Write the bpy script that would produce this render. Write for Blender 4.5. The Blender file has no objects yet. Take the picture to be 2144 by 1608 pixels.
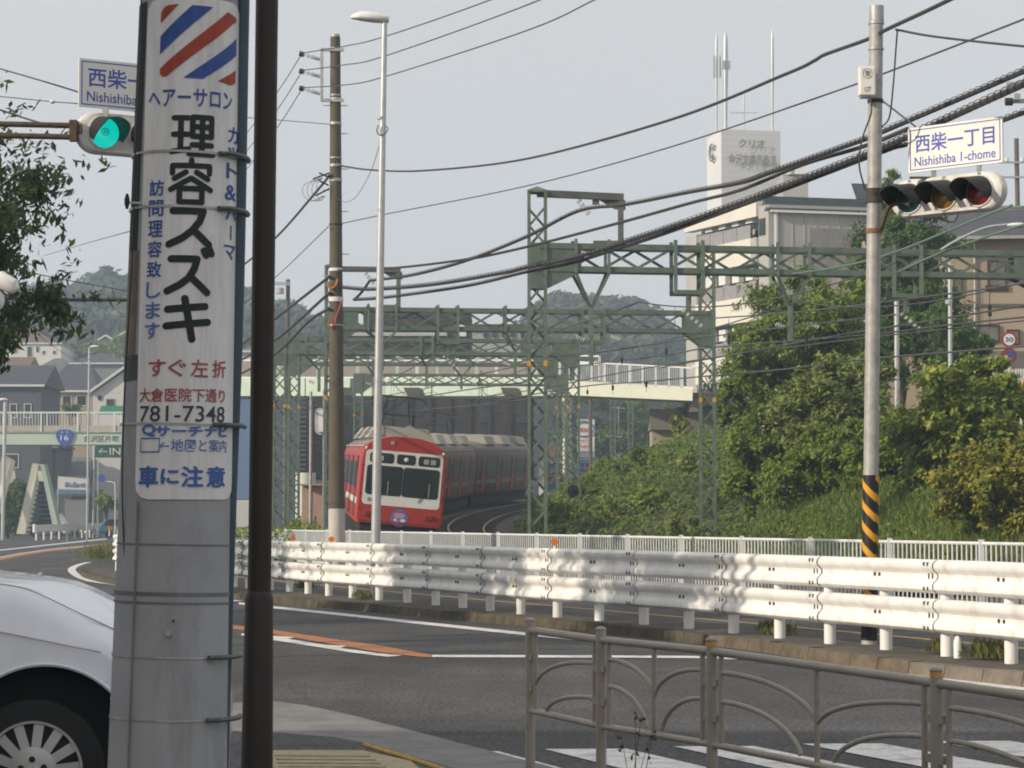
import bpy, bmesh, math, random
import numpy as np
from mathutils import Vector as V, Matrix
R = math.radians
random.seed(7); rng = np.random.default_rng(7)
sc = bpy.context.scene
C = sc.collection
# ------------------------------------------------------------ camera
F = 5000.0; HC = 1.40; HOR = 1089.0; CX = 1072.0; CY = 804.0      # pixels of a 2144 x 1608 frame
pit = math.atan((HOR-CY)/F)
cd = bpy.data.cameras.new('camera'); cam = bpy.data.objects.new('camera', cd); C.objects.link(cam)
cd.sensor_width = 36; cd.lens = 36*F/2144; cd.clip_start = 0.1; cd.clip_end = 6000
cam.location = (0, 0, HC); cam.rotation_euler = (R(90)+pit, 0, 0)
sc.camera = cam
# ------------------------------------------------------------ sky, sun, exposure
SAZ, SEL = R(243), R(24)                     # sun behind the viewer's left shoulder
w = bpy.data.worlds.new('World'); sc.world = w; w.use_nodes = True
nt = w.node_tree; nt.nodes.clear()
sky = nt.nodes.new('ShaderNodeTexSky'); sky.sky_type = 'NISHITA'; sky.sun_disc = False
sky.sun_elevation = SEL; sky.sun_rotation = SAZ; sky.altitude = 50
sky.air_density = 1.0; sky.dust_density = 0.4; sky.ozone_density = 3.0
hs = nt.nodes.new('ShaderNodeHueSaturation'); hs.inputs['Saturation'].default_value = 0.30
veil = nt.nodes.new('ShaderNodeMix'); veil.data_type = 'RGBA'; veil.inputs[0].default_value = 0.72     # bright hazy layer over the clear sky
veil.inputs[7].default_value = (6.50, 6.20, 5.94, 1)
tc = nt.nodes.new('ShaderNodeTexCoord'); cl = nt.nodes.new('ShaderNodeTexNoise'); cl.inputs['Scale'].default_value = 2.2; cl.inputs['Detail'].default_value = 4     # faint unevenness of the haze
cr_ = nt.nodes.new('ShaderNodeMapRange'); cr_.inputs[1].default_value = 0.3; cr_.inputs[2].default_value = 0.7; cr_.inputs[3].default_value = 0.66; cr_.inputs[4].default_value = 0.80
nt.links.new(tc.outputs['Generated'], cl.inputs['Vector']); nt.links.new(cl.outputs[0], cr_.inputs[0]); nt.links.new(cr_.outputs[0], veil.inputs[0])
bg = nt.nodes.new('ShaderNodeBackground'); bg.inputs['Strength'].default_value = 0.13
wo = nt.nodes.new('ShaderNodeOutputWorld')
nt.links.new(sky.outputs[0], hs.inputs['Color']); nt.links.new(hs.outputs[0], veil.inputs[6]); nt.links.new(veil.outputs[2], bg.inputs['Color']); nt.links.new(bg.outputs[0], wo.inputs['Surface'])
sd = bpy.data.lights.new('sun', 'SUN'); sd.energy = 4.6; sd.angle = R(0.6); sd.color = (1.0, 0.86, 0.68)
so = bpy.data.objects.new('sun', sd); C.objects.link(so)
tosun = V((math.sin(SAZ)*math.cos(SEL), math.cos(SAZ)*math.cos(SEL), math.sin(SEL)))
so.rotation_euler = tosun.to_track_quat('Z', 'Y').to_euler(); so.location = (-30, -30, 40)
sc.view_settings.view_transform = 'Standard'; sc.view_settings.look = 'None'
sc.view_settings.gamma = 1; sc.view_settings.exposure = 0.0; sc.view_settings.use_curve_mapping = False
sc.render.engine = 'CYCLES'; sc.cycles.pixel_filter_type = 'BLACKMAN_HARRIS'; sc.cycles.filter_width = 1.9
sc.cycles.use_denoising = True; sc.cycles.max_bounces = 6; sc.cycles.transparent_max_bounces = 6
sc.cycles.volume_bounces = 1; sc.cycles.diffuse_bounces = 3; sc.cycles.caustics_reflective = False; sc.cycles.caustics_refractive = False

# ------------------------------------------------------------ measuring helpers
cp, sp = math.cos(pit), math.sin(pit)
def ray(px, py):
    a = (px-CX)/F; b = (CY-py)/F
    return V((a, cp - sp*b, sp + cp*b))
def P(px, py, Y):                       # the point seen at a pixel whose distance along the road is Y
    d = ray(px, py); return V((0, 0, HC)) + d*(Y/d.y)
def G(px, py, z=0.0):                   # the point seen at a pixel on the level z
    d = ray(px, py); return V((0, 0, HC)) + d*((z-HC)/d.z)
def ZX(px, Y): return (px-CX)/F*Y*1.0015
def lerp(a, b, t): return a+(b-a)*t

# ------------------------------------------------------------ materials
MATS = {}
def mat(name, col, rough=0.6, metal=0.0, var=0.18, scale=3.0, bump=0.0, bscale=40.0, dirt=None, dscale=1.5, damt=0.5, spec=0.35, emit=None, es=0.0, coat=0.0, streak=None):
    if name in MATS: return MATS[name]
    m = bpy.data.materials.new(name); m.use_nodes = True; MATS[name] = m
    n = m.node_tree; b = n.nodes['Principled BSDF']; L = n.links.new
    b.inputs['Roughness'].default_value = rough; b.inputs['Metallic'].default_value = metal
    b.inputs['Specular IOR Level'].default_value = spec; b.inputs['Coat Weight'].default_value = coat
    c = (col[0], col[1], col[2], 1)
    geo = n.nodes.new('ShaderNodeNewGeometry')
    if var > 0:
        nz = n.nodes.new('ShaderNodeTexNoise'); nz.inputs['Scale'].default_value = scale; nz.inputs['Detail'].default_value = 6; nz.inputs['Roughness'].default_value = 0.65
        L(geo.outputs['Position'], nz.inputs['Vector'])
        r = n.nodes.new('ShaderNodeMapRange'); r.inputs[1].default_value = 0.3; r.inputs[2].default_value = 0.7
        r.inputs[3].default_value = 1-var; r.inputs[4].default_value = 1+var
        L(nz.outputs[0], r.inputs[0])
        mx = n.nodes.new('ShaderNodeMix'); mx.data_type = 'RGBA'; mx.blend_type = 'MULTIPLY'; mx.inputs[0].default_value = 1
        mx.inputs[6].default_value = c; L(r.outputs[0], mx.inputs[7])
        out = mx.outputs[2]
        if dirt:
            n2 = n.nodes.new('ShaderNodeTexNoise'); n2.inputs['Scale'].default_value = dscale; n2.inputs['Detail'].default_value = 8; n2.inputs['Roughness'].default_value = 0.75
            if streak:
                vm = n.nodes.new('ShaderNodeVectorMath'); vm.operation = 'MULTIPLY'; vm.inputs[1].default_value = streak; L(geo.outputs['Position'], vm.inputs[0]); L(vm.outputs[0], n2.inputs['Vector'])
            else: L(geo.outputs['Position'], n2.inputs['Vector'])
            r2 = n.nodes.new('ShaderNodeMapRange'); r2.inputs[1].default_value = 0.48; r2.inputs[2].default_value = 0.68; r2.inputs[4].default_value = damt
            L(n2.outputs[0], r2.inputs[0])
            m2 = n.nodes.new('ShaderNodeMix'); m2.data_type = 'RGBA'; L(r2.outputs[0], m2.inputs[0]); L(out, m2.inputs[6]); m2.inputs[7].default_value = (*dirt, 1)
            out = m2.outputs[2]
        L(out, b.inputs['Base Color'])
    else: b.inputs['Base Color'].default_value = c
    if bump > 0:
        n3 = n.nodes.new('ShaderNodeTexNoise'); n3.inputs['Scale'].default_value = bscale; n3.inputs['Detail'].default_value = 4
        L(geo.outputs['Position'], n3.inputs['Vector'])
        bp = n.nodes.new('ShaderNodeBump'); bp.inputs['Strength'].default_value = bump; bp.inputs['Distance'].default_value = 0.02
        L(n3.outputs[0], bp.inputs['Height']); L(bp.outputs[0], b.inputs['Normal'])
    if emit:
        b.inputs['Emission Color'].default_value = (*emit, 1); b.inputs['Emission Strength'].default_value = es
    return m
def leafmat(name, c0, c1, c2, trans=0.25):
    if name in MATS: return MATS[name]
    m = bpy.data.materials.new(name); m.use_nodes = True; MATS[name] = m
    n = m.node_tree; b = n.nodes['Principled BSDF']; L = n.links.new
    g = n.nodes.new('ShaderNodeNewGeometry'); cr = n.nodes.new('ShaderNodeValToRGB')
    e = cr.color_ramp.elements; e[0].color = (*c0, 1); e[1].color = (*c2, 1); x = e.new(0.5); x.color = (*c1, 1)
    L(g.outputs['Random Per Island'], cr.inputs[0]); L(cr.outputs[0], b.inputs['Base Color'])
    b.inputs['Roughness'].default_value = 0.55; b.inputs['Specular IOR Level'].default_value = 0.3
    t = n.nodes.new('ShaderNodeBsdfTranslucent'); L(cr.outputs[0], t.inputs[0])
    ms = n.nodes.new('ShaderNodeMixShader'); ms.inputs[0].default_value = trans
    L(b.outputs[0], ms.inputs[1]); L(t.outputs[0], ms.inputs[2]); L(ms.outputs[0], n.nodes['Material Output'].inputs[0])
    return m

# ------------------------------------------------------------ object helpers
def tag(o, label=None, cat=None, group=None, kind=None):
    if label: o['label'] = label
    if cat: o['category'] = cat
    if group: o['group'] = group
    if kind: o['kind'] = kind
    return o
def thing(name, label, cat, loc, group=None):
    o = bpy.data.objects.new(name, None); C.objects.link(o); o.location = loc; o.empty_display_size = 0.2
    return tag(o, label, cat, group)
def wloc(o):
    l = V((0, 0, 0))
    while o: l = l + o.location; o = o.parent
    return l
class MB:
    def __init__(s): s.v = []; s.f = []; s.m = []; s.mi = 0
    def add(s, vs, fs):
        k = len(s.v); s.v += [tuple(v) for v in vs]; s.f += [tuple(i+k for i in f) for f in fs]; s.m += [s.mi]*len(fs); return s
    def box(s, c, size, rz=0.0, M=None):
        x, y, z = size[0]/2, size[1]/2, size[2]/2; c = V(c)
        vs = [V((a*x, b*y, d*z)) for d in (-1, 1) for a, b in ((-1, -1), (1, -1), (1, 1), (-1, 1))]
        if rz: Q = Matrix.Rotation(rz, 3, 'Z'); vs = [Q@v for v in vs]
        if M: vs = [M@v for v in vs]
        return s.add([c+v for v in vs], [(0, 3, 2, 1), (4, 5, 6, 7), (0, 1, 5, 4), (1, 2, 6, 5), (2, 3, 7, 6), (3, 0, 4, 7)])
    def span(s, a, b):                    # box between two opposite corners
        a = V(a); b = V(b); return s.box((a+b)/2, [abs(b[i]-a[i]) for i in range(3)])
    def bar(s, p0, p1, w_, d_, up=None):
        p0 = V(p0); p1 = V(p1); z = (p1-p0).normalized()
        u = V(up) if up else (V((0, 1, 0)) if abs(z.y) < 0.9 else V((1, 0, 0)))
        x = u.cross(z).normalized(); y = z.cross(x)
        vs = [p+x*(a*w_/2)+y*(b*d_/2) for p in (p0, p1) for a, b in ((-1, -1), (1, -1), (1, 1), (-1, 1))]
        return s.add(vs, [(0, 3, 2, 1), (4, 5, 6, 7), (0, 1, 5, 4), (1, 2, 6, 5), (2, 3, 7, 6), (3, 0, 4, 7)])
    def tube(s, pts, r, n=8, cap=True):
        pts = [V(p) for p in pts]; rr = r if isinstance(r, (list, tuple)) else [r]*len(pts); vs = []; fs = []; px_ = None
        for i, p in enumerate(pts):
            t = (pts[min(i+1, len(pts)-1)]-pts[max(i-1, 0)]).normalized()
            if px_ is None: px_ = V((0, 0, 1)).cross(t) if abs(t.z) < 0.95 else V((1, 0, 0))
            x = (px_-t*px_.dot(t)).normalized(); y = t.cross(x); px_ = x
            for k in range(n):
                a = 2*math.pi*k/n; vs.append(p+(x*math.cos(a)+y*math.sin(a))*rr[i])
        for i in range(len(pts)-1):
            for k in range(n):
                k2 = (k+1) % n; fs.append((i*n+k, i*n+k2, (i+1)*n+k2, (i+1)*n+k))
        if cap: fs.append(tuple(range(n))[::-1]); fs.append(tuple((len(pts)-1)*n+k for k in range(n)))
        return s.add(vs, fs)
    def cyl(s, p0, p1, r0, r1=None, n=14): return s.tube([p0, p1], [r0, r0 if r1 is None else r1], n)
    def sph(s, c, r, n=8, sc_=(1, 1, 1)):
        vs = []; fs = []; c = V(c)
        for i in range(n+1):
            t = math.pi*i/n
            for k in range(2*n):
                a = math.pi*k/n; vs.append(c+V((math.sin(t)*math.cos(a)*sc_[0], math.sin(t)*math.sin(a)*sc_[1], math.cos(t)*sc_[2]))*r)
        for i in range(n):
            for k in range(2*n):
                k2 = (k+1) % (2*n); fs.append((i*2*n+k, (i+1)*2*n+k, (i+1)*2*n+k2, i*2*n+k2))
        return s.add(vs, fs)
    def poly(s, pts, depth):              # polygon pushed along a vector
        n = len(pts); d = V(depth); vs = [V(p) for p in pts]+[V(p)+d for p in pts]
        return s.add(vs, [tuple(range(n)), tuple(range(2*n-1, n-1, -1))]+[(i, i+n, (i+1) % n+n, (i+1) % n) for i in range(n)])
    def build(s, name, m, parent=None, smooth=False, xf=None, bevel=0.0, kind=None):
        if xf is not None: s.v = [tuple(xf@V(v)) for v in s.v]
        me = bpy.data.meshes.new(name); me.from_pydata(s.v, [], s.f)
        ms = m if isinstance(m, (list, tuple)) else [m]
        for q in ms: me.materials.append(q)
        if len(ms) > 1: me.polygons.foreach_set('material_index', s.m)
        bm = bmesh.new(); bm.from_mesh(me); bmesh.ops.recalc_face_normals(bm, faces=bm.faces); bm.to_mesh(me); bm.free()
        if smooth: me.polygons.foreach_set('use_smooth', [True]*len(me.polygons)); me.set_sharp_from_angle(angle=R(38))
        o = bpy.data.objects.new(name, me); C.objects.link(o)
        a = np.array(s.v); c = V(((a[:, 0].min()+a[:, 0].max())/2, (a[:, 1].min()+a[:, 1].max())/2, a[:, 2].min()))
        me.transform(Matrix.Translation(-c)); o.location = c
        if parent: o.parent = parent; o.location = c-wloc(parent)
        if bevel > 0:
            q = o.modifiers.new('bevel', 'BEVEL'); q.width = bevel; q.segments = 2; q.limit_method = 'ANGLE'
        if kind: o['kind'] = kind
        return o
UN = {}
def ubar(name, p0, p1, w_, d_, m, parent, up=None, rnd=False):  # one straight member, mesh data shared
    key = (m.name, rnd)
    if key not in UN:
        b = MB()
        if rnd: b.cyl((0, 0, 0), (0, 0, 1), 0.5, 0.5, 10)
        else: b.box((0, 0, 0.5), (1, 1, 1))
        me = bpy.data.meshes.new('member'); me.from_pydata(b.v, [], b.f); me.materials.append(m)
        if rnd: me.polygons.foreach_set('use_smooth', [True]*len(me.polygons)); me.set_sharp_from_angle(angle=R(38))
        UN[key] = me
    o = bpy.data.objects.new(name, UN[key]); C.objects.link(o)
    p0 = V(p0); p1 = V(p1); z = (p1-p0); l = z.length; z = z/l
    u = V(up) if up else (V((0, 1, 0)) if abs(z.y) < 0.9 else V((1, 0, 0)))
    x = u.cross(z).normalized(); y = z.cross(x)
    q = Matrix((x, y, z)).transposed().to_quaternion()
    o.rotation_mode = 'QUATERNION'; o.rotation_quaternion = q; o.scale = (w_, d_, l)
    o.location = p0
    if parent: o.parent = parent; o.location = p0-wloc(parent)
    return o
def catmull(pts, step=6):
    pts = [V(p) for p in pts]; q = [pts[0]*2-pts[1]]+pts+[pts[-1]*2-pts[-2]]; out = []
    for i in range(1, len(q)-2):
        for k in range(step):
            t = k/step; a, b, c, d = q[i-1], q[i], q[i+1], q[i+2]
            out.append(0.5*((2*b)+(c-a)*t+(2*a-5*b+4*c-d)*t*t+(3*b-a-3*c+d)*t**3))
    return out+[pts[-1]]
def resample(pts, ds):
    out = [pts[0]]; acc = 0.0
    for a, b in zip(pts, pts[1:]):
        l = (b-a).length; s0 = ds-acc
        while s0 <= l: out.append(a+(b-a)*(s0/l)); s0 += ds
        acc = l-(s0-ds)
    return out
def textmesh(s, size, off=0.0, ext=0.002, sx=1.0):
    """outline letters as (verts, faces) in the text's own plane, centred on its box"""
    cu = bpy.data.curves.new('t', 'FONT'); cu.body = s; cu.size = size; cu.offset = off; cu.extrude = ext; cu.resolution_u = 3
    o = bpy.data.objects.new('t', cu); C.objects.link(o)
    dg = bpy.context.evaluated_depsgraph_get(); me = bpy.data.meshes.new_from_object(o.evaluated_get(dg))
    vs = [v.co.copy() for v in me.vertices]; fs = [tuple(p.vertices) for p in me.polygons]
    bpy.data.objects.remove(o); bpy.data.curves.remove(cu); bpy.data.meshes.remove(me)
    if not vs: return [], [], (0, 0)
    x0 = min(v.x for v in vs); x1 = max(v.x for v in vs); y0 = min(v.y for v in vs); y1 = max(v.y for v in vs)
    return [V(((v.x-(x0+x1)/2)*sx, v.y-(y0+y1)/2, v.z)) for v in vs], fs, ((x1-x0)*sx, y1-y0)
def textfit(s, wd, ht, off=0.0, ext=0.002):
    vs, fs, (a, b) = textmesh(s, 1.0, off, 0.0)
    if not vs: return vs, fs
    return [V((v.x*wd/a, v.y*ht/b, ext)) for v in vs], fs
def flattext(name, s, c, xdir, zdir, wd, ht, m, parent, off=0.0, lift=0.004):
    """flat lettering centred at c on a plane spanned by xdir and zdir"""
    x = V(xdir).normalized(); z = V(zdir).normalized(); n = x.cross(z)
    vs, fs = textfit(s, wd, ht, off)
    b = MB(); b.add([V(c)+x*v.x+z*v.y+n*lift for v in vs], fs)
    return b.build(name, m, parent)
def leaves(n, centers, radii, size, asp=0.45, jit=0.35, flat=0.0, shell=0.0, droop=0.0, twigs=0):
    """n leaf faces spread round clump centres; returns numpy verts (n*4,3)"""
    centers = np.asarray(centers, float); radii = np.asarray(radii, float)
    idx = rng.integers(0, len(centers), n)
    d = rng.normal(size=(n, 3)); d /= np.linalg.norm(d, axis=1)[:, None]
    rr = rng.random(n)**(1/3.0); rr = np.maximum(rr, shell)
    if twigs:                                   # leaves sit along short twigs that leave each clump
        td = rng.normal(size=(len(centers), twigs, 3))+np.array([0, 0, 0.25-droop*0.5]); td /= np.linalg.norm(td, axis=2)[:, :, None]
        tl = 0.55+0.95*rng.random((len(centers), twigs))**1.4; k = rng.integers(0, twigs, n); s_ = 0.15+0.85*rng.random(n)
        dd = td[idx, k]; d = dd*0.7+d*0.5; d /= np.linalg.norm(d, axis=1)[:, None]
        pos = centers[idx]+dd*(tl[idx, k]*s_)[:, None]*radii[idx]+rng.normal(size=(n, 3))*size*0.45
        pos[:, 2] -= 0.10*(tl[idx, k]*s_)**2*radii[idx][:, 2]
    else: pos = centers[idx]+d*rr[:, None]*radii[idx]
    nrm = d*0.7+rng.normal(size=(n, 3))*0.5+np.array([0, 0, 0.45+flat])+np.array(tosun)*0.55; nrm /= np.linalg.norm(nrm, axis=1)[:, None]
    t = rng.normal(size=(n, 3))+np.array([0, 0, -droop]); t -= nrm*(t*nrm).sum(1)[:, None]; t /= np.linalg.norm(t, axis=1)[:, None]
    b = np.cross(nrm, t); s = size*(1+jit*rng.normal(size=n)).clip(0.4, 1.9); s = s[:, None]
    return np.stack([pos-t*s*0.5, pos+b*s*asp*0.5-t*s*0.05, pos+t*s*0.5, pos-b*s*asp*0.5-t*s*0.05], 1).reshape(-1, 3)
def leafobj(name, verts, m, parent=None, kind=None):
    n = len(verts)//4; me = bpy.data.meshes.new(name)
    loc = V((float(verts[:, 0].mean()), float(verts[:, 1].mean()), float(verts[:, 2].min())))
    vv = verts-np.array(loc)
    me.vertices.add(n*4); me.vertices.foreach_set('co', vv.astype(np.float32).ravel())
    me.loops.add(n*4); me.loops.foreach_set('vertex_index', np.arange(n*4, dtype=np.int32))
    me.polygons.add(n); me.polygons.foreach_set('loop_start', np.arange(0, n*4, 4, dtype=np.int32)); me.polygons.foreach_set('loop_total', np.full(n, 4, dtype=np.int32))
    me.update(calc_edges=True); me.materials.append(m)
    o = bpy.data.objects.new(name, me); C.objects.link(o); o.location = loc
    if parent: o.parent = parent; o.location = loc-wloc(parent)
    if kind: o['kind'] = kind
    return o
def tree(name, label, base, crown_c, crown_r, m, nleaf, lsize, nclump=60, crad=0.28, trunk_r=0.12, cat='tree', group=None, asp=0.45, flat=0.0, droop=0.0, limbs=7, bark=None):
    """tapered trunk, limbs that end in leaf clumps, an uneven crown of single leaves"""
    base = V(base); cc = V(crown_c); cr = V(crown_r)
    t = thing(name, label, cat, base, group); bm_ = MB(); cs = []; rs = []
    ph = rng.uniform(0, 6.28, 4)
    for i in range(nclump):
        d = V(rng.normal(size=3)).normalized(); lob = 1+0.20*math.sin(3*math.atan2(d.z, d.x)+ph[0])+0.14*math.sin(5*math.atan2(d.z, d.y)+ph[1])+0.12*math.sin(7*math.atan2(d.z, d.x)+ph[2]); q = lob* (0.55+0.5*rng.random())*(1+0.25*rng.normal())
        q = max(0.25, min(1.12, q)); p = cc+V((d.x*cr.x*q, d.y*cr.y*q, d.z*cr.z*q))
        if p.z < base.z+0.25: p.z = base.z+0.25+rng.random()*0.4
        cs.append(p); s = crad*(0.55+1.0*rng.random()); e_ = 0.7+0.7*rng.random(); rs.append((cr.x*s*e_, cr.y*s*1.1, min(cr.x, cr.z)*s*(0.6+0.5*rng.random())))
    mid = lerp(base, cc, 0.6); bend = V((rng.normal()*0.12, rng.normal()*0.12, 0))
    bm_.tube(catmull([base-V((0, 0, 0.15)), lerp(base, mid, 0.5)+bend, mid, cc+V((0, 0, cr.z*0.3))], 5), [lerp(trunk_r, trunk_r*0.35, i/15) for i in range(16)], 9)
    for i in range(limbs):
        p = cs[(i*7) % len(cs)]; s = lerp(base, cc, 0.35+0.5*rng.random()); k = lerp(s, p, 0.5)+V((0, 0, 0.15*cr.z))
        bm_.tube(catmull([s, k, p], 4), [trunk_r*lerp(0.5, 0.1, j/8) for j in range(9)], 6)
    bm_.build('trunk', bark or mat('bark', (0.09, 0.07, 0.05), 0.9, var=0.4, scale=9, bump=0.6), t, True)
    leafobj('crown', leaves(nleaf, [tuple(c) for c in cs], rs, lsize, asp, flat=flat, shell=0.35, droop=droop, twigs=16), m, t)
    return t
# ============================================================ materials in common use
def asphalt(name, base, grain):
    m = mat(name, base, 0.82, var=0.0, spec=0.3); n = m.node_tree; L = n.links.new; b = n.nodes['Principled BSDF']
    geo = n.nodes.new('ShaderNodeNewGeometry')
    def nz(sc_, det, lo, hi, a, c):
        t = n.nodes.new('ShaderNodeTexNoise'); t.inputs['Scale'].default_value = sc_; t.inputs['Detail'].default_value = det; L(geo.outputs['Position'], t.inputs['Vector'])
        r = n.nodes.new('ShaderNodeMapRange'); r.inputs[1].default_value = lo; r.inputs[2].default_value = hi; r.inputs[3].default_value = a; r.inputs[4].default_value = c
        L(t.outputs[0], r.inputs[0]); return t, r.outputs[0]
    t1, a = nz(0.35, 7, 0.3, 0.7, 0.62, 1.40); t2, f = nz(grain, 2, 0.38, 0.70, 0.50, 2.0); t3, g = nz(3.0, 6, 0.3, 0.7, 0.85, 1.15)
    mp = n.nodes.new('ShaderNodeMapping'); mp.inputs['Rotation'].default_value = (0, 0, R(-24)); mp.inputs['Scale'].default_value = (1.1, 0.06, 1); L(geo.outputs['Position'], mp.inputs['Vector'])
    t4, h = nz(1.0, 5, 0.3, 0.7, 0.76, 1.22); L(mp.outputs[0], t4.inputs['Vector'])          # lanes polished and darkened along the road
    m0 = n.nodes.new('ShaderNodeMath'); m0.operation = 'MULTIPLY'; L(a, m0.inputs[0]); L(h, m0.inputs[1]); a = m0.outputs[0]
    m1 = n.nodes.new('ShaderNodeMath'); m1.operation = 'MULTIPLY'; L(a, m1.inputs[0]); L(f, m1.inputs[1])
    m2 = n.nodes.new('ShaderNodeMath'); m2.operation = 'MULTIPLY'; L(m1.outputs[0], m2.inputs[0]); L(g, m2.inputs[1])
    mx = n.nodes.new('ShaderNodeMix'); mx.data_type = 'RGBA'; mx.blend_type = 'MULTIPLY'; mx.inputs[0].default_value = 1; mx.inputs[6].default_value = (*base, 1); L(m2.outputs[0], mx.inputs[7])
    # cracks: thin dark veins
    vo = n.nodes.new('ShaderNodeTexVoronoi'); vo.feature = 'DISTANCE_TO_EDGE'; vo.inputs['Scale'].default_value = 0.22
    wv = n.nodes.new('ShaderNodeVectorMath'); wv.operation = 'ADD'; L(geo.outputs['Position'], wv.inputs[0]); L(t3.outputs[1], wv.inputs[1]); L(wv.outputs[0], vo.inputs['Vector'])
    cr = n.nodes.new('ShaderNodeMapRange'); cr.inputs[1].default_value = 0.0; cr.inputs[2].default_value = 0.006; cr.inputs[3].default_value = 0.55; cr.inputs[4].default_value = 1.0; L(vo.outputs[0], cr.inputs[0])
    m3 = n.nodes.new('ShaderNodeMix'); m3.data_type = 'RGBA'; m3.blend_type = 'MULTIPLY'; m3.inputs[0].default_value = 1; L(mx.outputs[2], m3.inputs[6]); L(cr.outputs[0], m3.inputs[7])
    L(m3.outputs[2], b.inputs['Base Color'])
    bp = n.nodes.new('ShaderNodeBump'); bp.inputs['Strength'].default_value = 0.6; bp.inputs['Distance'].default_value = 0.01; L(t2.outputs[0], bp.inputs['Height']); L(bp.outputs[0], b.inputs['Normal'])
    return m
ASPH = asphalt('asphalt', (0.060, 0.061, 0.064), 30)
CONC = mat('concrete', (0.30, 0.29, 0.27), 0.85, var=0.25, scale=4, bump=0.35, bscale=60, dirt=(0.12, 0.11, 0.10), dscale=2)
WPAINT = mat('white_paint', (0.80, 0.80, 0.785), 0.42, var=0.07, scale=3, dirt=(0.40, 0.34, 0.28), dscale=3.0, damt=0.42, streak=(1.6, 1.6, 0.35))
LINEW = mat('line_white', (0.72, 0.72, 0.71), 0.7, var=0.10, scale=14, dirt=(0.20, 0.20, 0.20), dscale=5, damt=0.8, bump=0.2)
LINEO = mat('line_orange', (0.42, 0.17, 0.055), 0.7, var=0.2, scale=14, dirt=(0.20, 0.12, 0.07), dscale=9, damt=0.7)
LINEY = mat('line_yellow', (0.50, 0.32, 0.07), 0.7, var=0.2, scale=14, dirt=(0.15, 0.12, 0.08), dscale=7, damt=0.8)
GALV = mat('galvanised', (0.42, 0.43, 0.43), 0.5, 0.35, var=0.22, scale=12, dirt=(0.25, 0.24, 0.22), dscale=5, damt=0.4)
DARK = mat('dark_rubber', (0.025, 0.026, 0.028), 0.6, var=0.25, scale=8)
BOLT = mat('dark_bolt', (0.06, 0.06, 0.06), 0.5, 0.3, var=0.1)
GREEN = mat('green_steel', (0.125, 0.172, 0.136), 0.55, var=0.16, scale=2.5, dirt=(0.085, 0.070, 0.050), dscale=4.0, damt=0.6)
CABLE = mat('cable_sheath', (0.05, 0.05, 0.052), 0.6, var=0.2, scale=5)
WIRE = mat('wire_grey', (0.075, 0.075, 0.08), 0.55, var=0.1)
WIREG = mat('wire_green', (0.12, 0.19, 0.15), 0.55, var=0.1)
CERAM = mat('ceramic_white', (0.72, 0.72, 0.70), 0.25, var=0.05)
EARTH = mat('earth', (0.12, 0.10, 0.07), 0.95, var=0.4, scale=1.2, bump=0.5, dirt=(0.06, 0.08, 0.03), dscale=0.8)

# ============================================================ ground, road, markings
def sheet(name, pts, m, z=None, parent=None):
    b = MB(); b.add([(p[0], p[1], p[2] if z is None else z) for p in pts], [tuple(range(len(pts)))])
    o = b.build(name, m, parent)
    if parent is None: o['kind'] = 'structure'
    return o
g = sheet('ground', [(-690, -55, -0.03), (690, -55, -0.03), (690, 895, -0.03), (-690, 895, -0.03)], EARTH)
road = sheet('road', [(-60, -20, 0), (24, -20, 0), (24, 22, 0), (8, 34, 0), (-2, 62, 0), (-5, 90, 0), (-9, 124, 0), (-14, 200, 0), (-60, 200, 0)], ASPH)
def mark(name, pts, m, z=0.005, parent=None):
    """painted line: list of (px, py_upper, py_lower) read off the road surface"""
    up = [G(p[0], p[1], z) for p in pts]; lo = [G(p[0], p[2], z) for p in pts]; n = len(pts)
    b = MB(); b.add(up+lo, [(i, i+n, i+n+1, i+1) for i in range(n-1)])
    return b.build(name, m, road)
mark('edge_line', [(500, 1261, 1265), (575, 1269.5, 1274), (700, 1282, 1287), (850, 1298, 1303.5), (1090, 1323, 1329), (1350, 1349, 1355), (1600, 1374, 1380.5), (1900, 1409, 1416), (2144, 1437, 1445), (2400, 1468, 1477), (3000, 1545, 1557), (3700, 1650, 1667)], LINEW)
mark('centre_line', [(130, 1266, 1272), (245, 1280, 1288), (420, 1300, 1308), (575, 1319, 1328), (700, 1338, 1349), (800, 1352, 1366), (880, 1367, 1375), (912, 1372, 1376)], LINEO, 0.006)
mark('centre_line', [(905, 1371, 1375.5), (1150, 1371.5, 1376.5), (1440, 1373, 1377.5), (1560, 1376, 1381)], LINEW, 0.007)
mark('lane_bar', [(150, 1274, 1276), (245, 1285, 1291), (330, 1299, 1306)], LINEW)
sr = [(505, 1326), (617, 1334), (603, 1337.5), (682, 1350.5), (725, 1352.3), (712, 1356.5), (788, 1367), (842, 1372.3), (812, 1375), (740, 1366.5), (640, 1350.5), (560, 1338.5), (505, 1330)]
MB().add([G(x, y, 0.0065) for x, y in sr], [(0, 1, 2, 11, 12), (2, 3, 10, 11), (3, 4, 5, 9, 10), (5, 6, 8, 9), (6, 7, 8)]).build('lane_bar', LINEW, road)
mark('edge_line', [(470, 1488, 1494), (500, 1496, 1502)], LINEW)
mark('edge_line', [(470, 1504, 1511), (507, 1504, 1511)], LINEW)
mark('edge_line', [(-60, 1160, 1162), (0, 1151, 1153), (100, 1140, 1142), (225, 1127, 1129)], LINEW)
mark('centre_line', [(-60, 1182, 1187), (0, 1168, 1173), (40, 1160, 1164.5), (100, 1151.5, 1154.5), (230, 1138.5, 1140.5)], LINEO)
mark('centre_line', [(0, 1166, 1167.6), (40, 1158.6, 1159.8), (100, 1150, 1151.2), (230, 1137.3, 1138.2)], LINEW)
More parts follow.
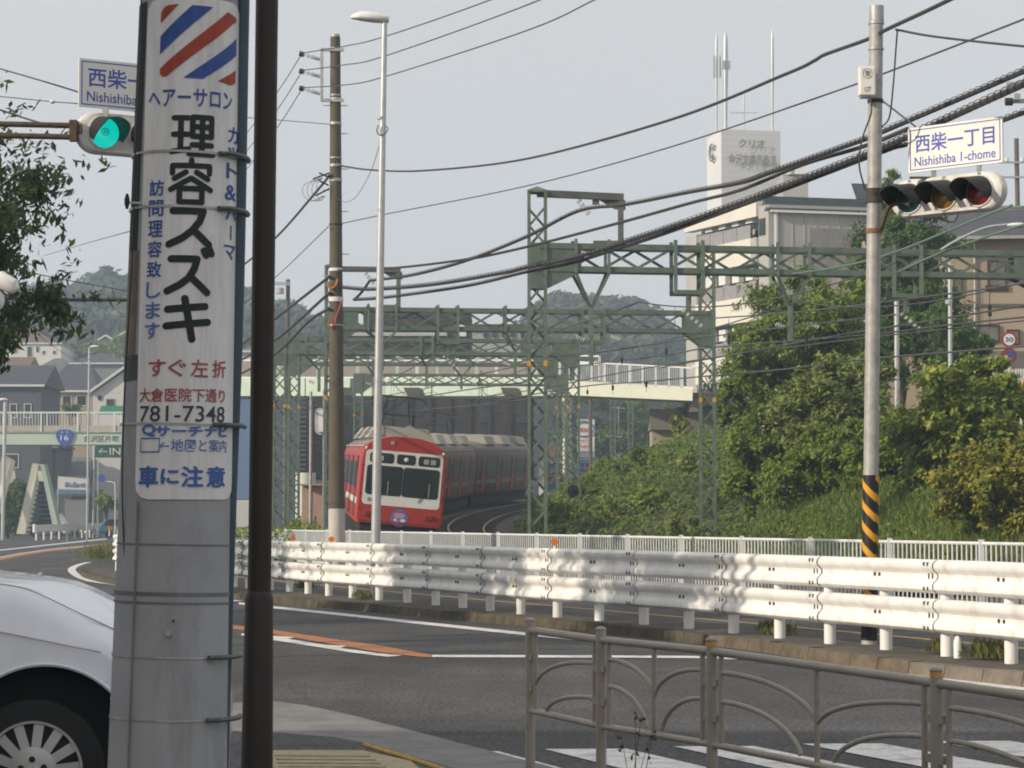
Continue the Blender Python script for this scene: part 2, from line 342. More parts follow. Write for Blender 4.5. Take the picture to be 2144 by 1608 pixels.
EL = [(186, 1177), (170, 1181), (155, 1187), (150, 1193), (156, 1201), (170, 1209), (195, 1217), (245, 1224), (330, 1236), (500, 1259)]
b = MB(); q = [G(x, y, 0.005) for x, y in EL]; q = catmull(q, 5); n = len(q)
vs = []
for i, p in enumerate(q):
    t = (q[min(i+1, n-1)]-q[max(0, i-1)]).normalized(); nn = V((-t.y, t.x, 0)); vs += [p+nn*0.11, p-nn*0.11]
b.add(vs, [(2*i, 2*i+1, 2*i+3, 2*i+2) for i in range(n-1)]); b.build('edge_line', LINEW, road)
# crosswalk bars: 0.45 m wide, lying beyond the pedestrian railing
for k in range(-1, 8):
    a = G(1140+270*k, 1568-5.5*k, 0.005); c = a+V((1.25, -3.4, 0)); d = V((0.50, 0.02, 0))
    MB().add([a, a+d, c+d, c], [(0, 1, 2, 3)]).build('crosswalk_bar', LINEW, road)
# pavement in front: gutter strip, pavement, tactile slab
gut = [G(380, 1474, 0), G(480, 1473, 0), G(575, 1470, 0), G(640, 1478, 0), G(740, 1500, 0), G(900, 1541, 0), G(1060, 1583, 0), G(1150, 1606, 0), V((0.75, 11.9, 0)), V((2.0, 9.4, 0)), V((4.2, 5.5, 0))]
pav = [G(380, 1533, 0), G(480, 1534, 0), G(600, 1539, 0), G(700, 1547, 0), G(780, 1562, 0), G(850, 1584, 0), G(930, 1606, 0), V((0.25, 11.9, 0)), V((1.55, 9.4, 0)), V((3.8, 5.5, 0))]
sheet('gutter', [V((-14, 19.5, 0))]+gut+pav[::-1]+[V((-14, 15.2, 0))], mat('gutter_concrete', (0.20, 0.20, 0.20), 0.85, var=0.22, scale=3, bump=0.3, bscale=90, dirt=(0.10, 0.10, 0.09), dscale=2.5), 0.006)
sheet('pavement', [V((-14, 15.2, 0))]+pav+[V((3.8, -6, 0)), V((-14, -6, 0))], asphalt('pavement_asphalt', (0.075, 0.075, 0.078), 50), 0.012)
TACT = mat('beige_slab', (0.40, 0.34, 0.23), 0.85, var=0.15, scale=20, bump=0.5, bscale=80, dirt=(0.22, 0.18, 0.12), dscale=8, damt=0.5)
tp = sheet('tactile_paving', [G(560, 1578, 0), G(640, 1577, 0), G(760, 1578, 0), G(860, 1600, 0), G(905, 1640, 0), G(760, 1660, 0), G(570, 1650, 0)], TACT, 0.020)
for i in range(9):
    y0 = 1582+i*7.5; MB().bar(G(575+i*3, y0, 0.024), G(775+i*11, y0+1.5, 0.024), 0.018, 0.008, up=(0, 0, 1)).build('ridge', TACT, tp)
b = MB()
pts = catmull([G(762, 1559, 0.02), G(800, 1571, 0.02), G(860, 1589, 0.02), G(925, 1611, 0.02), G(990, 1640, 0.02)], 12)
for i, p in enumerate(pts[:-1]): b.tube([p, lerp(p, pts[i+1], 0.5), pts[i+1]], [0.010, 0.017, 0.010], 6)
tag(b.build('kerb_rope', LINEY), 'worn yellow rope edging laid along the pavement kerb', 'rope')

# ============================================================ traffic island with kerb stones
ISL = 0.12
fr = [(3600, 1600), (2900, 1497), (2500, 1446), (2144, 1409), (1815, 1374), (1585, 1340), (1320, 1311), (1050, 1288), (740, 1262), (500, 1243), (340, 1226), (235, 1212), (190, 1203)]
front = [G(x, y, ISL) for x, y in fr]+[G(172, 1196, ISL), G(172, 1190, ISL)]
fpath = resample(catmull(front, 8), 0.60)
nn = []
for i, p in enumerate(fpath):
    t = (fpath[min(i+1, len(fpath)-1)]-fpath[max(0, i-1)]).normalized(); nn.append(V((t.y, -t.x, 0)))   # away from the road
if nn[5].x < 0: nn = [-q for q in nn]
back = [p+nn[i]*min(1.5, 0.35+0.06*(len(fpath)-i)) for i, p in enumerate(fpath)]
ib = MB(); n = len(fpath)
ib.add([p+nn[i]*0.14-V((0, 0, 0.012)) for i, p in enumerate(fpath)]+[p-V((0, 0, 0.012)) for p in back], [(i, i+n, i+n+1, i+1) for i in range(n-1)])
ib.add([p-V((0, 0, 0.012)) for p in back]+[V((p.x, p.y, 0)) for p in back], [(i, i+n, i+n+1, i+1) for i in range(n-1)])
island = ib.build('traffic_island', mat('island_top', (0.085, 0.080, 0.072), 0.95, var=0.35, scale=2, bump=0.6, bscale=50, dirt=(0.14, 0.11, 0.07), dscale=1.6)); island['kind'] = 'structure'
KM = [mat('kerb_dark', (0.085, 0.072, 0.050), 0.95, var=0.45, scale=5, bump=0.5, dirt=(0.05, 0.055, 0.03), dscale=4, damt=0.8), mat('kerb_brown', (0.125, 0.10, 0.072), 0.95, var=0.35, scale=5, bump=0.5, dirt=(0.08, 0.065, 0.045), dscale=4, damt=0.7), mat('kerb_pale', (0.17, 0.145, 0.12), 0.95, var=0.3, scale=5, bump=0.5, dirt=(0.10, 0.08, 0.06), dscale=3)]
for i in range(n-1):
    a, c = fpath[i], fpath[i+1]; t = (c-a).normalized(); a = a+t*0.006; c = c-t*0.006; o_ = nn[i]*0.15; j = random.uniform(-0.008, 0.008)*V((0, 0, 1))
    bb = MB(); up = [a+j, c+j, c+o_+j, a+o_+j]; lo = [V((p.x, p.y, -0.01)) for p in up]; lo[0] -= nn[i]*0.03; lo[1] -= nn[i]*0.03
    bb.add(up+lo, [(0, 1, 2, 3), (0, 4, 5, 1), (1, 5, 6, 2), (2, 6, 7, 3), (3, 7, 4, 0)])
    px = CX+F*a.x/max(a.y, 1)
    km = KM[2] if px > 1930 else (KM[1] if (px > 1500 or 835 < px < 960) else KM[0])  # kerb tone chosen by position: pale at right, then brown, dark elsewhere
    bb.build('kerb_stone', km, island)
# side lane behind the island with its yellow line
SL = [(3400, 1485), (2500, 1392), (2144, 1357), (1600, 1307), (1050, 1259), (760, 1233), (600, 1218), (480, 1206)]
pp = catmull([G(x, y, 0.005) for x, y in SL], 6); b = MB(); n = len(pp); vs = []
for i, p in enumerate(pp):
    t = (pp[min(i+1, n-1)]-pp[max(0, i-1)]).normalized(); q = V((t.y, -t.x, 0)); vs += [p+q*0.07, p-q*0.07]
b.add(vs, [(2*i, 2*i+1, 2*i+3, 2*i+2) for i in range(n-1)]); b.build('side_lane_line', LINEY, road)
# weeds along the island
WEED = leafmat('weed_leaf', (0.07, 0.11, 0.025), (0.14, 0.16, 0.045), (0.30, 0.25, 0.10))
for (x, y, r_) in [(1620, 1325, .15), (1640, 1328, .11), (2075, 1378, .18), (1975, 1365, .13), (758, 1254, .13), (640, 1232, .16), (215, 1168, .55), (205, 1172, .5), (222, 1166, .5)]:
    p = G(x, y, ISL); k = 420
    base = np.array(p)+rng.normal(size=(k, 3))*np.array([r_*.5, r_*.8, 0])
    hgt = r_*(0.3+0.9*rng.random(k)); lean = rng.normal(size=(k, 3))*0.25*hgt[:, None]; wv = rng.normal(size=(k, 3))*0.0055; wv[:, 2] = 0
    top = base+lean; top[:, 2] = base[:, 2]+hgt; midp = (base+top)/2
    tag(leafobj('weed_tuft', np.stack([base-wv, midp+wv*1.2, top, midp-wv*1.2], 1).reshape(-1, 3), WEED), 'tuft of dry grass growing on the traffic island below the guardrail' if x > 400 else 'bushy green weed at the rounded end of the traffic island', 'weed', 'weeds on the traffic island' if x > 400 else 'weeds at the island end', 'stuff')

# ============================================================ guardrail
gp = [(3500, 1575), (2800, 1474), (2420, 1424), (2060, 1380), (1735, 1345), (1420, 1312), (1105, 1285), (910, 1265), (700, 1247), (580, 1235), (500, 1228), (370, 1209), (240, 1190)]
gpath = resample(catmull([G(x, y, ISL) for x, y in gp], 10), 1.225)
rail = thing('guardrail', 'white double-beam guardrail along the traffic island facing the road', 'guardrail', gpath[6])
gn = []
for i, p in enumerate(gpath):
    t = (gpath[min(i+1, len(gpath)-1)]-gpath[max(0, i-1)]).normalized(); q = V((-t.y, t.x, 0)); gn.append(q if q.x < 0 else -q)   # towards the road
prof = [(0.0, 0.0), (0.028, 0.012), (0.058, 0.040), (0.062, 0.085), (0.045, 0.115), (0.008, 0.150), (0.004, 0.175), (0.008, 0.200), (0.045, 0.235), (0.062, 0.265), (0.058, 0.305), (0.028, 0.333), (0.0, 0.345)]
prof = [(a, z*0.94) for a, z in prof]
def gpos(s):
    i = min(int(s), len(gpath)-2); f = s-i; return lerp(gpath[i], gpath[i+1], f), lerp(gn[i], gn[i+1], f).normalized()
def sweep(prof_, path):                    # path: list of (point, normal)
    vs = []; fs = []; n_ = len(prof_)
    for p, q in path: vs += [p+q*a+V((0, 0, z)) for a, z in prof_]
    for i in range(len(path)-1):
        for k in range(n_-1): fs.append((i*n_+k, i*n_+k+1, (i+1)*n_+k+1, (i+1)*n_+k))
    return vs, fs
for s0 in range(0, len(gpath)-1, 2):
    s1 = min(s0+2.13, len(gpath)-1.001)
    for z0 in (0.206, 0.580):
        b = MB(); back_ = [(a-0.007, z) for a, z in prof][::-1]
        pa = [gpos(lerp(s0, s1, k/6)) for k in range(7)]
        pa = [(p+q*(0.075+(0.008 if k == 0 else 0.0)+ (0.010*(1-k/6)))+V((0, 0, z0)), q) for k, (p, q) in enumerate(pa)]
        vs, fs = sweep(prof+back_+[prof[0]], pa); b.add(vs, fs)
        be = b.build('beam', WPAINT, rail, True)
        bb = MB()
        for s in (s0+0.07, s0+0.13, s0+1.0-0.04, s0+1.0+0.04):
            if s > len(gpath)-1.1: continue
            p, q = gpos(s); t = V((-q.y, q.x, 0))
            zs = (0.047, 0.15, 0.175, 0.282) if s < s0+0.5 else (0.163,)
            for z in zs:
                dp = 0.062 if z in (0.047, 0.282) else 0.006
                bb.box(p+q*(0.088+dp)+V((0, 0, z0+z)), (0.016, 0.02, 0.035), math.atan2(t.y, t.x))
        bb.build('bolt', BOLT, be, kind='stuff')
for i, p in enumerate(gpath):
    ubar('post', (p.x, p.y, 0.06), (p.x, p.y, 0.98), 0.125, 0.125, WPAINT, rail, rnd=True)
    ubar('spacer_block', (p.x, p.y, 0.50), p+gn[i]*0.08+V((0, 0, 0.50-ISL)), 0.09, 0.10, WPAINT, rail); ubar('spacer_block', (p.x, p.y, 0.85), p+gn[i]*0.08+V((0, 0, 0.85-ISL)), 0.09, 0.10, WPAINT, rail)
for px, py, Y, wh_ in [(613, 1127, 42.8, 'on the guardrail between the brown pole and the utility pole'), (694, 1129, 40.6, 'on the guardrail at the white foot of the utility pole'), (1161, 1135, 31.8, 'on the guardrail beside the tall green gantry column'), (229, 1105, 63.0, 'at the far end of the guardrail left of the concrete pole'), (246, 1106, 62.5, 'at the far end of the guardrail left of the concrete pole')]:
    p = P(px, py, Y); t = thing('reflector', 'round orange reflector '+wh_, 'reflector', p-V((0, 0, 0.1)), 'orange reflectors on the guardrail')
    MB().cyl(p-V((0, 0.02, 0)), p+V((0, 0.02, 0)), 0.048, n=16).build('disc', mat('reflector_orange', (0.60, 0.16, 0.02), 0.3, var=0.1), t); MB().cyl(p-V((0, 0, 0.22)), p-V((0, 0, 0.03)), 0.012, n=8).build('stalk', WPAINT, t)

# ============================================================ white railway fence
D0 = 33.3
def fpt(n_): return V((D0/F*(979-128.3*n_)*1.0015, D0*(1+0.0796*n_), 0.0))
fen = thing('boundary_fence', 'white vertical-bar steel fence running beside the railway', 'fence', fpt(2))
FEW = mat('fence_paint', (0.68, 0.70, 0.71), 0.5, var=0.08, scale=2, dirt=(0.45, 0.44, 0.42), dscale=3, damt=0.3)
far = MB(); cnt = 0
for k in range(-5, 24):
    a, c = fpt(k), fpt(k+1)
    ubar('post', a-V((0, 0, 0.02)), a+V((0, 0, 1.13)), 0.07, 0.07, FEW, fen); gap = (c-a).normalized()*0.04
    ubar('top_rail', a+gap+V((0, 0, 1.075)), c-gap+V((0, 0, 1.075)), 0.05, 0.04, FEW, fen, rnd=True)
    ubar('bottom_rail', a+gap+V((0, 0, 0.14)), c-gap+V((0, 0, 0.14)), 0.04, 0.03, FEW, fen)
    for j in range(1, 20):
        p = lerp(a, c, j/20)
        if cnt < 300: ubar('baluster', p+V((0, 0, 0.155)), p+V((0, 0, 1.06)), 0.026, 0.026, FEW, fen, rnd=True); cnt += 1
        else: far.cyl(p+V((0, 0, 0.155)), p+V((0, 0, 1.06)), 0.013, n=6)
far.build('baluster', FEW, fen, kind='stuff')

# ============================================================ taupe pedestrian railing in front
TAUPE = mat('taupe_paint', (0.33, 0.295, 0.25), 0.36, var=0.14, scale=8, dirt=(0.18, 0.15, 0.12), dscale=16, damt=0.55)
pr = thing('pedestrian_railing', 'taupe tubular pedestrian railing with arched bars beside the crosswalk', 'railing', (0.44, 11.9, 0))
PT = [(1110, 1297, 12.6), (1258, 1316, 11.75), (1490, 1338, 10.9), (1960, 1401, 9.55), (2700, 1505, 8.0)]
pts = []
for x, y, Y in PT: q = P(x, y, Y); pts.append(V((q.x, q.y, 0)))
HT = [P(x, y, Y).z for x, y, Y in PT]
def arc(p0, z0, p1, z1, k=14):              # level at p0, falling ever steeper to p1
    return [V((lerp(p0.x, p1.x, math.sin(a)), lerp(p0.y, p1.y, math.sin(a)), z1+(z0-z1)*math.cos(a))) for a in [1.42*i/k for i in range(k+1)]]
for i, p in enumerate(pts):
    z = HT[i]
    po = MB().cyl(p, p+V((0, 0, z)), 0.0255, n=16).build('post', TAUPE, pr, True); MB().sph(p+V((0, 0, z-0.004)), 0.0275, 8, (1, 1, 0.55)).build('cap', TAUPE, po, True)
    if i in (2, 3): MB().cyl(p+V((0, 0, z-0.030)), p+V((0, 0, z-0.016)), 0.0266, n=16).build('reflective_band', mat('band_orange', (0.62, 0.28, 0.02), 0.4, var=0.1), po, True)
for i in range(len(pts)-1):
    a, c = pts[i], pts[i+1]; t = (c-a).normalized(); za, zc = HT[i]-0.055, HT[i+1]-0.055; zb = lambda f: lerp(HT[i], HT[i+1], f)-0.475
    at = lambda f, dz: V((lerp(a.x, c.x, f), lerp(a.y, c.y, f), dz))
    L_ = (c-a).length; e = 0.075/L_
    MB().tube([at(0, za), at(1, zc)], 0.0195, 14).build('top_rail', TAUPE, pr, True); MB().tube([at(0, zb(0)), at(1, zb(1))], 0.0165, 14).build('lower_rail', TAUPE, pr, True)
    for f in (e, 1-e): MB().cyl(at(f, zb(f)), at(f, lerp(za, zc, f)), 0.0130, n=12).build('side_bar', TAUPE, pr, True)
    for f in (e/2, 1-e/2):
        for z in (lerp(za, zc, f)-0.14, zb(f)+0.12): MB().box(at(f, z), (0.03, 0.03, 0.035), math.atan2(t.y, t.x)).build('bracket', TAUPE, pr)
    if i == 0:
        MB().tube(arc(at(1-e, 0), zc-0.12, at(e, 0), za-0.30), 0.0115, 10).build('arch_bar', TAUPE, pr, True)
        MB().tube(arc(at(1-e, 0), zb(1)+0.13, at(0.24, 0), zb(0.2)), 0.0115, 10).build('arch_bar', TAUPE, pr, True)
    else:
        m_ = 0.5; zm = lerp(za, zc, m_)
        MB().cyl(at(m_, zb(m_)), at(m_, zm), 0.0125, n=12).build('centre_bar', TAUPE, pr, True)
        for f0, s_ in ((e, 1), (1-e, -1)):
            MB().tube(arc(at(f0, 0), lerp(za, zc, f0)-0.09, at(m_, 0), zm-0.26), 0.0115, 10).build('arch_bar', TAUPE, pr, True)
            MB().tube(arc(at(f0, 0), zb(f0)+0.20, at(m_-s_*0.07, 0), zb(m_)), 0.0115, 10).build('arch_bar', TAUPE, pr, True)
# weed in front of the railing
wb = P(1318, 1640, 10.4); wb.z = 0
t = thing('weed_plant', 'thin dark weed stalks growing in front of the taupe railing', 'weed', wb); b = MB(); lv = []
for k in range(7):
    x = random.uniform(-0.06, 0.10); h = random.uniform(0.12, 0.62); tip = wb+V((x*1.3+random.uniform(-.03, .03), random.uniform(-.05, .05), h))
    b.tube(catmull([wb+V((x*.5, 0, 0)), lerp(wb, tip, .5)+V((random.uniform(-.02, .02), 0, 0)), tip], 5), [.003, .0028, .0026, .0024, .0022, .002, .0018, .0016, .0014, .0012, .001], 5)
    for j in range(10): lv.append(tuple(lerp(wb, tip, random.uniform(.25, 1))+V((random.uniform(-.02, .02), 0, random.uniform(-.01, .02)))))
b.build('stem', mat('weed_stem', (0.05, 0.055, 0.03), 0.8, var=0.3), t, True)
leafobj('leaf', leaves(150, lv, [(0.015, 0.015, 0.015)]*len(lv), 0.028, 0.5), leafmat('weed_dark', (0.02, 0.03, 0.01), (0.035, 0.05, 0.018), (0.06, 0.06, 0.03)), t)
# numbered marker bollard on the island
p = G(2005, 1378, ISL); t = thing('marker_post', 'short white numbered marker post on the island beneath the guardrail', 'bollard', p)
b = MB(); b.tube([p, p+V((0, 0, .15)), p+V((0, 0, .19)), p+V((0, 0, .205))], [.036, .036, .026, .008], 14); b.build('body', WPAINT, t, True)
flattext('number', '3', p+V((0.012, -0.037, 0.045)), (1, 0, 0), (0, 0, 1), 0.024, 0.05, mat('ink_dark', (0.04, 0.06, 0.08), 0.6, var=0), t, 0.01)
# ============================================================ barber-sign concrete pole in front
CPOLE = mat('pole_concrete', (0.36, 0.37, 0.385), 0.85, var=0.12, scale=3, bump=0.06, bscale=120, dirt=(0.20, 0.20, 0.20), dscale=5, damt=0.6, streak=(1.2, 1.2, 0.25))
CY_ = 8.2
A_ = P(353, 1608, CY_); B_ = P(400, 0, CY_); ax = (B_-A_); 
def caxis(z): return A_+ax*((z-A_.z)/ax.z)
def crad(z): return lerp(0.2055, 0.1735, (z-A_.z)/(B_.z-A_.z))
cpole = thing('sign_pole', 'thick grey concrete utility pole wrapped with a hair salon advertisement', 'utility pole', caxis(0))
b = MB(); zz = [-0.2+i*0.35 for i in range(30)]
b.tube([caxis(z) for z in zz], [crad(z) for z in zz], 48); b.build('shaft', CPOLE, cpole, True)
def cyl_pt(a, z, lift): c = caxis(z); r = crad(z)+lift; return V((c.x+r*math.sin(a), c.y-r*math.cos(a), z))
def pang(px, z):                                     # angle on the shaft of a point seen at this column
    c = caxis(z); v = ((px-CX)/F*CY_*1.0015-c.x)/(crad(z)); return math.asin(max(-1, min(1, v)))
def zpx(py): return P(400, py, CY_-0.15).z
def patch(name, l0, r0, z0, l1, r1, z1, lift, m, parent, rad=0.0, n=20, k=24):
    """sheet bent round the shaft, z0 bottom and z1 top, with rounded corners"""
    vs = []; fs = []
    for j in range(k+1):
        # denser rows at the ends for the corners
        f = 0.5-0.5*math.cos(math.pi*j/k); z = lerp(z0, z1, f); l = lerp(l0, l1, f); r = lerp(r0, r1, f)
        ins = 0.0
        d = min(z-z0, z1-z)
        if rad > 0 and d < rad: ins = (rad-math.sqrt(max(0, rad*rad-(rad-d)**2)))/0.19
        for i in range(n+1): vs.append(cyl_pt(lerp(l+ins, r-ins, i/n), z, lift))
    for j in range(k):
        for i in range(n): fs.append((j*(n+1)+i, j*(n+1)+i+1, (j+1)*(n+1)+i+1, (j+1)*(n+1)+i))
    return MB().add(vs, fs).build(name, m, parent, True)
SIGNW = mat('sign_sheet', (0.78, 0.78, 0.78), 0.4, var=0.06, scale=5, dirt=(0.46, 0.45, 0.43), dscale=9, damt=0.55, streak=(1.5, 1.5, 0.12))
INKB = mat('ink_blue', (0.035, 0.085, 0.32), 0.5, var=0.28, scale=30); INKR = mat('ink_red', (0.36, 0.055, 0.03), 0.5, var=0.28, scale=30); INKK = mat('ink_black', (0.012, 0.022, 0.018), 0.5, var=0.1)
INKP = mat('ink_faded_red', (0.36, 0.09, 0.09), 0.5, var=0.28, scale=30); INKL = mat('ink_faded_blue', (0.09, 0.17, 0.42), 0.5, var=0.28, scale=30)
zt, zb_ = zpx(-2), zpx(1046)
sign = patch('advert_sheet', pang(301, zb_), R(78), zb_, pang(316, zt), R(78), zt, 0.004, SIGNW, cpole, rad=0.05)
PXM = CY_/F                                          # metres per pixel on the pole
def bend(vs, fs, px, py, lift=0.0065, cuts=14):
    """lay flat letters round the shaft, centred where the photograph shows them"""
    z0 = zpx(py); a0 = pang(px, z0); bm = bmesh.new(); bv = [bm.verts.new(v) for v in vs]
    for f in fs:
        try: bm.faces.new([bv[i] for i in f])
        except ValueError: pass
    x0 = min(v.x for v in vs); x1 = max(v.x for v in vs)
    nc = max(2, int((x1-x0)/0.012))
    for i in range(1, nc): bmesh.ops.bisect_plane(bm, geom=bm.verts[:]+bm.edges[:]+bm.faces[:], plane_co=(lerp(x0, x1, i/nc), 0, 0), plane_no=(1, 0, 0))
    bm.verts.index_update(); out = [cyl_pt(a0+v.co.x/crad(z0), z0+v.co.y, lift) for v in bm.verts]; of = [tuple(v.index for v in f.verts) for f in bm.faces]; bm.free()
    return out, of
def cyltext(s, px, py, wpx, hpx, m, off=0.0):
    bd = off > 0.02; vs, fs = textfit(s, wpx*PXM, hpx*PXM, 0.006 if bd else off); b = MB()
    for k, (dx, dy) in enumerate(((0, 0), (-1, 0), (1, 0), (0, 1), (0, -1)) if bd else ((0, 0),)): o, f = bend([v+V((dx*1.3*PXM, dy*1.0*PXM, 0)) for v in vs], fs, px, py, 0.0065+k*0.0002); b.add(o, f)
    b.build('lettering', m, sign)
cyltext('ヘアーサロン', 412, 207, 190, 38, INKB, 0.012)
BIG = {'理': [[(8, 10), (40, 10)], [(8, 48), (40, 48)], [(5, 88), (42, 82)], [(24, 10), (24, 84)], [(50, 8), (94, 8), (94, 52), (50, 52), (50, 8)], [(50, 30), (94, 30)], [(72, 8), (72, 92)], [(50, 72), (94, 72)], [(44, 93), (98, 93)]],
 '容': [[(50, 0), (50, 12)], [(8, 30), (8, 13), (92, 13), (92, 30)], [(38, 28), (13, 43)], [(62, 28), (88, 43)], [(5, 68), (50, 42), (95, 68)], [(25, 66), (75, 66), (75, 97), (25, 97), (25, 66)]],
 'ス': [[(12, 8), (80, 8), (72, 32), (55, 54), (32, 72), (5, 85)], [(58, 52), (95, 85)]], 'ズ': [[(12, 14), (70, 14), (64, 37), (52, 58), (32, 74), (5, 88)], [(56, 55), (95, 90)], [(86, -6), (91, 4)], [(99, -10), (104, 0)]],
 'キ': [[(5, 30), (90, 22)], [(3, 68), (97, 58)], [(43, 5), (61, 98)]]}
def strokes(s_, px, py, w_, wd):
    lift = 0.0058
    for st_ in BIG[s_]:
        for i, (p, q) in enumerate(zip(st_, st_[1:])):
            a_ = V(((p[0]-50)/100*w_*PXM, (50-p[1])/100*w_*PXM, 0)); c_ = V(((q[0]-50)/100*w_*PXM, (50-q[1])/100*w_*PXM, 0)); d = (c_-a_).normalized(); n_ = V((-d.y, d.x, 0)); r_ = wd*PXM/2
            pts = [a_+(n_*math.cos(R(k*30))-d*math.sin(R(k*30)))*r_ for k in range(7)]+[c_+(-n_*math.cos(R(k*30))+d*math.sin(R(k*30)))*r_ for k in range(7)]
            lift += 0.00012; o, f = bend(pts, [tuple(range(14))], px, py, lift); MB().add(o, f).build('stroke', INKK, sign)
for s, x, y in (('理', 413, 286), ('容', 411, 383), ('ス', 409, 482), ('ズ', 406, 577), ('キ', 406, 668)): strokes(s, x, y, 90, 11.5 if s in '理容' else 15)
for s, x, y, h in (('カ', 488, 276, 34), ('ッ', 488, 312, 22), ('ト', 486, 352, 32), ('&', 484, 398, 32), ('パ', 485, 440, 32), ('ー', 484, 482, 3), ('マ', 483, 524, 30)):
    if s == 'ー': o, f = bend([V((-2*PXM, -15*PXM, 0)), V((2*PXM, -15*PXM, 0)), V((2*PXM, 15*PXM, 0)), V((-2*PXM, 15*PXM, 0))], [(0, 1, 2, 3)], x, y); MB().add(o, f).build('lettering', INKB, sign)
    else: cyltext(s, x, y, 40, h, INKB, 0.012)
for i, s in enumerate('訪問理容致します'): cyltext(s, 341-i*0.9, 395+i*42.7, 34, 34, INKB if i < 5 else INKL, 0.014)
for i, s in enumerate('すぐ左折'): cyltext(s, (346, 387, 430, 466)[i], 772, 37, 36, INKP, 0.014)
cyltext('大倉医院下通り', 400, 828, 190, 29, INKP, 0.014)
cyltext('781-7348', 401, 867, 188, 33, mat('ink_grey', (0.045, 0.06, 0.07), 0.5, var=0.1), 0.004)
cyltext('Q', 330, 902, 30, 24, INKL, 0.03); cyltext('サーチナビ', 423, 903, 160, 21, INKL, 0.03)
for (x, y, w_, h) in ((333, 918.5, 41, 2.5), (333, 946.5, 41, 2.5), (313.5, 932.5, 2, 30), (352.5, 932.5, 2, 30)): o, f = bend([V((-w_/2*PXM, -h/2*PXM, 0)), V((w_/2*PXM, -h/2*PXM, 0)), V((w_/2*PXM, h/2*PXM, 0)), V((-w_/2*PXM, h/2*PXM, 0))], [(0, 1, 2, 3)], x, y); MB().add(o, f).build('lettering', INKL, sign)
cyltext('←地図と案内', 426, 933, 150, 26, INKL, 0.006)
for s, x, w_, h in (('車', 330, 42, 42), ('に', 374, 34, 30), ('注', 418, 44, 42), ('意', 462, 48, 42)): cyltext(s, x, 998, w_, h, mat('ink_mid_blue', (0.06, 0.14, 0.40), 0.5, var=0.1), 0.028)
def bpoly(pts, m, name='stripe'):
    cx_ = sum(p[0] for p in pts)/len(pts); cy_ = sum(p[1] for p in pts)/len(pts); z = zpx(cy_); a0 = pang(cx_, z)
    vs = [V(((pang(x, z)-a0)*crad(z), (cy_-y)*PXM, 0)) for x, y in pts]; o, f = bend(vs, [tuple(range(len(pts)))], cx_, cy_); MB().add(o, f).build(name, m, sign)
def rnd(cx_, cy_, r, a0, a1, n=5): return [(cx_+r*math.cos(R(lerp(a0, a1, i/n))), cy_+r*math.sin(R(lerp(a0, a1, i/n)))) for i in range(n+1)]
bpoly([(347, 50)]+rnd(367, 33, 20, 180, 270)+[(384, 12)], INKR); bpoly([(347, 116), (347, 78), (410, 14), (450, 15)], INKB)
bpoly(rnd(357, 153, 10, 180, 45)+rnd(480, 32, 11, 60, -30)+[(476, 20)]+[(347, 146)], INKR); bpoly([(395, 166), (433, 167), (491, 106), (491, 70)], INKB); bpoly([(460, 168)]+rnd(480, 162, 10, 90, 0)+[(490, 138)], INKR)
for py, m, h in ((319, GALV, 5), (434, GALV, 5), (888, GALV, 4), (1140, mat('band_grey_tape', (0.17, 0.18, 0.19), 0.7, var=0.3, scale=12), 3), (1243, mat('band_grey_tape', (0.17, 0.18, 0.19)), 7), (1262, mat('band_grey_tape', (0.17, 0.18, 0.19)), 4), (1376, GALV, 4), (1507, GALV, 4)):
    z = zpx(py); MB().tube([caxis(z-h*PXM/2), caxis(z+h*PXM/2)], [crad(z)+(0.0085 if py < 1040 else 0.003)]*2, 48, cap=False).build('steel_band', m, cpole, True)
BSH = mat('black_sheet', (0.02, 0.028, 0.026), 0.75, var=0.3, scale=10)
for y0, y1, a0, a1, m in ((-2, 522, -86, -50, BSH), (742, 795, -86, -38, mat('grey_sheet', (0.07, 0.08, 0.085), 0.7, var=0.2)), (522, 742, -86, -46, mat('stained_sheet', (0.20, 0.165, 0.125), 0.8, var=0.35, scale=7))):
    patch('old_sheet', R(a0), R(a1), zpx(y1), R(a0), R(a1), zpx(y0), 0.0025, m, cpole)
CONDU = mat('conduit_blue_grey', (0.055, 0.085, 0.11), 0.5, var=0.15, scale=4)
cp0 = [V((P(x, y, CY_-0.05).x, CY_-0.02, P(x, y, CY_-0.05).z)) for x, y in ((455, 1900), (463, 1608), (478, 1100), (496, 600), (507, 0), (516, -300))]
MB().tube(catmull(cp0, 4), 0.0225, 14).build('conduit', CONDU, cpole, True)
for py in (319, 434, 888, 1376, 1507): c = caxis(zpx(py)); MB().tube([cyl_pt(a, zpx(py)-0.002, 0.034 if a > 0.9 else 0.014) for a in [0.75+0.08*i for i in range(14)]], 0.009, 6).build('clamp', mat('clamp_green', (0.09, 0.12, 0.11), 0.5, var=0.2), cpole, True)
cb = [V((P(x, y, CY_-.1).x, CY_-0.12, P(x, y, CY_-.1).z)) for x, y in ((296, -60), (298, 80), (285, 330), (281, 480), (274, 620), (264, 800), (258, 1000), (262, 1150), (272, 1290), (296, 1420), (297, 1500), (288, 1560), (278, 1640), (275, 1800))]
MB().tube(catmull(cb, 6), 0.0028, 6).build('thin_cable', CABLE, cpole, True)
MB().tube(catmull([cyl_pt(R(-30), zpx(y), 0.012) for y in (1050, 1200, 1400, 1608, 1800)], 4), 0.004, 6).build('thin_cable', mat('cable_grey', (0.17, 0.18, 0.19), 0.7, var=0.2), cpole, True)
for px, py in ((384, 1298), (374, 1325)):
    z = zpx(py); a = pang(px, z); MB().cyl(cyl_pt(a, z, -0.01), cyl_pt(a, z, 0.012), 0.010 if py > 1310 else 0.004, n=12).build('anchor_hole', GALV if py > 1310 else DARK, cpole, True)
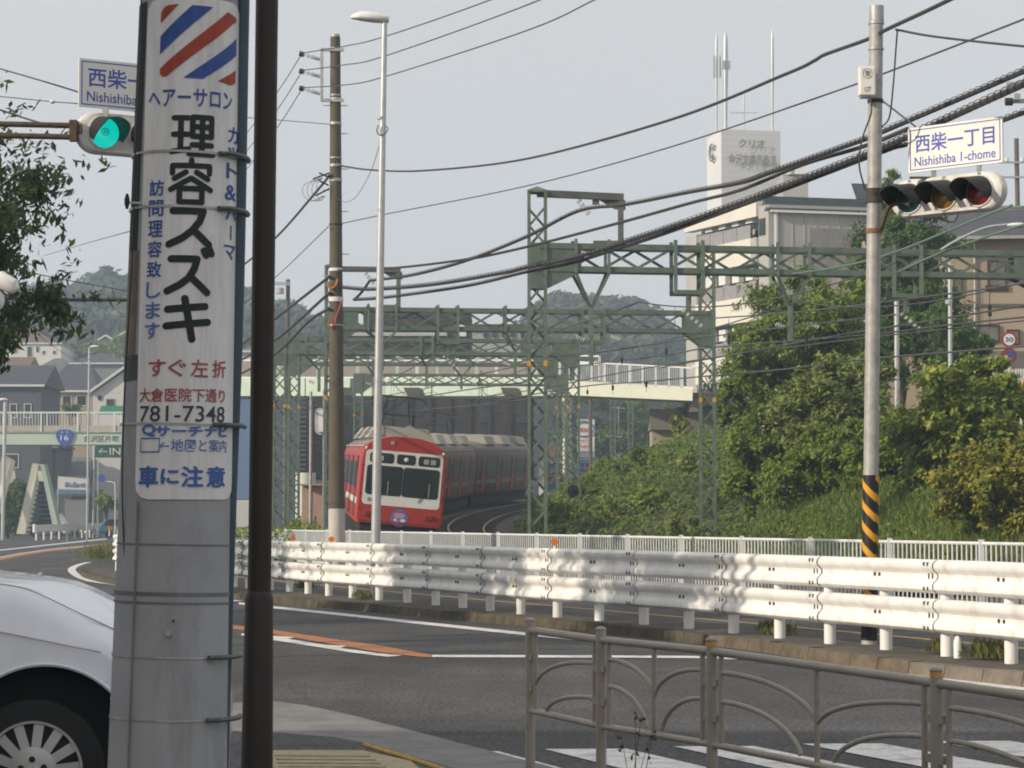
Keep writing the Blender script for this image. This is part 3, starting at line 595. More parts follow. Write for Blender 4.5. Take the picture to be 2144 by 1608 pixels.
p = P(266, 424, CY_-0.15); MB().tube([p+V((-.0, 0, .03)), p+V((0, 0, .012)), p-V((0, 0, .004)), p-V((0, 0, .022))], [.004, .009, .009, .004], 8).build('stud', DARK, cpole, True); MB().bar(p, p+V((0.06, 0.02, 0)), 0.008, 0.008).build('stud_arm', GALV, cpole)

# ============================================================ dark brown pole in front
BR = mat('brown_paint', (0.026, 0.021, 0.018), 0.5, var=0.2, scale=6)
BY = 6.8; t = thing('brown_pole', 'slim dark brown steel pole with a wider sleeve at its foot', 'pole', V((P(534, 1608, BY).x, BY, 0)))
f0 = lambda y: V((P(lerp(559, 538, y/1608), y, BY).x, BY, P(559, y, BY).z))
MB().tube([f0(-900), f0(0), f0(1240)], [0.0315, 0.0325, 0.0335], 28).build('upper_shaft', BR, t, True)
MB().tube([f0(1238), f0(1246), f0(1256), f0(1608), f0(2117)], [0.0335, 0.0375, 0.0405, 0.0450, 0.050], 28).build('sleeve', BR, t, True)

# ============================================================ galvanised signal pole (right)
def ax2(p0, p1): return lambda z: p0+(p1-p0)*((z-p0.z)/(p1.z-p0.z))
SY = 25.0; sb = G(1815, 1345, ISL); sb.y = SY; sb.x = ZX(1815, SY); st = P(1835, 15, SY); sax = ax2(sb, st)
spole = thing('signal_pole', 'galvanised signal pole with black and yellow striped foot behind the guardrail', 'signal pole', sb)
ST = mat('signal_steel', (0.36, 0.36, 0.35), 0.55, 0.2, var=0.25, scale=9, dirt=(0.46, 0.42, 0.36), dscale=6, damt=0.5)
MB().tube([sb-V((0, 0, .1)), sax(1.9), sax(1.95), st], [0.083, 0.081, 0.079, 0.073], 24).build('shaft', ST, spole, True)
MB().tube([st-V((0, 0, .15)), st+V((0, 0, .01))], 0.078, 24).build('cap', GALV, spole, True)
z0s, z1s = P(1815, 1300, SY).z, P(1817, 995, SY).z
slv = MB().tube([sax(z0s-0.2), sax(z1s)], 0.086, 28).build('sleeve', mat('sleeve_black', (0.012, 0.013, 0.015), 0.5, var=0.1), spole, True)
YEL = mat('stripe_yellow', (0.62, 0.30, 0.02), 0.45, var=0.08, scale=20)
for k in range(7):
    zc = z1s-0.10-k*0.213
    for a0, a1, dz in ((-1.75, 0.42, 0.0), (0.42, 1.9, 0.045)):
        vs = []; n = 12
        for i in range(n+1):
            a = lerp(a0, a1, i/n); zz_ = zc+dz-(a-a0)*0.085*(1 if dz == 0 else 0.8)
            for d in (0.0, -0.085):
                z = min(z1s-0.002, zz_+d+0.09); c = sax(z); vs.append(V((c.x+0.0875*math.sin(a), c.y-0.0875*math.cos(a), z)))
        MB().add(vs, [(2*i, 2*i+1, 2*i+3, 2*i+2) for i in range(n)]).build('yellow_stripe', YEL, slv, True)
def ringband(c, r, h, m, parent, name='band'): return MB().tube([c-V((0, 0, h/2)), c+V((0, 0, h/2))], r, 20).build(name, m, parent, True)
for py, h, m in ((48, .03, GALV), (103, .02, GALV), (212, .04, DARK), (484, .05, mat('rusty', (0.22, 0.12, 0.06), 0.8, var=0.4, scale=20))): ringband(sax(P(1830, py, SY).z), 0.084, h, m, spole)
ringband(sax(P(1826, 410, SY).z), 0.094, 0.15, mat('bracket_dark', (0.055, 0.05, 0.042), 0.7, var=0.4, scale=15), spole, 'clamp')
# white relay box with mark and 12T
bx0 = P(1815, 171, SY-0.17); t = thing('signal_box', 'white control box marked 12T strapped to the galvanised signal pole', 'control box', bx0-V((0, 0, 0.16)))
BXW = mat('box_white', (0.74, 0.73, 0.70), 0.45, var=0.06, scale=6)
MB().box(bx0, (0.175, 0.12, 0.31)).build('case', BXW, t, bevel=0.018)
MB().box(bx0+V((0.005, 0.02, -0.162)), (0.15, 0.10, 0.016)).build('base_flange', GALV, t)
for r_ in (0.052, 0.045): pass
MB().tube([bx0+V((0.048*math.cos(a), -0.0615, 0.075+0.052*math.sin(a))) for a in [2*math.pi*i/24 for i in range(24)]], 0.0022, 5).build('emblem', INKK, t)
flattext('emblem', '警', bx0+V((0, -0.0615, 0.075)), (1, 0, 0), (0, 0, 1), 0.055, 0.06, INKK, t); flattext('lettering', '12T', bx0+V((0, -0.0615, -0.09)), (1, 0, 0), (0, 0, 1), 0.066, 0.05, INKK, t, 0.004)
# ------------------------------------------------------------ signal heads
SIGB = mat('signal_body', (0.66, 0.66, 0.64), 0.4, var=0.08, scale=4, dirt=(0.36, 0.28, 0.20), dscale=6, damt=0.5)
VIS = mat('visor_black', (0.015, 0.015, 0.016), 0.55, var=0.2); RUST = mat('rusty_pipe', (0.095, 0.065, 0.045), 0.8, var=0.4, scale=14)
def signal(label, c, nrm, lit, rvis, name='traffic_signal'):
    """three-lamp horizontal head, capsule body, hooded lenses; c centre, nrm facing"""
    n = V(nrm).normalized(); z = V((0, 0, 1)); x = z.cross(n).normalized()*-1     # x: green to red as the driver sees it
    x = n.cross(z)*-1 if False else V((-n.y, n.x, 0))
    t = thing(name, label, 'traffic light', c-V((0, 0, 0.21)))
    out = []; hw, hh = 0.69, 0.205
    for s, a0 in ((1, -90), (-1, 90)):
        for i in range(13): a = R(a0+180*i/12); out.append((s*(hw-hh)+hh*math.cos(a), hh*math.sin(a)))
    rings = [(-0.09, 0.88), (-0.06, 0.97), (0.0, 1.0), (0.05, 0.97), (0.075, 0.90)]; vs = []; k = len(out)
    for d, q in rings: vs += [c+x*(u*(q if abs(u) < 99 else 1))+z*(v*q)+n*d for u, v in out]
    fs = [(i*k+j, i*k+(j+1) % k, (i+1)*k+(j+1) % k, (i+1)*k+j) for i in range(len(rings)-1) for j in range(k)]+[tuple(range(k)), tuple((len(rings)-1)*k+j for j in range(k))]
    MB().add(vs, fs).build('body', SIGB, t, True)
    cols = [((0.0, 0.10, 0.10), (0.0, 0.9, 0.72)), ((0.26, 0.12, 0.006), (1, .6, 0)), ((0.25, 0.008, 0.01), (1, 0, 0))]
    for j, u in enumerate((-0.42, 0.0, 0.42)):
        cc = c+x*u
        lens = MB()
        rr = [0.148, 0.13, 0.09, 0.04]; dd = [0.078, 0.095, 0.108, 0.113]; vs = []
        for r_, d in zip(rr, dd): vs += [cc+n*d+x*(r_*math.cos(a))+z*(r_*math.sin(a)) for a in [2*math.pi*i/24 for i in range(24)]]
        lens.add(vs, [(i*24+q, i*24+(q+1) % 24, (i+1)*24+(q+1) % 24, (i+1)*24+q) for i in range(3) for q in range(24)]+[tuple(72+q for q in range(24))])
        on = lit == j
        nm = ('green_lens', 'amber_lens', 'red_lens')[j]
        lo = lens.build(nm, mat('lens_on' if on else 'lens%d' % j, cols[j][0], 0.2, var=0, spec=0.6, emit=cols[j][1] if on else None, es=0.62 if on else 0), t, True)
        if on:
            for r_, d in ((0.035, 0.113), (0.014, 0.118)): MB().tube([cc+n*d+x*(r_*math.cos(a))+z*(r_*math.sin(a)) for a in [2*math.pi*i/20 for i in range(21)]], 0.004, 5).build('led_ring', mat('lens_dim', (0.0, 0.16, 0.14), 0.3, var=0), lo)
        MB().tube([cc+n*0.082+x*(0.158*math.cos(a))+z*(0.158*math.sin(a)) for a in [2*math.pi*i/28 for i in range(29)]], 0.010, 6).build('lens_rim', SIGB, t, True)
        vs = []; m_ = 22                                                    # hood: open below
        for i in range(m_+1):
            a = R(lerp(-28, 208, i/m_)); ln = 0.30*(0.35+0.65*max(0, math.sin(a*1.0)*0.75+0.25) if True else 1)
            ln = 0.06+0.31*min(1, max(0, (math.sin(a)+0.47)/1.0))
            for d in (0.075, 0.075+ln):
                for rr_ in (0.156, 0.150): vs.append(cc+n*d+x*(rr_*math.cos(a))+z*(rr_*math.sin(a)-(0.055 if d > 0.16 else 0)))
        fs = []
        for i in range(m_):
            q = i*4; w_ = q+4
            fs += [(q, w_, w_+2, q+2), (q+1, q+3, w_+3, w_+1), (q+2, w_+2, w_+3, q+3)]
        fs += [(0, 2, 3, 1), (m_*4, m_*4+1, m_*4+3, m_*4+2)]
        MB().add(vs, fs).build('hood', VIS, t, True)
        for s_ in (-1, 1): MB().box(cc+n*0.075+z*(s_*0.178), (0.035, 0.03, 0.02)).build('clip', GALV, t)
    return t, x, n
def nameplate(label, tl, x, wd, ht, parent_name='street_sign', txt2='Nishishiba 1-chome'):
    """white plate with blue border and place name; tl top left corner"""
    z = V((0, 0, 1)); n = x.cross(z); c = tl+x*(wd/2)-z*(ht/2)
    t = thing(parent_name, label, 'sign', c-z*(ht/2))
    PB = mat('plate_blue', (0.06, 0.09, 0.42), 0.5, var=0.05)
    def pl(w_, h_, d, m, nm, th=0.012): MB().poly([c+x*(-w_/2)+z*(-h_/2)+n*d, c+x*(w_/2)+z*(-h_/2)+n*d, c+x*(w_/2)+z*(h_/2)+n*d, c+x*(-w_/2)+z*(h_/2)+n*d], n*-th).build(nm, m, t)
    PW = mat('plate_white', (0.76, 0.75, 0.71), 0.4, var=0.04, scale=3)
    pl(wd, ht, 0, PW, 'plate', 0.02)
    e = 0.028; th = 0.009
    for (u0, v0, u1, v1) in ((-1, -1, 1, -1), (-1, 1, 1, 1), (-1, -1, -1, 1), (1, -1, 1, 1)):
        a = c+x*(u0*(wd/2-e))+z*(v0*(ht/2-e))+n*0.002; d = c+x*(u1*(wd/2-e))+z*(v1*(ht/2-e))+n*0.002
        MB().bar(a, d, th, 0.003, up=n).build('border', PB, t)
    flattext('lettering', '西柴一丁目', c+z*(ht*0.13), x, z, wd*0.84, ht*0.40, PB, t, 0.012, 0.003); flattext('lettering', txt2, c-z*(ht*0.27), x, z, wd*0.86, ht*0.21, PB, t, 0.008, 0.003)
    return t
rc = P(1985, 409, 24.5); rn = V((-0.68, -0.73, 0))
rs, rx, rn_ = signal('unlit three-lamp traffic signal with black hoods on the galvanised pole', rc, rn, -1, 1)
pa = sax(P(1826, 410, SY).z); lp = rc-rx*0.62
MB().bar(pa, rc-rx*0.45-rn_*0.12+V((0, 0, 0.03)), 0.07, 0.06).build('arm', mat('bracket_dark', (0.05, 0.05, 0.05)), rs)
MB().tube(catmull([sax(P(1830, 484, SY).z)+V((0.06, -0.06, 0)), P(1850, 465, 24.85), P(1862, 432, 24.75), P(1885, 425, 24.7), P(1905, 428, 24.65)], 6), 0.022, 10).build('brace_pipe', RUST, rs, True)
MB().cyl(P(2086, 404, 24.1)-V((.03, 0, 0)), P(2098, 404, 24.1), 0.055, n=16).build('end_cap', GALV, rs, True)
MB().tube(catmull([P(1978, 449, 24.4), P(1985, 463, 24.4), P(1998, 464, 24.4), P(2006, 450, 24.35)], 5), 0.007, 6).build('cable_loop', CABLE, rs, True)
MB().box(P(1950, 372, 24.6), (0.45, 0.04, 0.02)).build('rust_patch', RUST, rs)
npR = nameplate('white place-name board with blue lettering above the unlit signal', P(1901, 269, 25.0), rx, 1.14, 0.475)
for u in (0.3, 0.85): p0 = P(1901, 269, 25.0)+rx*u+rn_*-0.02; MB().bar(p0-V((0, 0, 0.47)), p0-V((0, 0, 0.60)), 0.05, 0.03).build('mount', GALV, npR)
# left: lit signal on rusty pipes, its pole outside the frame
ln_ = V((0.50, -0.866, 0)); lc0 = P(219, 277, 22.7); lx = V((-ln_.y, ln_.x, 0)); lc = lc0+lx*0.42-ln_*0.09
ls, lx, ln_ = signal('traffic signal with its green lamp lit on rusty pipes', lc, ln_, 0, 1)
npL = nameplate('place-name board above the lit green signal, half behind the concrete pole', P(166, 121, 22.5), lx, 1.14, 0.465)
MB().bar(P(221, 226, 22.6), P(221, 245, 22.6), 0.05, 0.05).build('mount', GALV, npL)
t = thing('signal_mast', 'rusty signal mast reaching over the road to the lit green signal', 'signal pole', (-7.2, 22.2, 0))
MB().cyl((-7.2, 22.2, 0), (-7.2, 22.2, 6.2), 0.09, 0.07, 18).build('shaft', ST, t, True)
for py in (262, 286): e = P(153, py+1, 22.62); MB().tube([V((-7.2, 22.2, e.z+0.0)), e], 0.028, 10).build('arm_pipe', RUST, t, True)
e = P(154, 274, 22.6); MB().box(e, (0.07, 0.09, 0.20)).build('clamp', RUST, t); MB().box(e+V((0.05, 0, 0.02)), (0.06, 0.06, 0.08)).build('clamp', RUST, t)

# ============================================================ old concrete utility pole and street lamp
UY = 53.0; ub = V((ZX(707, UY), UY, 0)); ut = P(702, 78, UY); uax = ax2(ub, ut)
UP = mat('utility_brown', (0.115, 0.098, 0.070), 0.8, var=0.25, scale=3, dirt=(0.06, 0.055, 0.045), dscale=3)
up = thing('utility_pole', 'tall weathered brown concrete utility pole with white painted foot', 'utility pole', ub)
zw = P(706, 1065, UY).z
MB().tube([uax(zw), ut], [0.180, 0.112], 24).build('shaft', UP, up, True); MB().tube([ub-V((0, 0, .1)), uax(zw)], [0.192, 0.1815], 24).build('painted_foot', mat('foot_white', (0.52, 0.50, 0.45), 0.7, var=0.12, scale=5), up, True)
MB().tube([ut-V((0, 0, .02)), ut+V((0, 0, .06))], 0.103, 20).build('cap', GALV, up, True)
def ur(z): return lerp(0.192, 0.112, z/ut.z)
for py, h, m in ((105, .09, GALV), (200, .04, GALV), (209, .08, GALV), (259, .06, GALV), (331, .03, GALV), (347, .06, GALV), (377, .07, GALV), (470, .03, DARK), (565, .07, CERAM), (627, .10, CERAM), (681, .03, GALV)): z = P(702, py, UY).z; ringband(uax(z), ur(z)+0.012, h, m, up)
for i, (s, py) in enumerate(((1, 221), (-1, 221), (1, 280), (1, 354), (-1, 398), (1, 443), (1, 532), (-1, 577))): z = P(702, py, UY).z; c = uax(z); MB().bar(c+V((s*ur(z), 0, 0)), c+V((s*(ur(z)+0.15), 0, 0)), 0.02, 0.02).build('step_bolt', GALV, up)
for py in (104, 210): MB().bar(P(672, py, UY-.1), P(720, py, UY-.1), 0.07, 0.06).build('crossarm', GALV, up)
MB().bar(P(674, 103, UY-.1), P(674, 211, UY-.1), 0.06, 0.06).build('crossarm', GALV, up)
for py in (112, 148, 184):
    a = P(670, py+12, UY-.1); c = P(627, py, UY-.1); ins = thing_ = MB()
    for k in range(8):
        p = lerp(a, c, 0.25+k*0.1); ins.cyl(p, lerp(p, c, 0.06), 0.055 if k % 2 else 0.03, n=10)
    ins.build('insulator', CERAM if py < 0 else mat('insulator_grey', (0.35, 0.36, 0.38), 0.35, var=0.15), up, True); MB().tube([a, lerp(a, c, 0.3)], 0.04, 8).build('clevis', GALV, up, True); MB().tube([lerp(a, c, 0.80), c], 0.06, 8).build('clamp', DARK, up, True)
ORG = mat('cable_orange', (0.48, 0.20, 0.05), 0.6, var=0.15)
MB().tube(catmull([P(x, y, UY-.2) for x, y in ((707, 585), (703, 597), (694, 604), (688, 598), (688, 590))], 5), 0.025, 6).build('orange_cable', ORG, up, True)
MB().tube(catmull([P(x, y, UY-.2) for x, y in ((716, 628), (710, 648), (703, 665), (700, 680), (688, 684), (690, 668))], 5), 0.018, 6).build('orange_cable', mat('cable_red', (0.45, 0.10, 0.07), 0.6, var=0.15), up, True)
for x0, y0, x1, y1 in ((690, 362, 655, 375), (690, 372, 668, 362), (688, 388, 668, 378), (690, 395, 660, 410)): MB().tube([P(x0, y0, UY-.15), P(x1, y1, UY-.15)], 0.02, 6).build('bracket', DARK, up)
for k in range(4): MB().tube(catmull([P(x, y, UY-.15) for x, y in ((676, 372), (640+k*8, 385), (634+k*10, 405), (652+k*6, 421), (676+k*2, 410))], 6), 0.006, 5).build('loop_wire', WIRE, up)
LY = 40.5; lb = V((ZX(786, LY), LY, 0)); lt = P(805, 47, LY); lax = ax2(lb, lt)
LST = mat('lamp_steel', (0.50, 0.51, 0.51), 0.4, 0.5, var=0.12, scale=5)
sl = thing('street_lamp', 'tall galvanised street lamp with white lamp head behind the guardrail', 'street lamp', lb)
MB().tube([lb, lax(1.8), lt], [0.085, 0.078, 0.048], 18).build('shaft', LST, sl, True)
hd = P(775, 37, LY); b = MB(); vs = []; sec = [(-0.33, .02, -.02, .03), (-0.28, .08, -.03, .07), (-0.15, .125, -.055, .115), (0.05, .13, -.085, .10), (0.22, .10, -.095, .065), (0.32, .06, -.09, .05)]
for xx, hw, lo, hi in sec: vs += [hd+V((xx, math.cos(a)*hw, (hi if math.sin(a) > 0 else -lo)*math.sin(a))) for a in [2*math.pi*i/14 for i in range(14)]]
b.add(vs, [(i*14+k, i*14+(k+1) % 14, (i+1)*14+(k+1) % 14, (i+1)*14+k) for i in range(5) for k in range(14)]+[tuple(range(14)), tuple(70+k for k in range(14))]); b.build('lamp_head', mat('lamp_white', (0.70, 0.71, 0.71), 0.35, var=0.05), sl, True)
MB().tube([P(798, 247, LY)-V((0, 0, .02)), P(798, 247, LY)+V((0, 0, .02))], 0.066, 14).build('joint_ring', GALV, sl, True)
MB().tube(catmull([P(x, y, LY-.08) for x, y in ((792, 262), (789, 275), (795, 283), (806, 280), (812, 270), (808, 264))], 5), 0.01, 5).build('cable_loop', CABLE, sl, True)

# ============================================================ overhead wires
def wire(name, label, pts, r, m, coil=0.0, group=None, cat='wire', step=10):
    pw = [P(*p) for p in pts]
    if pts[-1][0] > 1400 and (pts[-1][0] >= 2144 or pts[-1][1] < 0): pw.append(pw[-1]+(pw[-1]-pw[-2]).normalized()*9)
    q = catmull(pw, step); b = MB(); b.tube(q, r, 6)
    if coil <= 0: o = b.build(name, m, None, True); return tag(o, label, cat, group)
    t = thing(name, label, cat, q[0]); b.build('sheath', m, t, True)
    c = MB(); q2 = resample(q, coil/7.0); h = []
    for i, p in enumerate(q2):
        a = 2*math.pi*i/7.0; tt = (q2[min(i+1, len(q2)-1)]-q2[max(0, i-1)]).normalized(); x = tt.cross(V((0, 0, 1))).normalized(); z = x.cross(tt)
        h.append(p+x*(math.cos(a)*r*1.25)+z*(math.sin(a)*r*1.3+r*0.35))
    c.tube(h, r*0.2, 3); c.build('spiral_hanger', WIRE, t)
    return t
HG = 'power lines running over the street from the brown utility pole'
wire('power_line', 'topmost of three power lines running from the brown utility pole over the street', [(628, 112, 52.9), (720, 97, 51), (804, 77, 48), (1026, 0, 42), (1400, -150, 33)], .012, WIRE)
wire('power_line', 'middle one of three power lines running from the brown utility pole over the street', [(628, 148, 52.9), (720, 136, 51), (804, 118, 48), (1110, 8, 41), (1450, -140, 33)], .012, WIRE)
wire('power_line', 'lowest of three power lines running from the brown utility pole over the street', [(628, 184, 52.9), (720, 178, 51), (804, 161, 48), (1100, 65, 41), (1248, -2, 38), (1500, -130, 33)], .012, WIRE)
for y, nm in ((118, 'top'), (155, 'middle'), (192, 'bottom')): wire('feeder_line', 'steep line falling away from the %s insulator of the brown utility pole' % nm, [(629, y, 52.8), (584, y+70, 62), (520, y+158-((192-y)*0.02), 78), (450, y+250, 100)], .012, WIRE)
wire('messenger_cable', 'thick sagging cable from the brown utility pole to the top of the signal pole', [(712, 347, 52.9), (780, 356, 51), (892, 357, 48.5), (1100, 333, 44), (1400, 252, 35), (1643, 156, 29), (1705, 127, 27.5), (1728, 114, 27), (1817, 82, 25.2), (1858, 61, 24.7), (1987, 0, 22.5), (2200, -110, 20)], .021, CABLE)
wire('telephone_wire', 'single thin wire from the brown utility pole passing behind the signal pole', [(716, 468, 52.9), (810, 448, 50), (1100, 390, 44), (1400, 309, 36), (1796, 175, 28), (1848, 155, 27), (2144, 40, 24), (2300, -25, 22)], .011, WIRE)
D1 = [(774, 588, 51.5), (864, 576, 49), (976, 546, 46), (1100, 497, 43.5), (1211, 442, 41.5), (1306, 429, 39.5), (1435, 404, 37), (1550, 383, 34), (1615, 361, 32), (1813, 291, 28), (1848, 276, 27.5), (2144, 149, 23.5), (2300, 80, 22)]
wire('telecom_cable', 'black spiral-wrapped cable kinked at the hanger below the green gantry horn', D1, .028, CABLE, 0.17, cat='cable')
wire('telecom_cable', 'black cable leaving the brown utility pole just above the spiral-wrapped pair', [(708, 566, 52.9), (836, 560, 49), (976, 543, 46), (1050, 529, 44.5), (1143, 507, 42.8), (1306, 464, 39.4), (1446, 425, 36.7), (1550, 398, 34.2), (1680, 345, 31), (1813, 305, 28.2), (1900, 270, 26.5)], .026, CABLE, 0.0, cat='cable')
wire('telecom_cable', 'thickest spiral-wrapped black cable crossing in front of the green gantry', [(716, 602, 52.9), (780, 606, 51), (906, 596, 47), (1050, 572, 43.5), (1101, 560, 42.5), (1199, 540, 40.5), (1295, 511, 38.5), (1400, 477, 36), (1550, 425, 33), (1622, 398, 31.5), (1813, 324, 28), (1900, 287, 26.5), (2144, 176, 23), (2300, 105, 21.5)], .034, CABLE, 0.19, cat='cable')
wire('telecom_cable', 'lower black cable joining the thickest cable in front of the gantry column', [(741, 628, 52.4), (808, 623, 50), (976, 599, 46), (1100, 570, 43), (1199, 550, 40.8), (1295, 520, 38.6), (1400, 486, 36.2), (1622, 404, 31.6), (1844, 319, 27.6), (1900, 302, 27), (2080, 257, 25.8), (2144, 236, 25.3), (2300, 190, 24)], .028, CABLE, 0.15, cat='cable')
wire('telecom_cable', 'short doubled cable between the hanger and the foot of the cable bundle', [(741, 628, 52.4), (757, 612, 52), (774, 588, 51.5)], .03, CABLE, cat='cable')
for a, nm in (([(690, 579, 52.8), (578, 666, 66), (505, 722, 78), (440, 770, 90)], 'upper'), ([(690, 613, 52.8), (578, 711, 66), (500, 757, 80), (440, 795, 92)], 'middle'), ([(688, 646, 52.8), (645, 674, 57), (578, 740, 66), (500, 785, 82), (440, 815, 94)], 'lower')): wire('telecom_cable', '%s thick cable slanting from the brown utility pole down behind the brown street pole' % nm, a, .035, CABLE, cat='cable')
wire('telecom_cable', 'steep cable from the bracket cluster of the brown utility pole', [(690, 367, 52.8), (665, 398, 55), (582, 493, 65), (511, 554, 76), (440, 610, 90)], .03, CABLE, cat='cable')
wire('telephone_wire', 'thin wire slanting from the middle of the brown utility pole', [(688, 474, 52.8), (581, 577, 66), (500, 645, 80)], .011, WIRE)
wire('stay_wire', 'pale stay wire running level to the brown utility pole', [(690, 260, 53), (592, 252, 48), (500, 245, 42), (350, 238, 36)], .010, GALV)
wire('lamp_wire', 'thin slack wire from the street lamp to the brown utility pole', [(796, 300, 40.6), (775, 362, 43.5), (747, 410, 48), (724, 423, 51), (704, 414, 52.8)], .006, WIRE)
wire('service_wire', 'service wire leaving the top of the signal pole towards the right', [(1876, 62, 24.6), (1960, 77, 23.5), (2144, 97, 21.5), (2300, 108, 20)], .013, CABLE)
wire('service_wire', 'black drop cable looping down beside the signal pole', [(1879, 62, 24.6), (1876, 100, 24.7), (1870, 180, 24.7), (1862, 245, 24.75), (1845, 267, 24.85)], .009, CABLE)
wire('service_wire', 'black cable hanging from the box down the signal pole', [(1822, 206, 24.8), (1824, 236, 24.75), (1805, 292, 24.75), (1799, 345, 24.75), (1811, 397, 24.85)], .009, CABLE)
wire('stay_wire', 'short stay from the signal pole to the place-name board', [(1849, 212, 24.9), (1885, 240, 25), (1918, 266, 25.1)], .010, GALV)
wire('service_wire', 'wire slanting from the left tree to the place-name board', [(-40, 135, 30), (11, 147, 29), (162, 192, 26), (330, 250, 22.9)], .010, WIRE)
wire('service_wire', 'wire with a small white joint running behind the left place-name board', [(-40, 200, 31), (0, 202, 30), (110, 213, 28), (162, 217, 27), (330, 235, 25)], .007, WIRE)
p = P(110, 213, 27.9); tag(MB().sph(p, 0.028, 8, (1.2, 1, .9)).build('wire_joint', CERAM, None, True), 'small white joint on the wire left of the place-name board', 'wire joint')
wire('service_wire', 'slack wire dropping to the rusty pipes of the lit signal', [(-40, 218, 25), (0, 230, 24.5), (60, 250, 23.5), (100, 261, 22.9)], .010, WIRE)
wire('telephone_wire', 'faint thin wire rising to the concrete sign pole', [(90, 536, 60), (134, 523, 52), (200, 504, 40), (277, 483, 30), (420, 445, 22)], .006, WIRE)
wire('telecom_cable', 'level thick black cable in front of the wooded hill', [(-40, 624, 60), (100, 627, 61), (272, 628, 62), (420, 628, 63)], .05, CABLE, cat='cable')
wire('telephone_wire', 'thin wire sloping down in front of the wooded hill', [(60, 570, 70), (137, 586, 72), (269, 610, 76), (420, 640, 80)], .016, WIRE)
for k, (y0, y1) in enumerate(((646, 720), (655, 735))): wire('telephone_wire', ('upper' if k == 0 else 'lower')+' of two wires drooping over the cream house with the brown roof', [(-30, y0-22, 80), (17, y0, 85), (70, y0+38, 100), (126, y1, 120), (200, y1+40, 150)], .014, WIRE)

# ============================================================ white car, front wing
WC = mat('car_white', (0.72, 0.75, 0.82), 0.22, var=0.03, scale=2, dirt=(0.55, 0.54, 0.53), dscale=3, damt=0.3, spec=0.5, coat=0.6)
car_x0 = (422-CX)/F*10.5; cy0 = 10.3        # front bumper x; near side y
car = thing('white_car', 'white hatchback stopped beside the concrete sign pole, only its front wing showing', 'car', (car_x0-1.9, cy0+0.8, 0))
whx = (82-CX)/F*10.35*1.0015; whz = 0.325
# stations from the nose backwards: x, half width, bottom, belt (crease), shoulder, top middle
S = [(0.00, .60, .34, .52, .60, .63), (-.05, .70, .24, .60, .68, .72), (-.16, .785, .20, .70, .77, .82), (-.28, .82, .19, .77, .845, .885), (-.40, .838, .19, .835, .905, .945), (-.53, .845, .19, .86, .975, .995), (-.676, .848, .19, .89, 1.045, 1.065), (-.78, .85, .19, .91, 1.085, 1.105), (-.884, .85, .19, .93, 1.105, 1.125), (-1.05, .85, .19, .95, 1.125, 1.145), (-1.22, .85, .19, .955, 1.14, 1.17), (-1.6, .85, .19, .96, 1.16, 1.42), (-2.0, .85, .19, .96, 1.17, 1.64), (-2.6, .85, .19, .96, 1.17, 1.70), (-3.3, .845, .20, .95, 1.15, 1.66), (-3.75, .82, .25, .92, 1.1, 1.35), (-3.95, .76, .32, .84, 1.0, 1.08)]
b = MB(); vs = []; cyc = cy0+0.85
for x, hw, zb, zc, zs, ztp in S:
    tw = hw*(0.80 if ztp-zs < 0.08 else 0.66)
    half = [(hw*.93, zb), (hw*.99, zb+.10), (hw, lerp(zb, zc, .55)), (hw*.995, zc-.02), (hw*.985, zc), (hw*.965, zc+.03), (hw*.93, lerp(zc, zs, .65)), (hw*.865, zs), (tw, lerp(zs, ztp, .75)), (tw*.55, ztp), (0, ztp+.005)]
    ring = [(-u, v) for u, v in half]+[(u, v) for u, v in half[::-1][1:]]
    vs += [V((car_x0+x, cyc+u, v)) for u, v in ring]
k = 21
b.add(vs, [(i*k+j, i*k+j+1, (i+1)*k+j+1, (i+1)*k+j) for i in range(len(S)-1) for j in range(k-1)]+[(i*k, (i+1)*k, (i+1)*k+k-1, i*k+k-1) for i in range(len(S)-1)]+[tuple(range(k)), tuple((len(S)-1)*k+j for j in range(k))])
body = b.build('body', WC, car, True)
cut = MB().cyl((whx+.05, cy0-.2, whz+.045), (whx+.05, cy0+.32, whz+.045), .405, n=56).build('cut', WC)
bm_ = body.modifiers.new('b', 'BOOLEAN'); bm_.object = cut; bm_.operation = 'DIFFERENCE'; bm_.solver = 'EXACT'
dg = bpy.context.evaluated_depsgraph_get(); nm_ = bpy.data.meshes.new_from_object(body.evaluated_get(dg)); body.modifiers.clear(); body.data = nm_
nm_.set_sharp_from_angle(angle=R(38)); bpy.data.objects.remove(cut)
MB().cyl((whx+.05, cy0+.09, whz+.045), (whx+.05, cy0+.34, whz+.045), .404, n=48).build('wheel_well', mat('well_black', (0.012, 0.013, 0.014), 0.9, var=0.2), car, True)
AL = mat('alloy', (0.46, 0.46, 0.45), 0.35, 0.55, var=0.06)
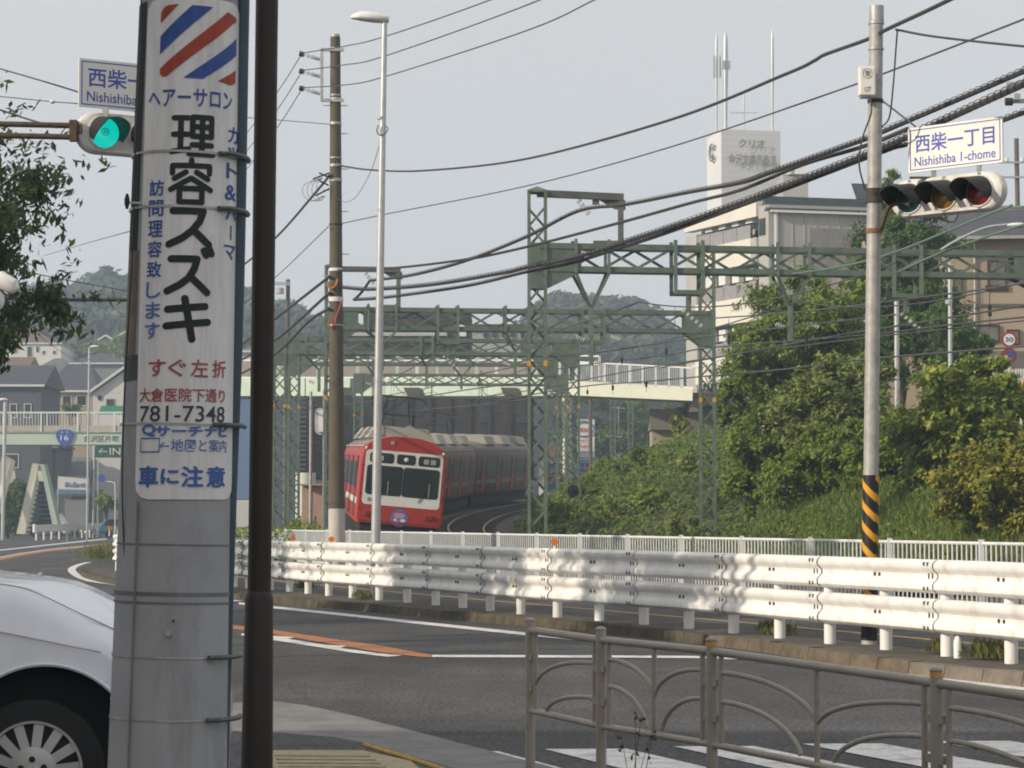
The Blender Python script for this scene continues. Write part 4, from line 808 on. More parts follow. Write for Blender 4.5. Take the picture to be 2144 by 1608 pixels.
for wx in (whx, whx-2.45):
    wy = cy0+0.015; wh = MB().tube([(wx, wy+.17, whz), (wx, wy+.012, whz), (wx, wy, whz)], [.305, .305, .285], 44).build('wheel', mat('tyre', (0.018, 0.019, 0.02), 0.8, var=0.2), car, True)
    rim = MB().tube([(wx, wy-.012, whz), (wx, wy+.03, whz)], [.214, .214], 48, cap=False)
    rim.tube([V((wx+.209*math.cos(a), wy-.012, whz+.209*math.sin(a))) for a in [2*math.pi*i/48 for i in range(49)]], .007, 6)
    for i in range(14):
        a = 2*math.pi*i/14+.10; d = V((math.cos(a), 0, math.sin(a))); e = V((-math.sin(a), 0, math.cos(a)))
        c0 = V((wx, wy, whz)); w0, w1 = .020, .013
        q = [c0+d*.085-e*w0, c0+d*.085+e*w0, c0+d*.206+e*w1*1.7, c0+d*.206-e*w1*1.7]
        rim.poly([p+V((0, -.014, 0)) if j < 2 else p+V((0, -.008, 0)) for j, p in enumerate(q)], (0, .02, 0))
    rim.tube([(wx, wy-.020, whz), (wx, wy-.014, whz), (wx, wy+.01, whz)], [.07, .105, .108], 32); rim.build('rim', AL, wh, True)
    MB().cyl((wx, wy-.002, whz), (wx, wy+.02, whz), .209, n=36).build('spoke_shade_disc', mat('hub_dark', (0.02, 0.02, 0.022), 0.8, var=.2), wh, True)  # dark disc standing in for the shade behind the spokes
    for i in range(5): a = 2*math.pi*i/5+.35; c0 = V((wx+.052*math.cos(a), wy-.021, whz+.052*math.sin(a))); MB().tube([c0+V((0, .004, 0)), c0+V((0, -.004, 0))], [.016, .011], 14).build('wheel_bolt', mat('hub_dark', (0.02,)*3), wh, True)
    MB().tube([(wx, wy-.020, whz), (wx, wy-.026, whz)], [.030, .024], 20).build('hub_cap', AL, wh, True)
xx = [(-.40, .835), (-.53, .86), (-.676, .89), (-.884, .93), (-1.05, .95), (-1.4, .96)]
MB().tube(catmull([V((car_x0+x, cyc-.853, z)) for x, z in xx], 5), .004, 5).build('crease_line', mat('crease_grey', (0.52, 0.51, 0.54), .4, var=0), car)  # thin grey line drawn along the crease of the body side
MB().poly([V((car_x0-1.10, cyc-.67, 1.135)), V((car_x0-.90, cyc-.63, 1.112)), V((car_x0-1.02, cyc-.25, 1.138)), V((car_x0-1.12, cyc-.25, 1.155))], (0, 0, .012)).build('cowl', mat('cowl_dark', (0.02, 0.022, 0.028), .5, var=.1), car)
MB().tube(catmull([V((car_x0+x, cyc-hw*.80, z+.004)) for x, hw, z in ((-.16, .785, .812), (-.28, .82, .872), (-.40, .838, .932), (-.53, .845, .992), (-.676, .848, 1.062), (-.78, .85, 1.101), (-.9, .85, 1.122))], 5), .0022, 5).build('bonnet_seam', mat('seam_dark', (0.16, .16, .17), .6, var=0), car)
MB().tube(catmull([V((whx+.05+.412*math.cos(R(a)), cy0-.004, whz+.045+.412*math.sin(R(a)))) for a in range(20, 175, 12)], 4), .010, 6).build('arch_lip', WC, car, True)
GL = mat('dark_glass', (0.02, 0.025, 0.03), 0.08, var=0, spec=0.6)
MB().poly([V((car_x0-1.55, cyc-.72, 1.22)), V((car_x0-3.3, cyc-.72, 1.22)), V((car_x0-3.1, cyc-.60, 1.55)), V((car_x0-1.95, cyc-.60, 1.55))], (0, -.006, .003)).build('side_window', GL, car)
MB().sph((car_x0-.26, cyc-.72, .63), .09, 8, (1.5, .9, .8)).build('headlight', mat('headlight_glass', (0.55, 0.58, 0.6), .1, var=0), car, True)
# ============================================================ roadside tree at left and its row (its shade falls on the guardrail)
LF = leafmat('street_leaf', (0.040, 0.080, 0.028), (0.068, 0.125, 0.040), (0.12, 0.175, 0.058), .35)
for i, (x, y, rr, hz_, zc, lab) in enumerate([(-9.15, 31.5, 2.75, 2.6, 5.2, 'leafy roadside tree hanging into view beside the lit green signal'), (-8.1, 24.4, 1.95, 2.2, 5.7, 'leafy roadside tree standing next to the signal mast'), (-12.0, 40.5, 2.9, 2.6, 4.9, 'leafy roadside tree beyond the first tree of the row')]):
    tree('roadside_tree', lab, (x, y, 0), (x, y, zc), (rr, rr, hz_), LF, 95000 if i == 0 else 28000, 0.125, 170 if i == 0 else 90, 0.24, 0.14, group='trees along the left pavement', asp=0.38, droop=1.6)
# ============================================================ railway: embankment, tracks
def XL(Y): return -5.6+(Y-100)**2/(300 if Y < 100 else 420)+max(0.0, 76-Y)**2*0.004
def ZT(Y): return max(-0.02, 0.031*(Y-74.5))
def fence_x(Y): n_ = (Y/D0-1)/0.0796; return fpt(n_).x
def ss(t): t = max(0, min(1, t)); return t*t*(3-2*t)
def terr(X, Y):
    zt_ = ZT(Y); a = XL(Y)-2.7; b_ = XL(Y)+3.7+2.4+3.0*math.exp(-((Y-73)/6.5)**2)
    if X < a: z = max(-0.02, zt_-(a-X)*0.7)
    elif X <= b_: z = zt_
    else:
        u = X-b_; H = 5.2+0.3*math.sin(Y*.21)+0.02*max(0, X-10)
        z = zt_+H*(1-math.exp(-u*0.62/H*1.25)) + 0.12*math.sin(X*1.7+Y*.9)*min(1, u)
    if Y < 84:
        f = fence_x(Y); z = -0.02+(z+0.02)*ss((X-f-0.15)/1.8)
    return z
ys = [27+i*1.6 for i in range(52)]+[110+i*4 for i in range(40)]; b = MB(); nx = 64; vs = []
for Y in ys:
    x0 = fence_x(Y)-0.05 if Y < 84 else XL(Y)-9; x0 = max(x0, XL(Y)-9)
    for i in range(nx): f = i/(nx-1); X = x0+(f**1.5)*(62); vs.append((X, Y, terr(X, Y)))
b.add(vs, [(j*nx+i, j*nx+i+1, (j+1)*nx+i+1, (j+1)*nx+i) for j in range(len(ys)-1) for i in range(nx-1)])
SOIL = mat('bank_soil', (0.075, 0.085, 0.035), 0.95, var=0.45, scale=0.9, bump=0.7, bscale=6, dirt=(0.11, 0.085, 0.05), dscale=0.6)
o = b.build('embankment', SOIL, None, True); o['kind'] = 'structure'
BAL = mat('ballast', (0.085, 0.072, 0.060), 0.95, var=0.5, scale=8, bump=1.0, bscale=18, dirt=(0.04, 0.035, 0.03), dscale=2)
RAILM = mat('rail_steel', (0.20, 0.15, 0.11), 0.4, 0.5, var=0.3, scale=4); SLP = mat('sleeper', (0.11, 0.095, 0.08), 0.9, var=0.3)
yy = [44+i*2 for i in range(95)]; CANT = R(5.0)
def cpt(Y, off, up=0.0): # a point across the canted pair of tracks
    return V((XL(Y)+off, Y, ZT(Y)+0.02+up))
bed = MB(); vs = []
for Y in yy: vs += [cpt(Y, -2.5, -.1), cpt(Y, -1.7, .22), cpt(Y, 5.4, .22), cpt(Y, 6.2, -.1)]
bed.add(vs, [(i*4+k, i*4+k+1, (i+1)*4+k+1, (i+1)*4+k) for i in range(len(yy)-1) for k in range(3)])
bo = bed.build('track_bed', BAL); bo['kind'] = 'structure'
for c_ in (0.0, 3.7):
    for g_ in (-0.72, 0.72):
        rl = MB(); vs = []
        for Y in yy:
            z = 0.36-(g_*math.tan(CANT)); p = cpt(Y, c_+g_, z); vs += [p+V((-.035, 0, -.12)), p+V((-.035, 0, 0)), p+V((.035, 0, 0)), p+V((.035, 0, -.12))]
        rl.add(vs, [(i*4+k, i*4+k+1, (i+1)*4+k+1, (i+1)*4+k) for i in range(len(yy)-1) for k in range(3)]); rl.build('rail', RAILM, bo)
    s = MB(); Y = 46.0
    while Y < 190: s.bar(cpt(Y, c_-1.2, .23+.09), cpt(Y, c_+1.2, .23-.09), .18, .14, up=(0, 1, 0)); Y += 0.62
    s.build('sleeper', SLP, bo, kind='stuff')

# ============================================================ red train
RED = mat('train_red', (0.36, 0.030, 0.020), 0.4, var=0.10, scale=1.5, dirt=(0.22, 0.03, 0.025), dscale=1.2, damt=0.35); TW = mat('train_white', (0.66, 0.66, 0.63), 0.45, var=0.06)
ROOF = mat('train_roof', (0.24, 0.225, 0.20), 0.8, var=0.2, scale=2); GLS = mat('train_glass', (0.015, 0.022, 0.020), 0.08, var=0, spec=0.55); UND = mat('underframe', (0.02, 0.02, 0.022), 0.8, var=0.2); ACM = mat('ac_cream', (0.37, 0.35, 0.31), 0.7, var=0.12, scale=3, dirt=(0.28, 0.25, 0.2), dscale=3)
GLD = mat('dull_glass', (0.03, 0.032, 0.034), 0.45, var=0.2, spec=0.3)
RED2 = mat('train_dull_red', (0.085, 0.040, 0.034), 0.55, var=0.15, scale=1.5, dirt=(0.11, 0.07, 0.06), dscale=0.8, damt=0.7)  # darker, browner red for the cars behind the first
trn = thing('train', 'red commuter train with white window band rounding the curve', 'train', (XL(76), 76, ZT(76)))
CAR = 18.0
def back(Y0, L):
    Y = Y0+L*0.96
    for _ in range(20): d = math.hypot(XL(Y)-XL(Y0), Y-Y0); Y += (L-d)*0.8
    return Y
half = [(0, 3.66), (.5, 3.63), (.95, 3.52), (1.22, 3.34), (1.345, 3.10), (1.38, 2.85), (1.39, 2.4), (1.39, 1.55), (1.385, 1.0), (1.35, .82)]
ring = [(-u, v) for u, v in half[::-1]]+half[1:]
Yf = 76.0
for ci in range(4):
    Yb = back(Yf, CAR-0.35); f0_ = V((XL(Yf), Yf, ZT(Yf)+0.36)); b0_ = V((XL(Yb), Yb, ZT(Yb)+0.36)); ydir = (b0_-f0_); Lc = ydir.length; ydir.normalize()
    xdir = V((ydir.y, -ydir.x, 0)).normalized(); zdir = xdir.cross(ydir)
    Q = Matrix.Rotation(CANT, 3, ydir); xd = Q@xdir; zd = Q@zdir
    T = Matrix(((xd.x, ydir.x, zd.x, f0_.x), (xd.y, ydir.y, zd.y, f0_.y), (xd.z, ydir.z, zd.z, f0_.z), (0, 0, 0, 1)))
    b = MB(); vs = []; k = len(ring); secs = [(0.0, .955, -.02), (.05, .985, -.006), (.16, 1.0, 0), (Lc-.06, 1.0, 0), (Lc, .985, 0)]
    for y, q, dz in secs: vs += [V((u*q, y, v+dz if v > 1.5 else v-dz*.5)) for u, v in ring]
    cap = [tuple(range(k)), tuple((len(secs)-1)*k+j for j in range(k))]
    for i in range(len(secs)-1):
        for j in range(k-1):
            b.mi = 1 if (ring[j][1] > 3.3 and ring[j+1][1] > 3.3 and (i > 1)) else 0
            b.add([], []); b.f.append((i*k+j, i*k+j+1, (i+1)*k+j+1, (i+1)*k+j)); b.m.append(b.mi)
    b.mi = 0
    for c in cap: b.f.append(c); b.m.append(0)
    b.v = [tuple(v) for v in vs]
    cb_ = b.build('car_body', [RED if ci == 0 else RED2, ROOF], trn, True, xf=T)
    def tb(name, c, s_, m, par=cb_, bev=0.0): return MB().box(c, s_).build(name, m, par, xf=T, bevel=bev)
    tb('underframe', (0, Lc/2, .52), (2.3, Lc-.6, .62), UND); tb('skirt', (0, .55, .60), (2.45, .9, .5), UND)
    for s in (-1, 1):
        tb('white_stripe', (s*1.393, Lc/2+.2, 1.50), (.012, Lc-.5, .20), TW if ci == 0 else mat('stripe_dull', (.20, .18, .165), .6, var=.15)); tb('gutter', (s*1.31, Lc/2, 3.26), (.03, Lc-.3, .05), mat('gutter_pale', (0.42, 0.40, 0.37), .6))  # greyer stripe on the cars behind the first
        for j in range(4):
            yc = 2.2+j*4.5
            if yc > Lc-1: continue
            dr = tb('door', (s*1.392, yc, 1.95), (.014, 1.25, 1.95), mat('door_red', (0.30, 0.028, 0.02), .45, var=.1)); 
            for q in (-.3, .3): tb('door_window', (s*1.40, yc+q, 2.30), (.012, .42, .85), GLD)
            for q in (-.65, .65): tb('door_edge', (s*1.40, yc+q, 1.95), (.02, .05, 1.95), UND)
            if j < 3 and yc+3.2 < Lc: tb('window', (s*1.397, yc+2.25, 2.32), (.012, 2.5, .82), GLD)
    for j, yc in enumerate((4.0, 9.0, 14.0) if ci else (2.9, 8.6, 14.2)):
        au = MB(); hw = 1.0; au.poly([(-1.12, yc, 3.55), (1.12, yc, 3.55), (.85, yc, 3.98), (-.85, yc, 3.98)], (0, 2.6, 0)); a_ = au.build('air_conditioner', ACM, cb_, xf=T)
        for q in (-.7, -.5): MB().box((q-.09, yc-.006, 3.77), (.07, .012, .34)).build('louvre', mat('louvre_dark', (0.22, 0.2, 0.17), .8), cb_, xf=T)
    if ci in (0, 2):                      # pantograph
        pb = MB(); yb = 7.0 if ci == 0 else 12
        pb.box((0, yb, 3.75), (1.5, 1.3, .08))
        for s in (-.6, .6): pb.tube([(s, yb-.5, 3.8), (s*.8, yb-1.3, 4.45), (s*.6, yb, 5.05)], .025, 6); pb.tube([(s, yb+.5, 3.8), (s*.8, yb+1.3, 4.45), (s*.6, yb, 5.05)], .025, 6)
        pb.tube([(-.6, yb-1.3*.95, 4.42), (.6, yb-1.3*.95, 4.42)], .02, 6); pb.tube([(-.48, yb-1.3, 4.45), (.36, yb, 5.05)], .015, 5)
        pb.tube(catmull([(-.95, yb, 4.93), (-.75, yb, 5.06), (0, yb, 5.08), (.75, yb, 5.06), (.95, yb, 4.93)], 4), .03, 6); pb.build('pantograph', UND, cb_, xf=T, kind='stuff')
    if ci == 0:
        # ---- cab front; y = 0 is the face, -y towards the viewer
        def rr(x0, x1, z0, z1, y, th, m, name, r_=.08, skew=0.0):
            pts = []
            for cx_, cz, a0 in ((x1-r_, z1-r_, 0), (x0+r_, z1-r_, 90), (x0+r_, z0+r_, 180), (x1-r_, z0+r_, 270)): pts += [(cx_+r_*math.cos(R(a0+i*15)), y, cz+r_*math.sin(R(a0+i*15))) for i in range(7)]
            return MB().poly(pts, (0, -th, 0)).build(name, m, cb_, xf=T)
        rr(-1.235, 1.235, 1.42, 3.16, 0.0, .012, TW, 'front_panel', .12)
        for x0, x1 in ((-1.10, -.33), (-.24, .36), (.45, 1.14)): rr(x0, x1, 2.76, 3.08, -.012, .010, GLS, 'header_window', .09)
        rr(-1.16, -.005, 1.74, 2.68, -.012, .010, GLS, 'windscreen', .10); rr(.005, 1.16, 1.74, 2.68, -.012, .010, GLS, 'windscreen', .10)
        for x, n_ in ((-.86, 2), (.80, 2)):
            for j in range(n_): tb('route_sign', (x+j*.22-.1, -.024, 2.91), (.16, .006, .16), mat('sign_grey', (0.30, 0.31, 0.30), .6))
        MB().sph((.06, -.026, 2.92), .07, 8, (1, .3, 1)).build('headlight', mat('headlight_clear', (0.75, 0.75, 0.7), .1, var=0), cb_, True, xf=T)
        for s in (-.98, .92): tb('marker_lamp', (s, -.05, 1.15), (.26, .10, .17), mat('lamp_red', (0.30, 0.022, 0.015), .35), bev=.02); tb('marker_glass', (s, -.103, 1.15), (.15, .008, .09), mat('lamp_glass', (0.16, 0.03, 0.015), .15, var=0))
        MB().tube([(.55, -.03, 1.60), (.80, -.04, 2.02)], .012, 5).build('wiper', UND, cb_, xf=T); MB().tube([(-.72, -.03, 1.66), (-.62, -.04, 2.2)], .012, 5).build('wiper', UND, cb_, xf=T)
        for x, zc in ((-.88, 2.15), (-.45, 1.98), (.86, 2.0)): MB().tube([(x, -.028, zc-.22), (x, -.028, zc+.22)], .010, 5).build('grab_rail', mat('steel_bright', (0.5, 0.5, 0.48), .4, .5), cb_, xf=T)
        vs_, fs_ = textfit('806', .32, .13, .006); MB().add([V((v.x-.90, -.0155, v.y+1.575)) for v in vs_], fs_).build('car_number', INKK, cb_, xf=T)
        def disc(name, cx_, cz, r_, y, m, sx=1.0, n=28): return MB().poly([(cx_+sx*r_*math.cos(2*math.pi*i/n), y, cz+r_*math.sin(2*math.pi*i/n)) for i in range(n)], (0, -.006, 0)).build(name, m, hm if name != 'head_mark' else cb_, xf=T)
        hm = None; hm = disc('head_mark', .0, 1.05, .275, -.004, mat('mark_blue', (0.06, 0.16, 0.45), .4, var=.15, scale=12))
        MK = mat('mark_pink', (0.55, 0.22, 0.24), .5, var=.3, scale=30); MBW = mat('mark_pale', (0.60, 0.66, 0.72), .5, var=.15)
        disc('mark_patch', 0, 1.14, .085, -.0105, MK, 2.2); disc('mark_patch', -.08, .90, .07, -.0105, MK, 1.5); disc('mark_patch', .12, .99, .05, -.0105, MBW, 1.8); disc('mark_patch', -.12, 1.00, .045, -.0105, mat('mark_cream', (0.6, .5, .42), .5), 1.3)
        tb('roof_lamp', (-.42, -.0, 3.42), (.12, .08, .11), mat('sign_grey', (0.3, 0.31, 0.3))); tb('antenna', (.15, 1.3, 3.98), (.26, .03, .05), GALV); tb('antenna', (.15, 1.3, 3.85), (.05, .03, .4), GALV)
        for z in (.92, .98): tb('lower_ledge', (0, -.02, z-.06), (2.55, .03, .03), mat('door_red', (0.3, 0.028, 0.02)))
        for s in (-1, 1): MB().sph((s*1.23, -.0, 3.20), .05, 6).build('side_lamp', mat('lamp_pale', (0.7, 0.6, 0.55), .3), cb_, True, xf=T)
        for s in (-1, 1):
            for z in (1.3, 1.75, 2.2, 2.65): tb('handhold', (s*1.30, .01, z), (.06, .07, .03), UND)
    Yf = back(Yf, CAR)

# ============================================================ overhead line gantries
YB = mat('band_yellow', (0.55, 0.30, 0.02), .5, var=.15)
def column(par, x, y, z0, z1, w_, fine, bx=None):
    """lattice column: four corner angles with zigzag lacing"""
    h = w_/2
    for a in (-1, 1):
        for c in (-1, 1): ubar('corner_angle', (x+a*h, y+c*h, z0), (x+a*h, y+c*h, z1), .075, .06, GREEN, par)
    step = w_*1.15; n = int((z1-z0)/step); j = MB()
    for k in range(n):
        za, zc = z0+k*step, z0+(k+1)*step; s = 1 if k % 2 else -1
        for (p, q) in (((x-s*h, y-h, za), (x+s*h, y-h, zc)), ((x-h, y-s*h, za), (x-h, y+s*h, zc)), ((x+s*h, y+h, za), (x-s*h, y+h, zc)), ((x+h, y+s*h, za), (x+h, y-s*h, zc))):
            if fine: ubar('lacing_bar', p, q, .055, .012, GREEN, par)
            else: j.bar(p, q, .055, .012)
    if not fine: j.build('lacing', GREEN, par, kind='stuff')
def gantry(label, xl, xr, Yl, Yr, pyt_l, pyb_l, colw, topl=None, topr=None, fine=True, hang=(), horn=None, gus=0.75, base=None, bandpy=None):
    tl, bl = P(xl, pyt_l, Yl), P(xl, pyb_l, Yl); zt_, zb = tl.z, bl.z; xr_ = ZX(xr, Yr); p0 = V((ZX(xl, Yl), Yl, 0)); p1 = V((xr_, Yr, 0))
    t = thing('line_gantry', label, 'gantry', V((p0.x, p0.y, ZT(Yl)))); d = (p1-p0).normalized(); nrm = V((-d.y, d.x, 0)); Ln = (p1-p0).length; h = colw/2
    for p, Y, tp in ((p0, Yl, topl), (p1, Yr, topr)): column(t, p.x, p.y, terr(p.x, Y)-.1 if Y > 50 else 0, zt_ if tp is None else P(xl, tp, Yl).z, colw, fine); 
    for s in (-1, 1):
        o = nrm*(h*s)
        for z in (zt_-.045, zb+.045): ubar('chord', p0+o+V((0, 0, z)), p1+o+V((0, 0, z)), .085, .13, GREEN, t, up=(0, 0, 1))
        nd = max(4, int(Ln/(0.78))); nd += nd % 2; j = MB()
        for k in range(nd):
            a = p0+d*(Ln*k/nd)+o; c = p0+d*(Ln*(k+1)/nd)+o; u = (k % 2 == 0) == (s < 0)
            q0, q1 = a+V((0, 0, zt_-.09 if u else zb+.09)), c+V((0, 0, zb+.09 if u else zt_-.09))
            if fine: ubar('diagonal', q0, q1, .065, .03, GREEN, t)
            else: j.bar(q0, q1, .065, .03)
        if not fine: j.build('lacing', GREEN, t, kind='stuff')
        for p, e in ((p0, 1), (p1, -1)):
            gz = 0.42; g0 = p+o*1.03
            pts = [g0+V((0, 0, zt_+.02))-d*(h*e), g0+d*(gus*e)+V((0, 0, zt_+.02)), g0+d*(gus*e)+V((0, 0, zb-.02)), g0+d*(h*e)+V((0, 0, zb-gz)), g0-d*(h*e)+V((0, 0, zb-gz))]
            MB().poly(pts, nrm*(.016*s)).build('gusset_plate', GREEN, t)
    lay = MB()
    for p, Y, tp in ((p0, Yl, topl), (p1, Yr, topr)):
        if tp is not None:
            z = P(xl, tp, Yl).z; MB().box(V((p.x, p.y, z+.02)), (colw+.08, colw+.08, .05)).build('cap', GREEN, t)
            q = h+.03; MB().add([V((p.x+a*q, p.y+c*q, z+.045)) for a, c in ((-1, -1), (1, -1), (1, 1), (-1, 1))]+[V((p.x, p.y, z+.16))], [(0, 1, 4), (1, 2, 4), (2, 3, 4), (3, 0, 4), (0, 3, 2, 1)]).build('cap', GREEN, t)
        if bandpy:
            z = P(xl, bandpy, Yl).z
            for a in (-1, 1):
                for c in (-1, 1): MB().box((p.x+a*h, p.y+c*h, z), (.082, .067, .13)).build('yellow_band', YB, t)
    def at(px): f = ((px-CX)/F*1.0015*p0.y-p0.x)/((xr_-p0.x)-(px-CX)/F*1.0015*(p1.y-p0.y)); return p0+d*(Ln*f)
    for hk in hang:
        if hk[0] == 'V':                       # two legs meeting below the truss, then a drop bar
            _, pa_, pb_, pc_, yv, yd = hk; a, c, m_ = at(pa_), at(pb_), at(pc_); zv = P(pc_, yv, m_.y).z; zd_ = P(pc_, yd, m_.y).z
            for s in (-1, 1):
                o = nrm*((h+.04)*s)
                for q in (a, c): ubar('hanger_leg', q+o+V((0, 0, zt_+.12)), q+o+V((0, 0, zb-.05)), .07, .07, GREEN, t); ubar('hanger_leg', q+o+V((0, 0, zb-.05)), m_+V((0, 0, zv)), .07, .07, GREEN, t)
            ubar('drop_bar', m_+V((0, 0, zv+.05)), m_+V((0, 0, zd_)), .10, .16, GREEN, t)
            for q in (.15, -.12): 
                i0 = m_+V((q*3, -.1, (zv+zd_)/2)); ins = MB()
                for k in range(4): ins.cyl(i0+V((k*.055, 0, -k*.02)), i0+V((k*.055+.028, 0, -k*.02-.01)), .055, n=10)
                ins.build('insulator', mat('ceramic_grey', (.50, .50, .48), .3, var=.1), t, True)
        if hk[0] == 'U':                       # square frame hung from the truss
            _, pa_, pb_, yu, yd = hk; a, c = at(pa_), at(pb_); zu, zd_ = P(pa_, yu, a.y).z, P(pa_, yd, a.y).z
            for s in (-1, 1):
                o = nrm*((h+.05)*s)
                for q in (a, c): ubar('frame_leg', q+o+V((0, 0, zu)), q+o+V((0, 0, zd_)), .085, .07, GREEN, t)
                ubar('frame_sill', a+o+V((0, 0, zd_+.05)), c+o+V((0, 0, zd_+.05)), .10, .07, GREEN, t)
            m_ = lerp(a, c, .55); ubar('drop_bar', m_+V((0, 0, zd_)), m_+V((0, 0, zd_-.35)), .12, .12, GREEN, t)
            ins = MB()
            for k in range(5): q = m_+V((-.15+k*.10, -.1, zd_-.35-k*.085)); ins.cyl(q, q+V((.045, 0, -.04)), .05, n=10)
            ins.build('insulator', mat('ceramic_grey', (.50, .50, .48), .3, var=.1), t, True)
    if horn:
        pxr, pyl, pyr_, pyd = horn; a = V((p0.x, p0.y, P(xl, pyl, Yl).z)); c = at(pxr); c2 = V((c.x, c.y, P(pxr, pyr_, c.y).z)); HM = mat('horn_grey', (0.115, 0.125, 0.115), .6, var=.2)
        hb = MB().bar(a, c2, .16, .14).build('horn_beam', HM, t); MB().bar(c2+V((-.06, 0, 0)), V((c.x-.06, c.y, zt_)), .13, .13).build('horn_post', HM, t)
        MB().poly([c2+V((-.55, -.03, -.07)), c2+V((.05, -.03, -.07)), c2+V((.05, -.03, -.30)), c2+V((-.2, -.03, -.28))], (0, .06, 0)).build('horn_bracket', HM, t)
        MB().box(V((c.x-.35, c.y, zt_+.06)), (.7, .3, .10)).build('horn_foot', HM, t)
        m_ = lerp(a, c2, .55); ins = MB()
        for k in range(4): q = m_+V((-.15+k*.07, -.03, -.12-k*.09)); ins.cyl(q, q+V((.04, 0, -.05)), .06, n=10)
        ins.build('insulator', mat('ceramic_grey', (.50, .50, .48), .3, var=.1), t, True); MB().box(lerp(a, c2, .68)+V((0, 0, -.13)), (.16, .05, .14)).build('lug', HM, t)
    return t
gantry('nearest green lattice gantry, its tall left column standing before the white fence', 1125, 2205, 55, 56.8, 512, 568, .38, topl=404, fine=True, hang=(('V', 1203, 1272, 1238, 648, 765), ('U', 1411, 1468, 505, 618), ('V', 1625, 1692, 1656, 645, 715), ('U', 1868, 1925, 515, 625)), horn=(1306, 405, 413, 0), gus=1.0, bandpy=762)
gantry('second green gantry, its left column hidden by the brown utility pole', 697, 1481, 72, 73.4, 645, 690, .42, topl=560, topr=512, fine=True, hang=(('V', 770, 828, 800, 722, 775), ('U', 915, 957, 640, 722), ('V', 1057, 1112, 1079, 737, 785), ('U', 1217, 1263, 648, 720)), horn=(838, 563, 565, 0), gus=0.75, bandpy=833)
gantry('third green gantry, its right column carrying the round black signal', 586, 1200, 88, 89.2, 708, 741, .42, fine=False, hang=(('V', 640, 690, 668, 775, 820), ('V', 880, 905, 893, 770, 810)), gus=.75, bandpy=849)
gantry('fourth green gantry straddling the curve behind the train cab', 616, 1155, 98, 98.8, 739, 764, .40, fine=False, hang=(('V', 770, 800, 785, 790, 815), ('V', 950, 985, 966, 790, 815)), gus=.75, bandpy=852)
gantry('fifth green gantry directly in front of the pale overpass girder', 750, 1176, 122, 123, 783, 806, .40, fine=False, gus=.75, bandpy=868)
for i, px in enumerate((1283, 1320)):
    t = thing('lattice_mast', ('slim green lattice mast carrying the small round track signal under the overpass', 'slim green lattice mast in front of the blue and white shop board')[i], 'mast', V((ZX(px, 165+i*6), 165+i*6, 3)), 'lattice masts under the overpass'); column(t, ZX(px, 165+i*6), 165+i*6, 3, P(px, 825, 165+i*6).z, .32, False)
# round black track signals
for px, py, Y, r_, lb in ((1200, 1028, 88, .22, 'round black track signal on the third gantry column'), (1283, 973, 164, .24, 'small round black track signal on a lattice mast')):
    p = P(px, py, Y-.4); t = thing('track_signal', lb, 'signal', p-V((0, 0, .25)))
    MB().tube([p+V((0, .02, 0)), p, p-V((0, .015, 0))], [r_*1.0, r_, r_*.96], 24).build('disc', VIS, t, True); MB().tube([p-V((0, .02, 0)), p-V((0, .2, .02))], [.08, .08], 12, cap=False).build('hood', VIS, t, True)
# cabinet, white signal plate, ladder at the left columns
p = P(656, 1014, 84); zg = terr(p.x, 84)
t = thing('relay_cabinet', 'pinkish beige relay cabinet standing by the gantry columns', 'cabinet', (p.x, 84, zg)); CAB = mat('cabinet_beige', (0.40, 0.29, 0.22), .6, var=.12, scale=3)
MB().box((p.x, 84, (p.z+zg)/2), (.75, .6, p.z-zg)).build('case', CAB, t, bevel=.02); MB().box((p.x, 83.69, p.z-.02), (.82, .72, .06)).build('lid', CAB, t)
for q in (-.19, .19): MB().box((p.x+q, 83.69, (p.z+zg)/2+.03), (.35, .02, p.z-zg-.2)).build('door', CAB, t)
MB().box((p.x+.05, 83.66, (p.z+zg)/2), (.03, .04, .18)).build('handle', GALV, t)
t = thing('signal_ladder_post', 'thin white post with rungs in front of the relay cabinet', 'post', V((ZX(651, 82), 82, zg)))
ubar('pole', (ZX(651, 82), 82, zg), (ZX(651, 82), 82, P(651, 820, 82).z), .10, .10, GALV, t, rnd=True)
for k in range(8): ubar('rung', (ZX(640, 82), 82, zg+.25+k*.2), (ZX(651, 82), 82, zg+.25+k*.2), .02, .02, GALV, t)
p = P(671, 882, 83); t = thing('signal_plate', 'oval pale plate with a white box beside the brown utility pole', 'signal', p-V((0, 0, .45))); pts = []
for cz, a0 in ((.27, 0), (-.27, 180)): pts += [(p.x+.2*math.cos(R(a0+i*15)), 83, p.z+cz+.2*math.sin(R(a0+i*15))) for i in range(13)]
MB().poly(pts, (0, .04, 0)).build('plate', mat('plate_lilac', (0.42, 0.42, 0.45), .5), t); MB().box((p.x+.02, 82.93, p.z), (.16, .1, .75)).build('box', CERAM, t); ubar('bracket', (p.x+.1, 83.05, p.z+.4), (p.x+.1, 83.05, p.z+1.1), .05, .05, GALV, t)
ubar('bracket', (p.x+.1, 83.05, ZT(83)-.1), (p.x+.1, 83.05, p.z-.4), .05, .05, GALV, t)

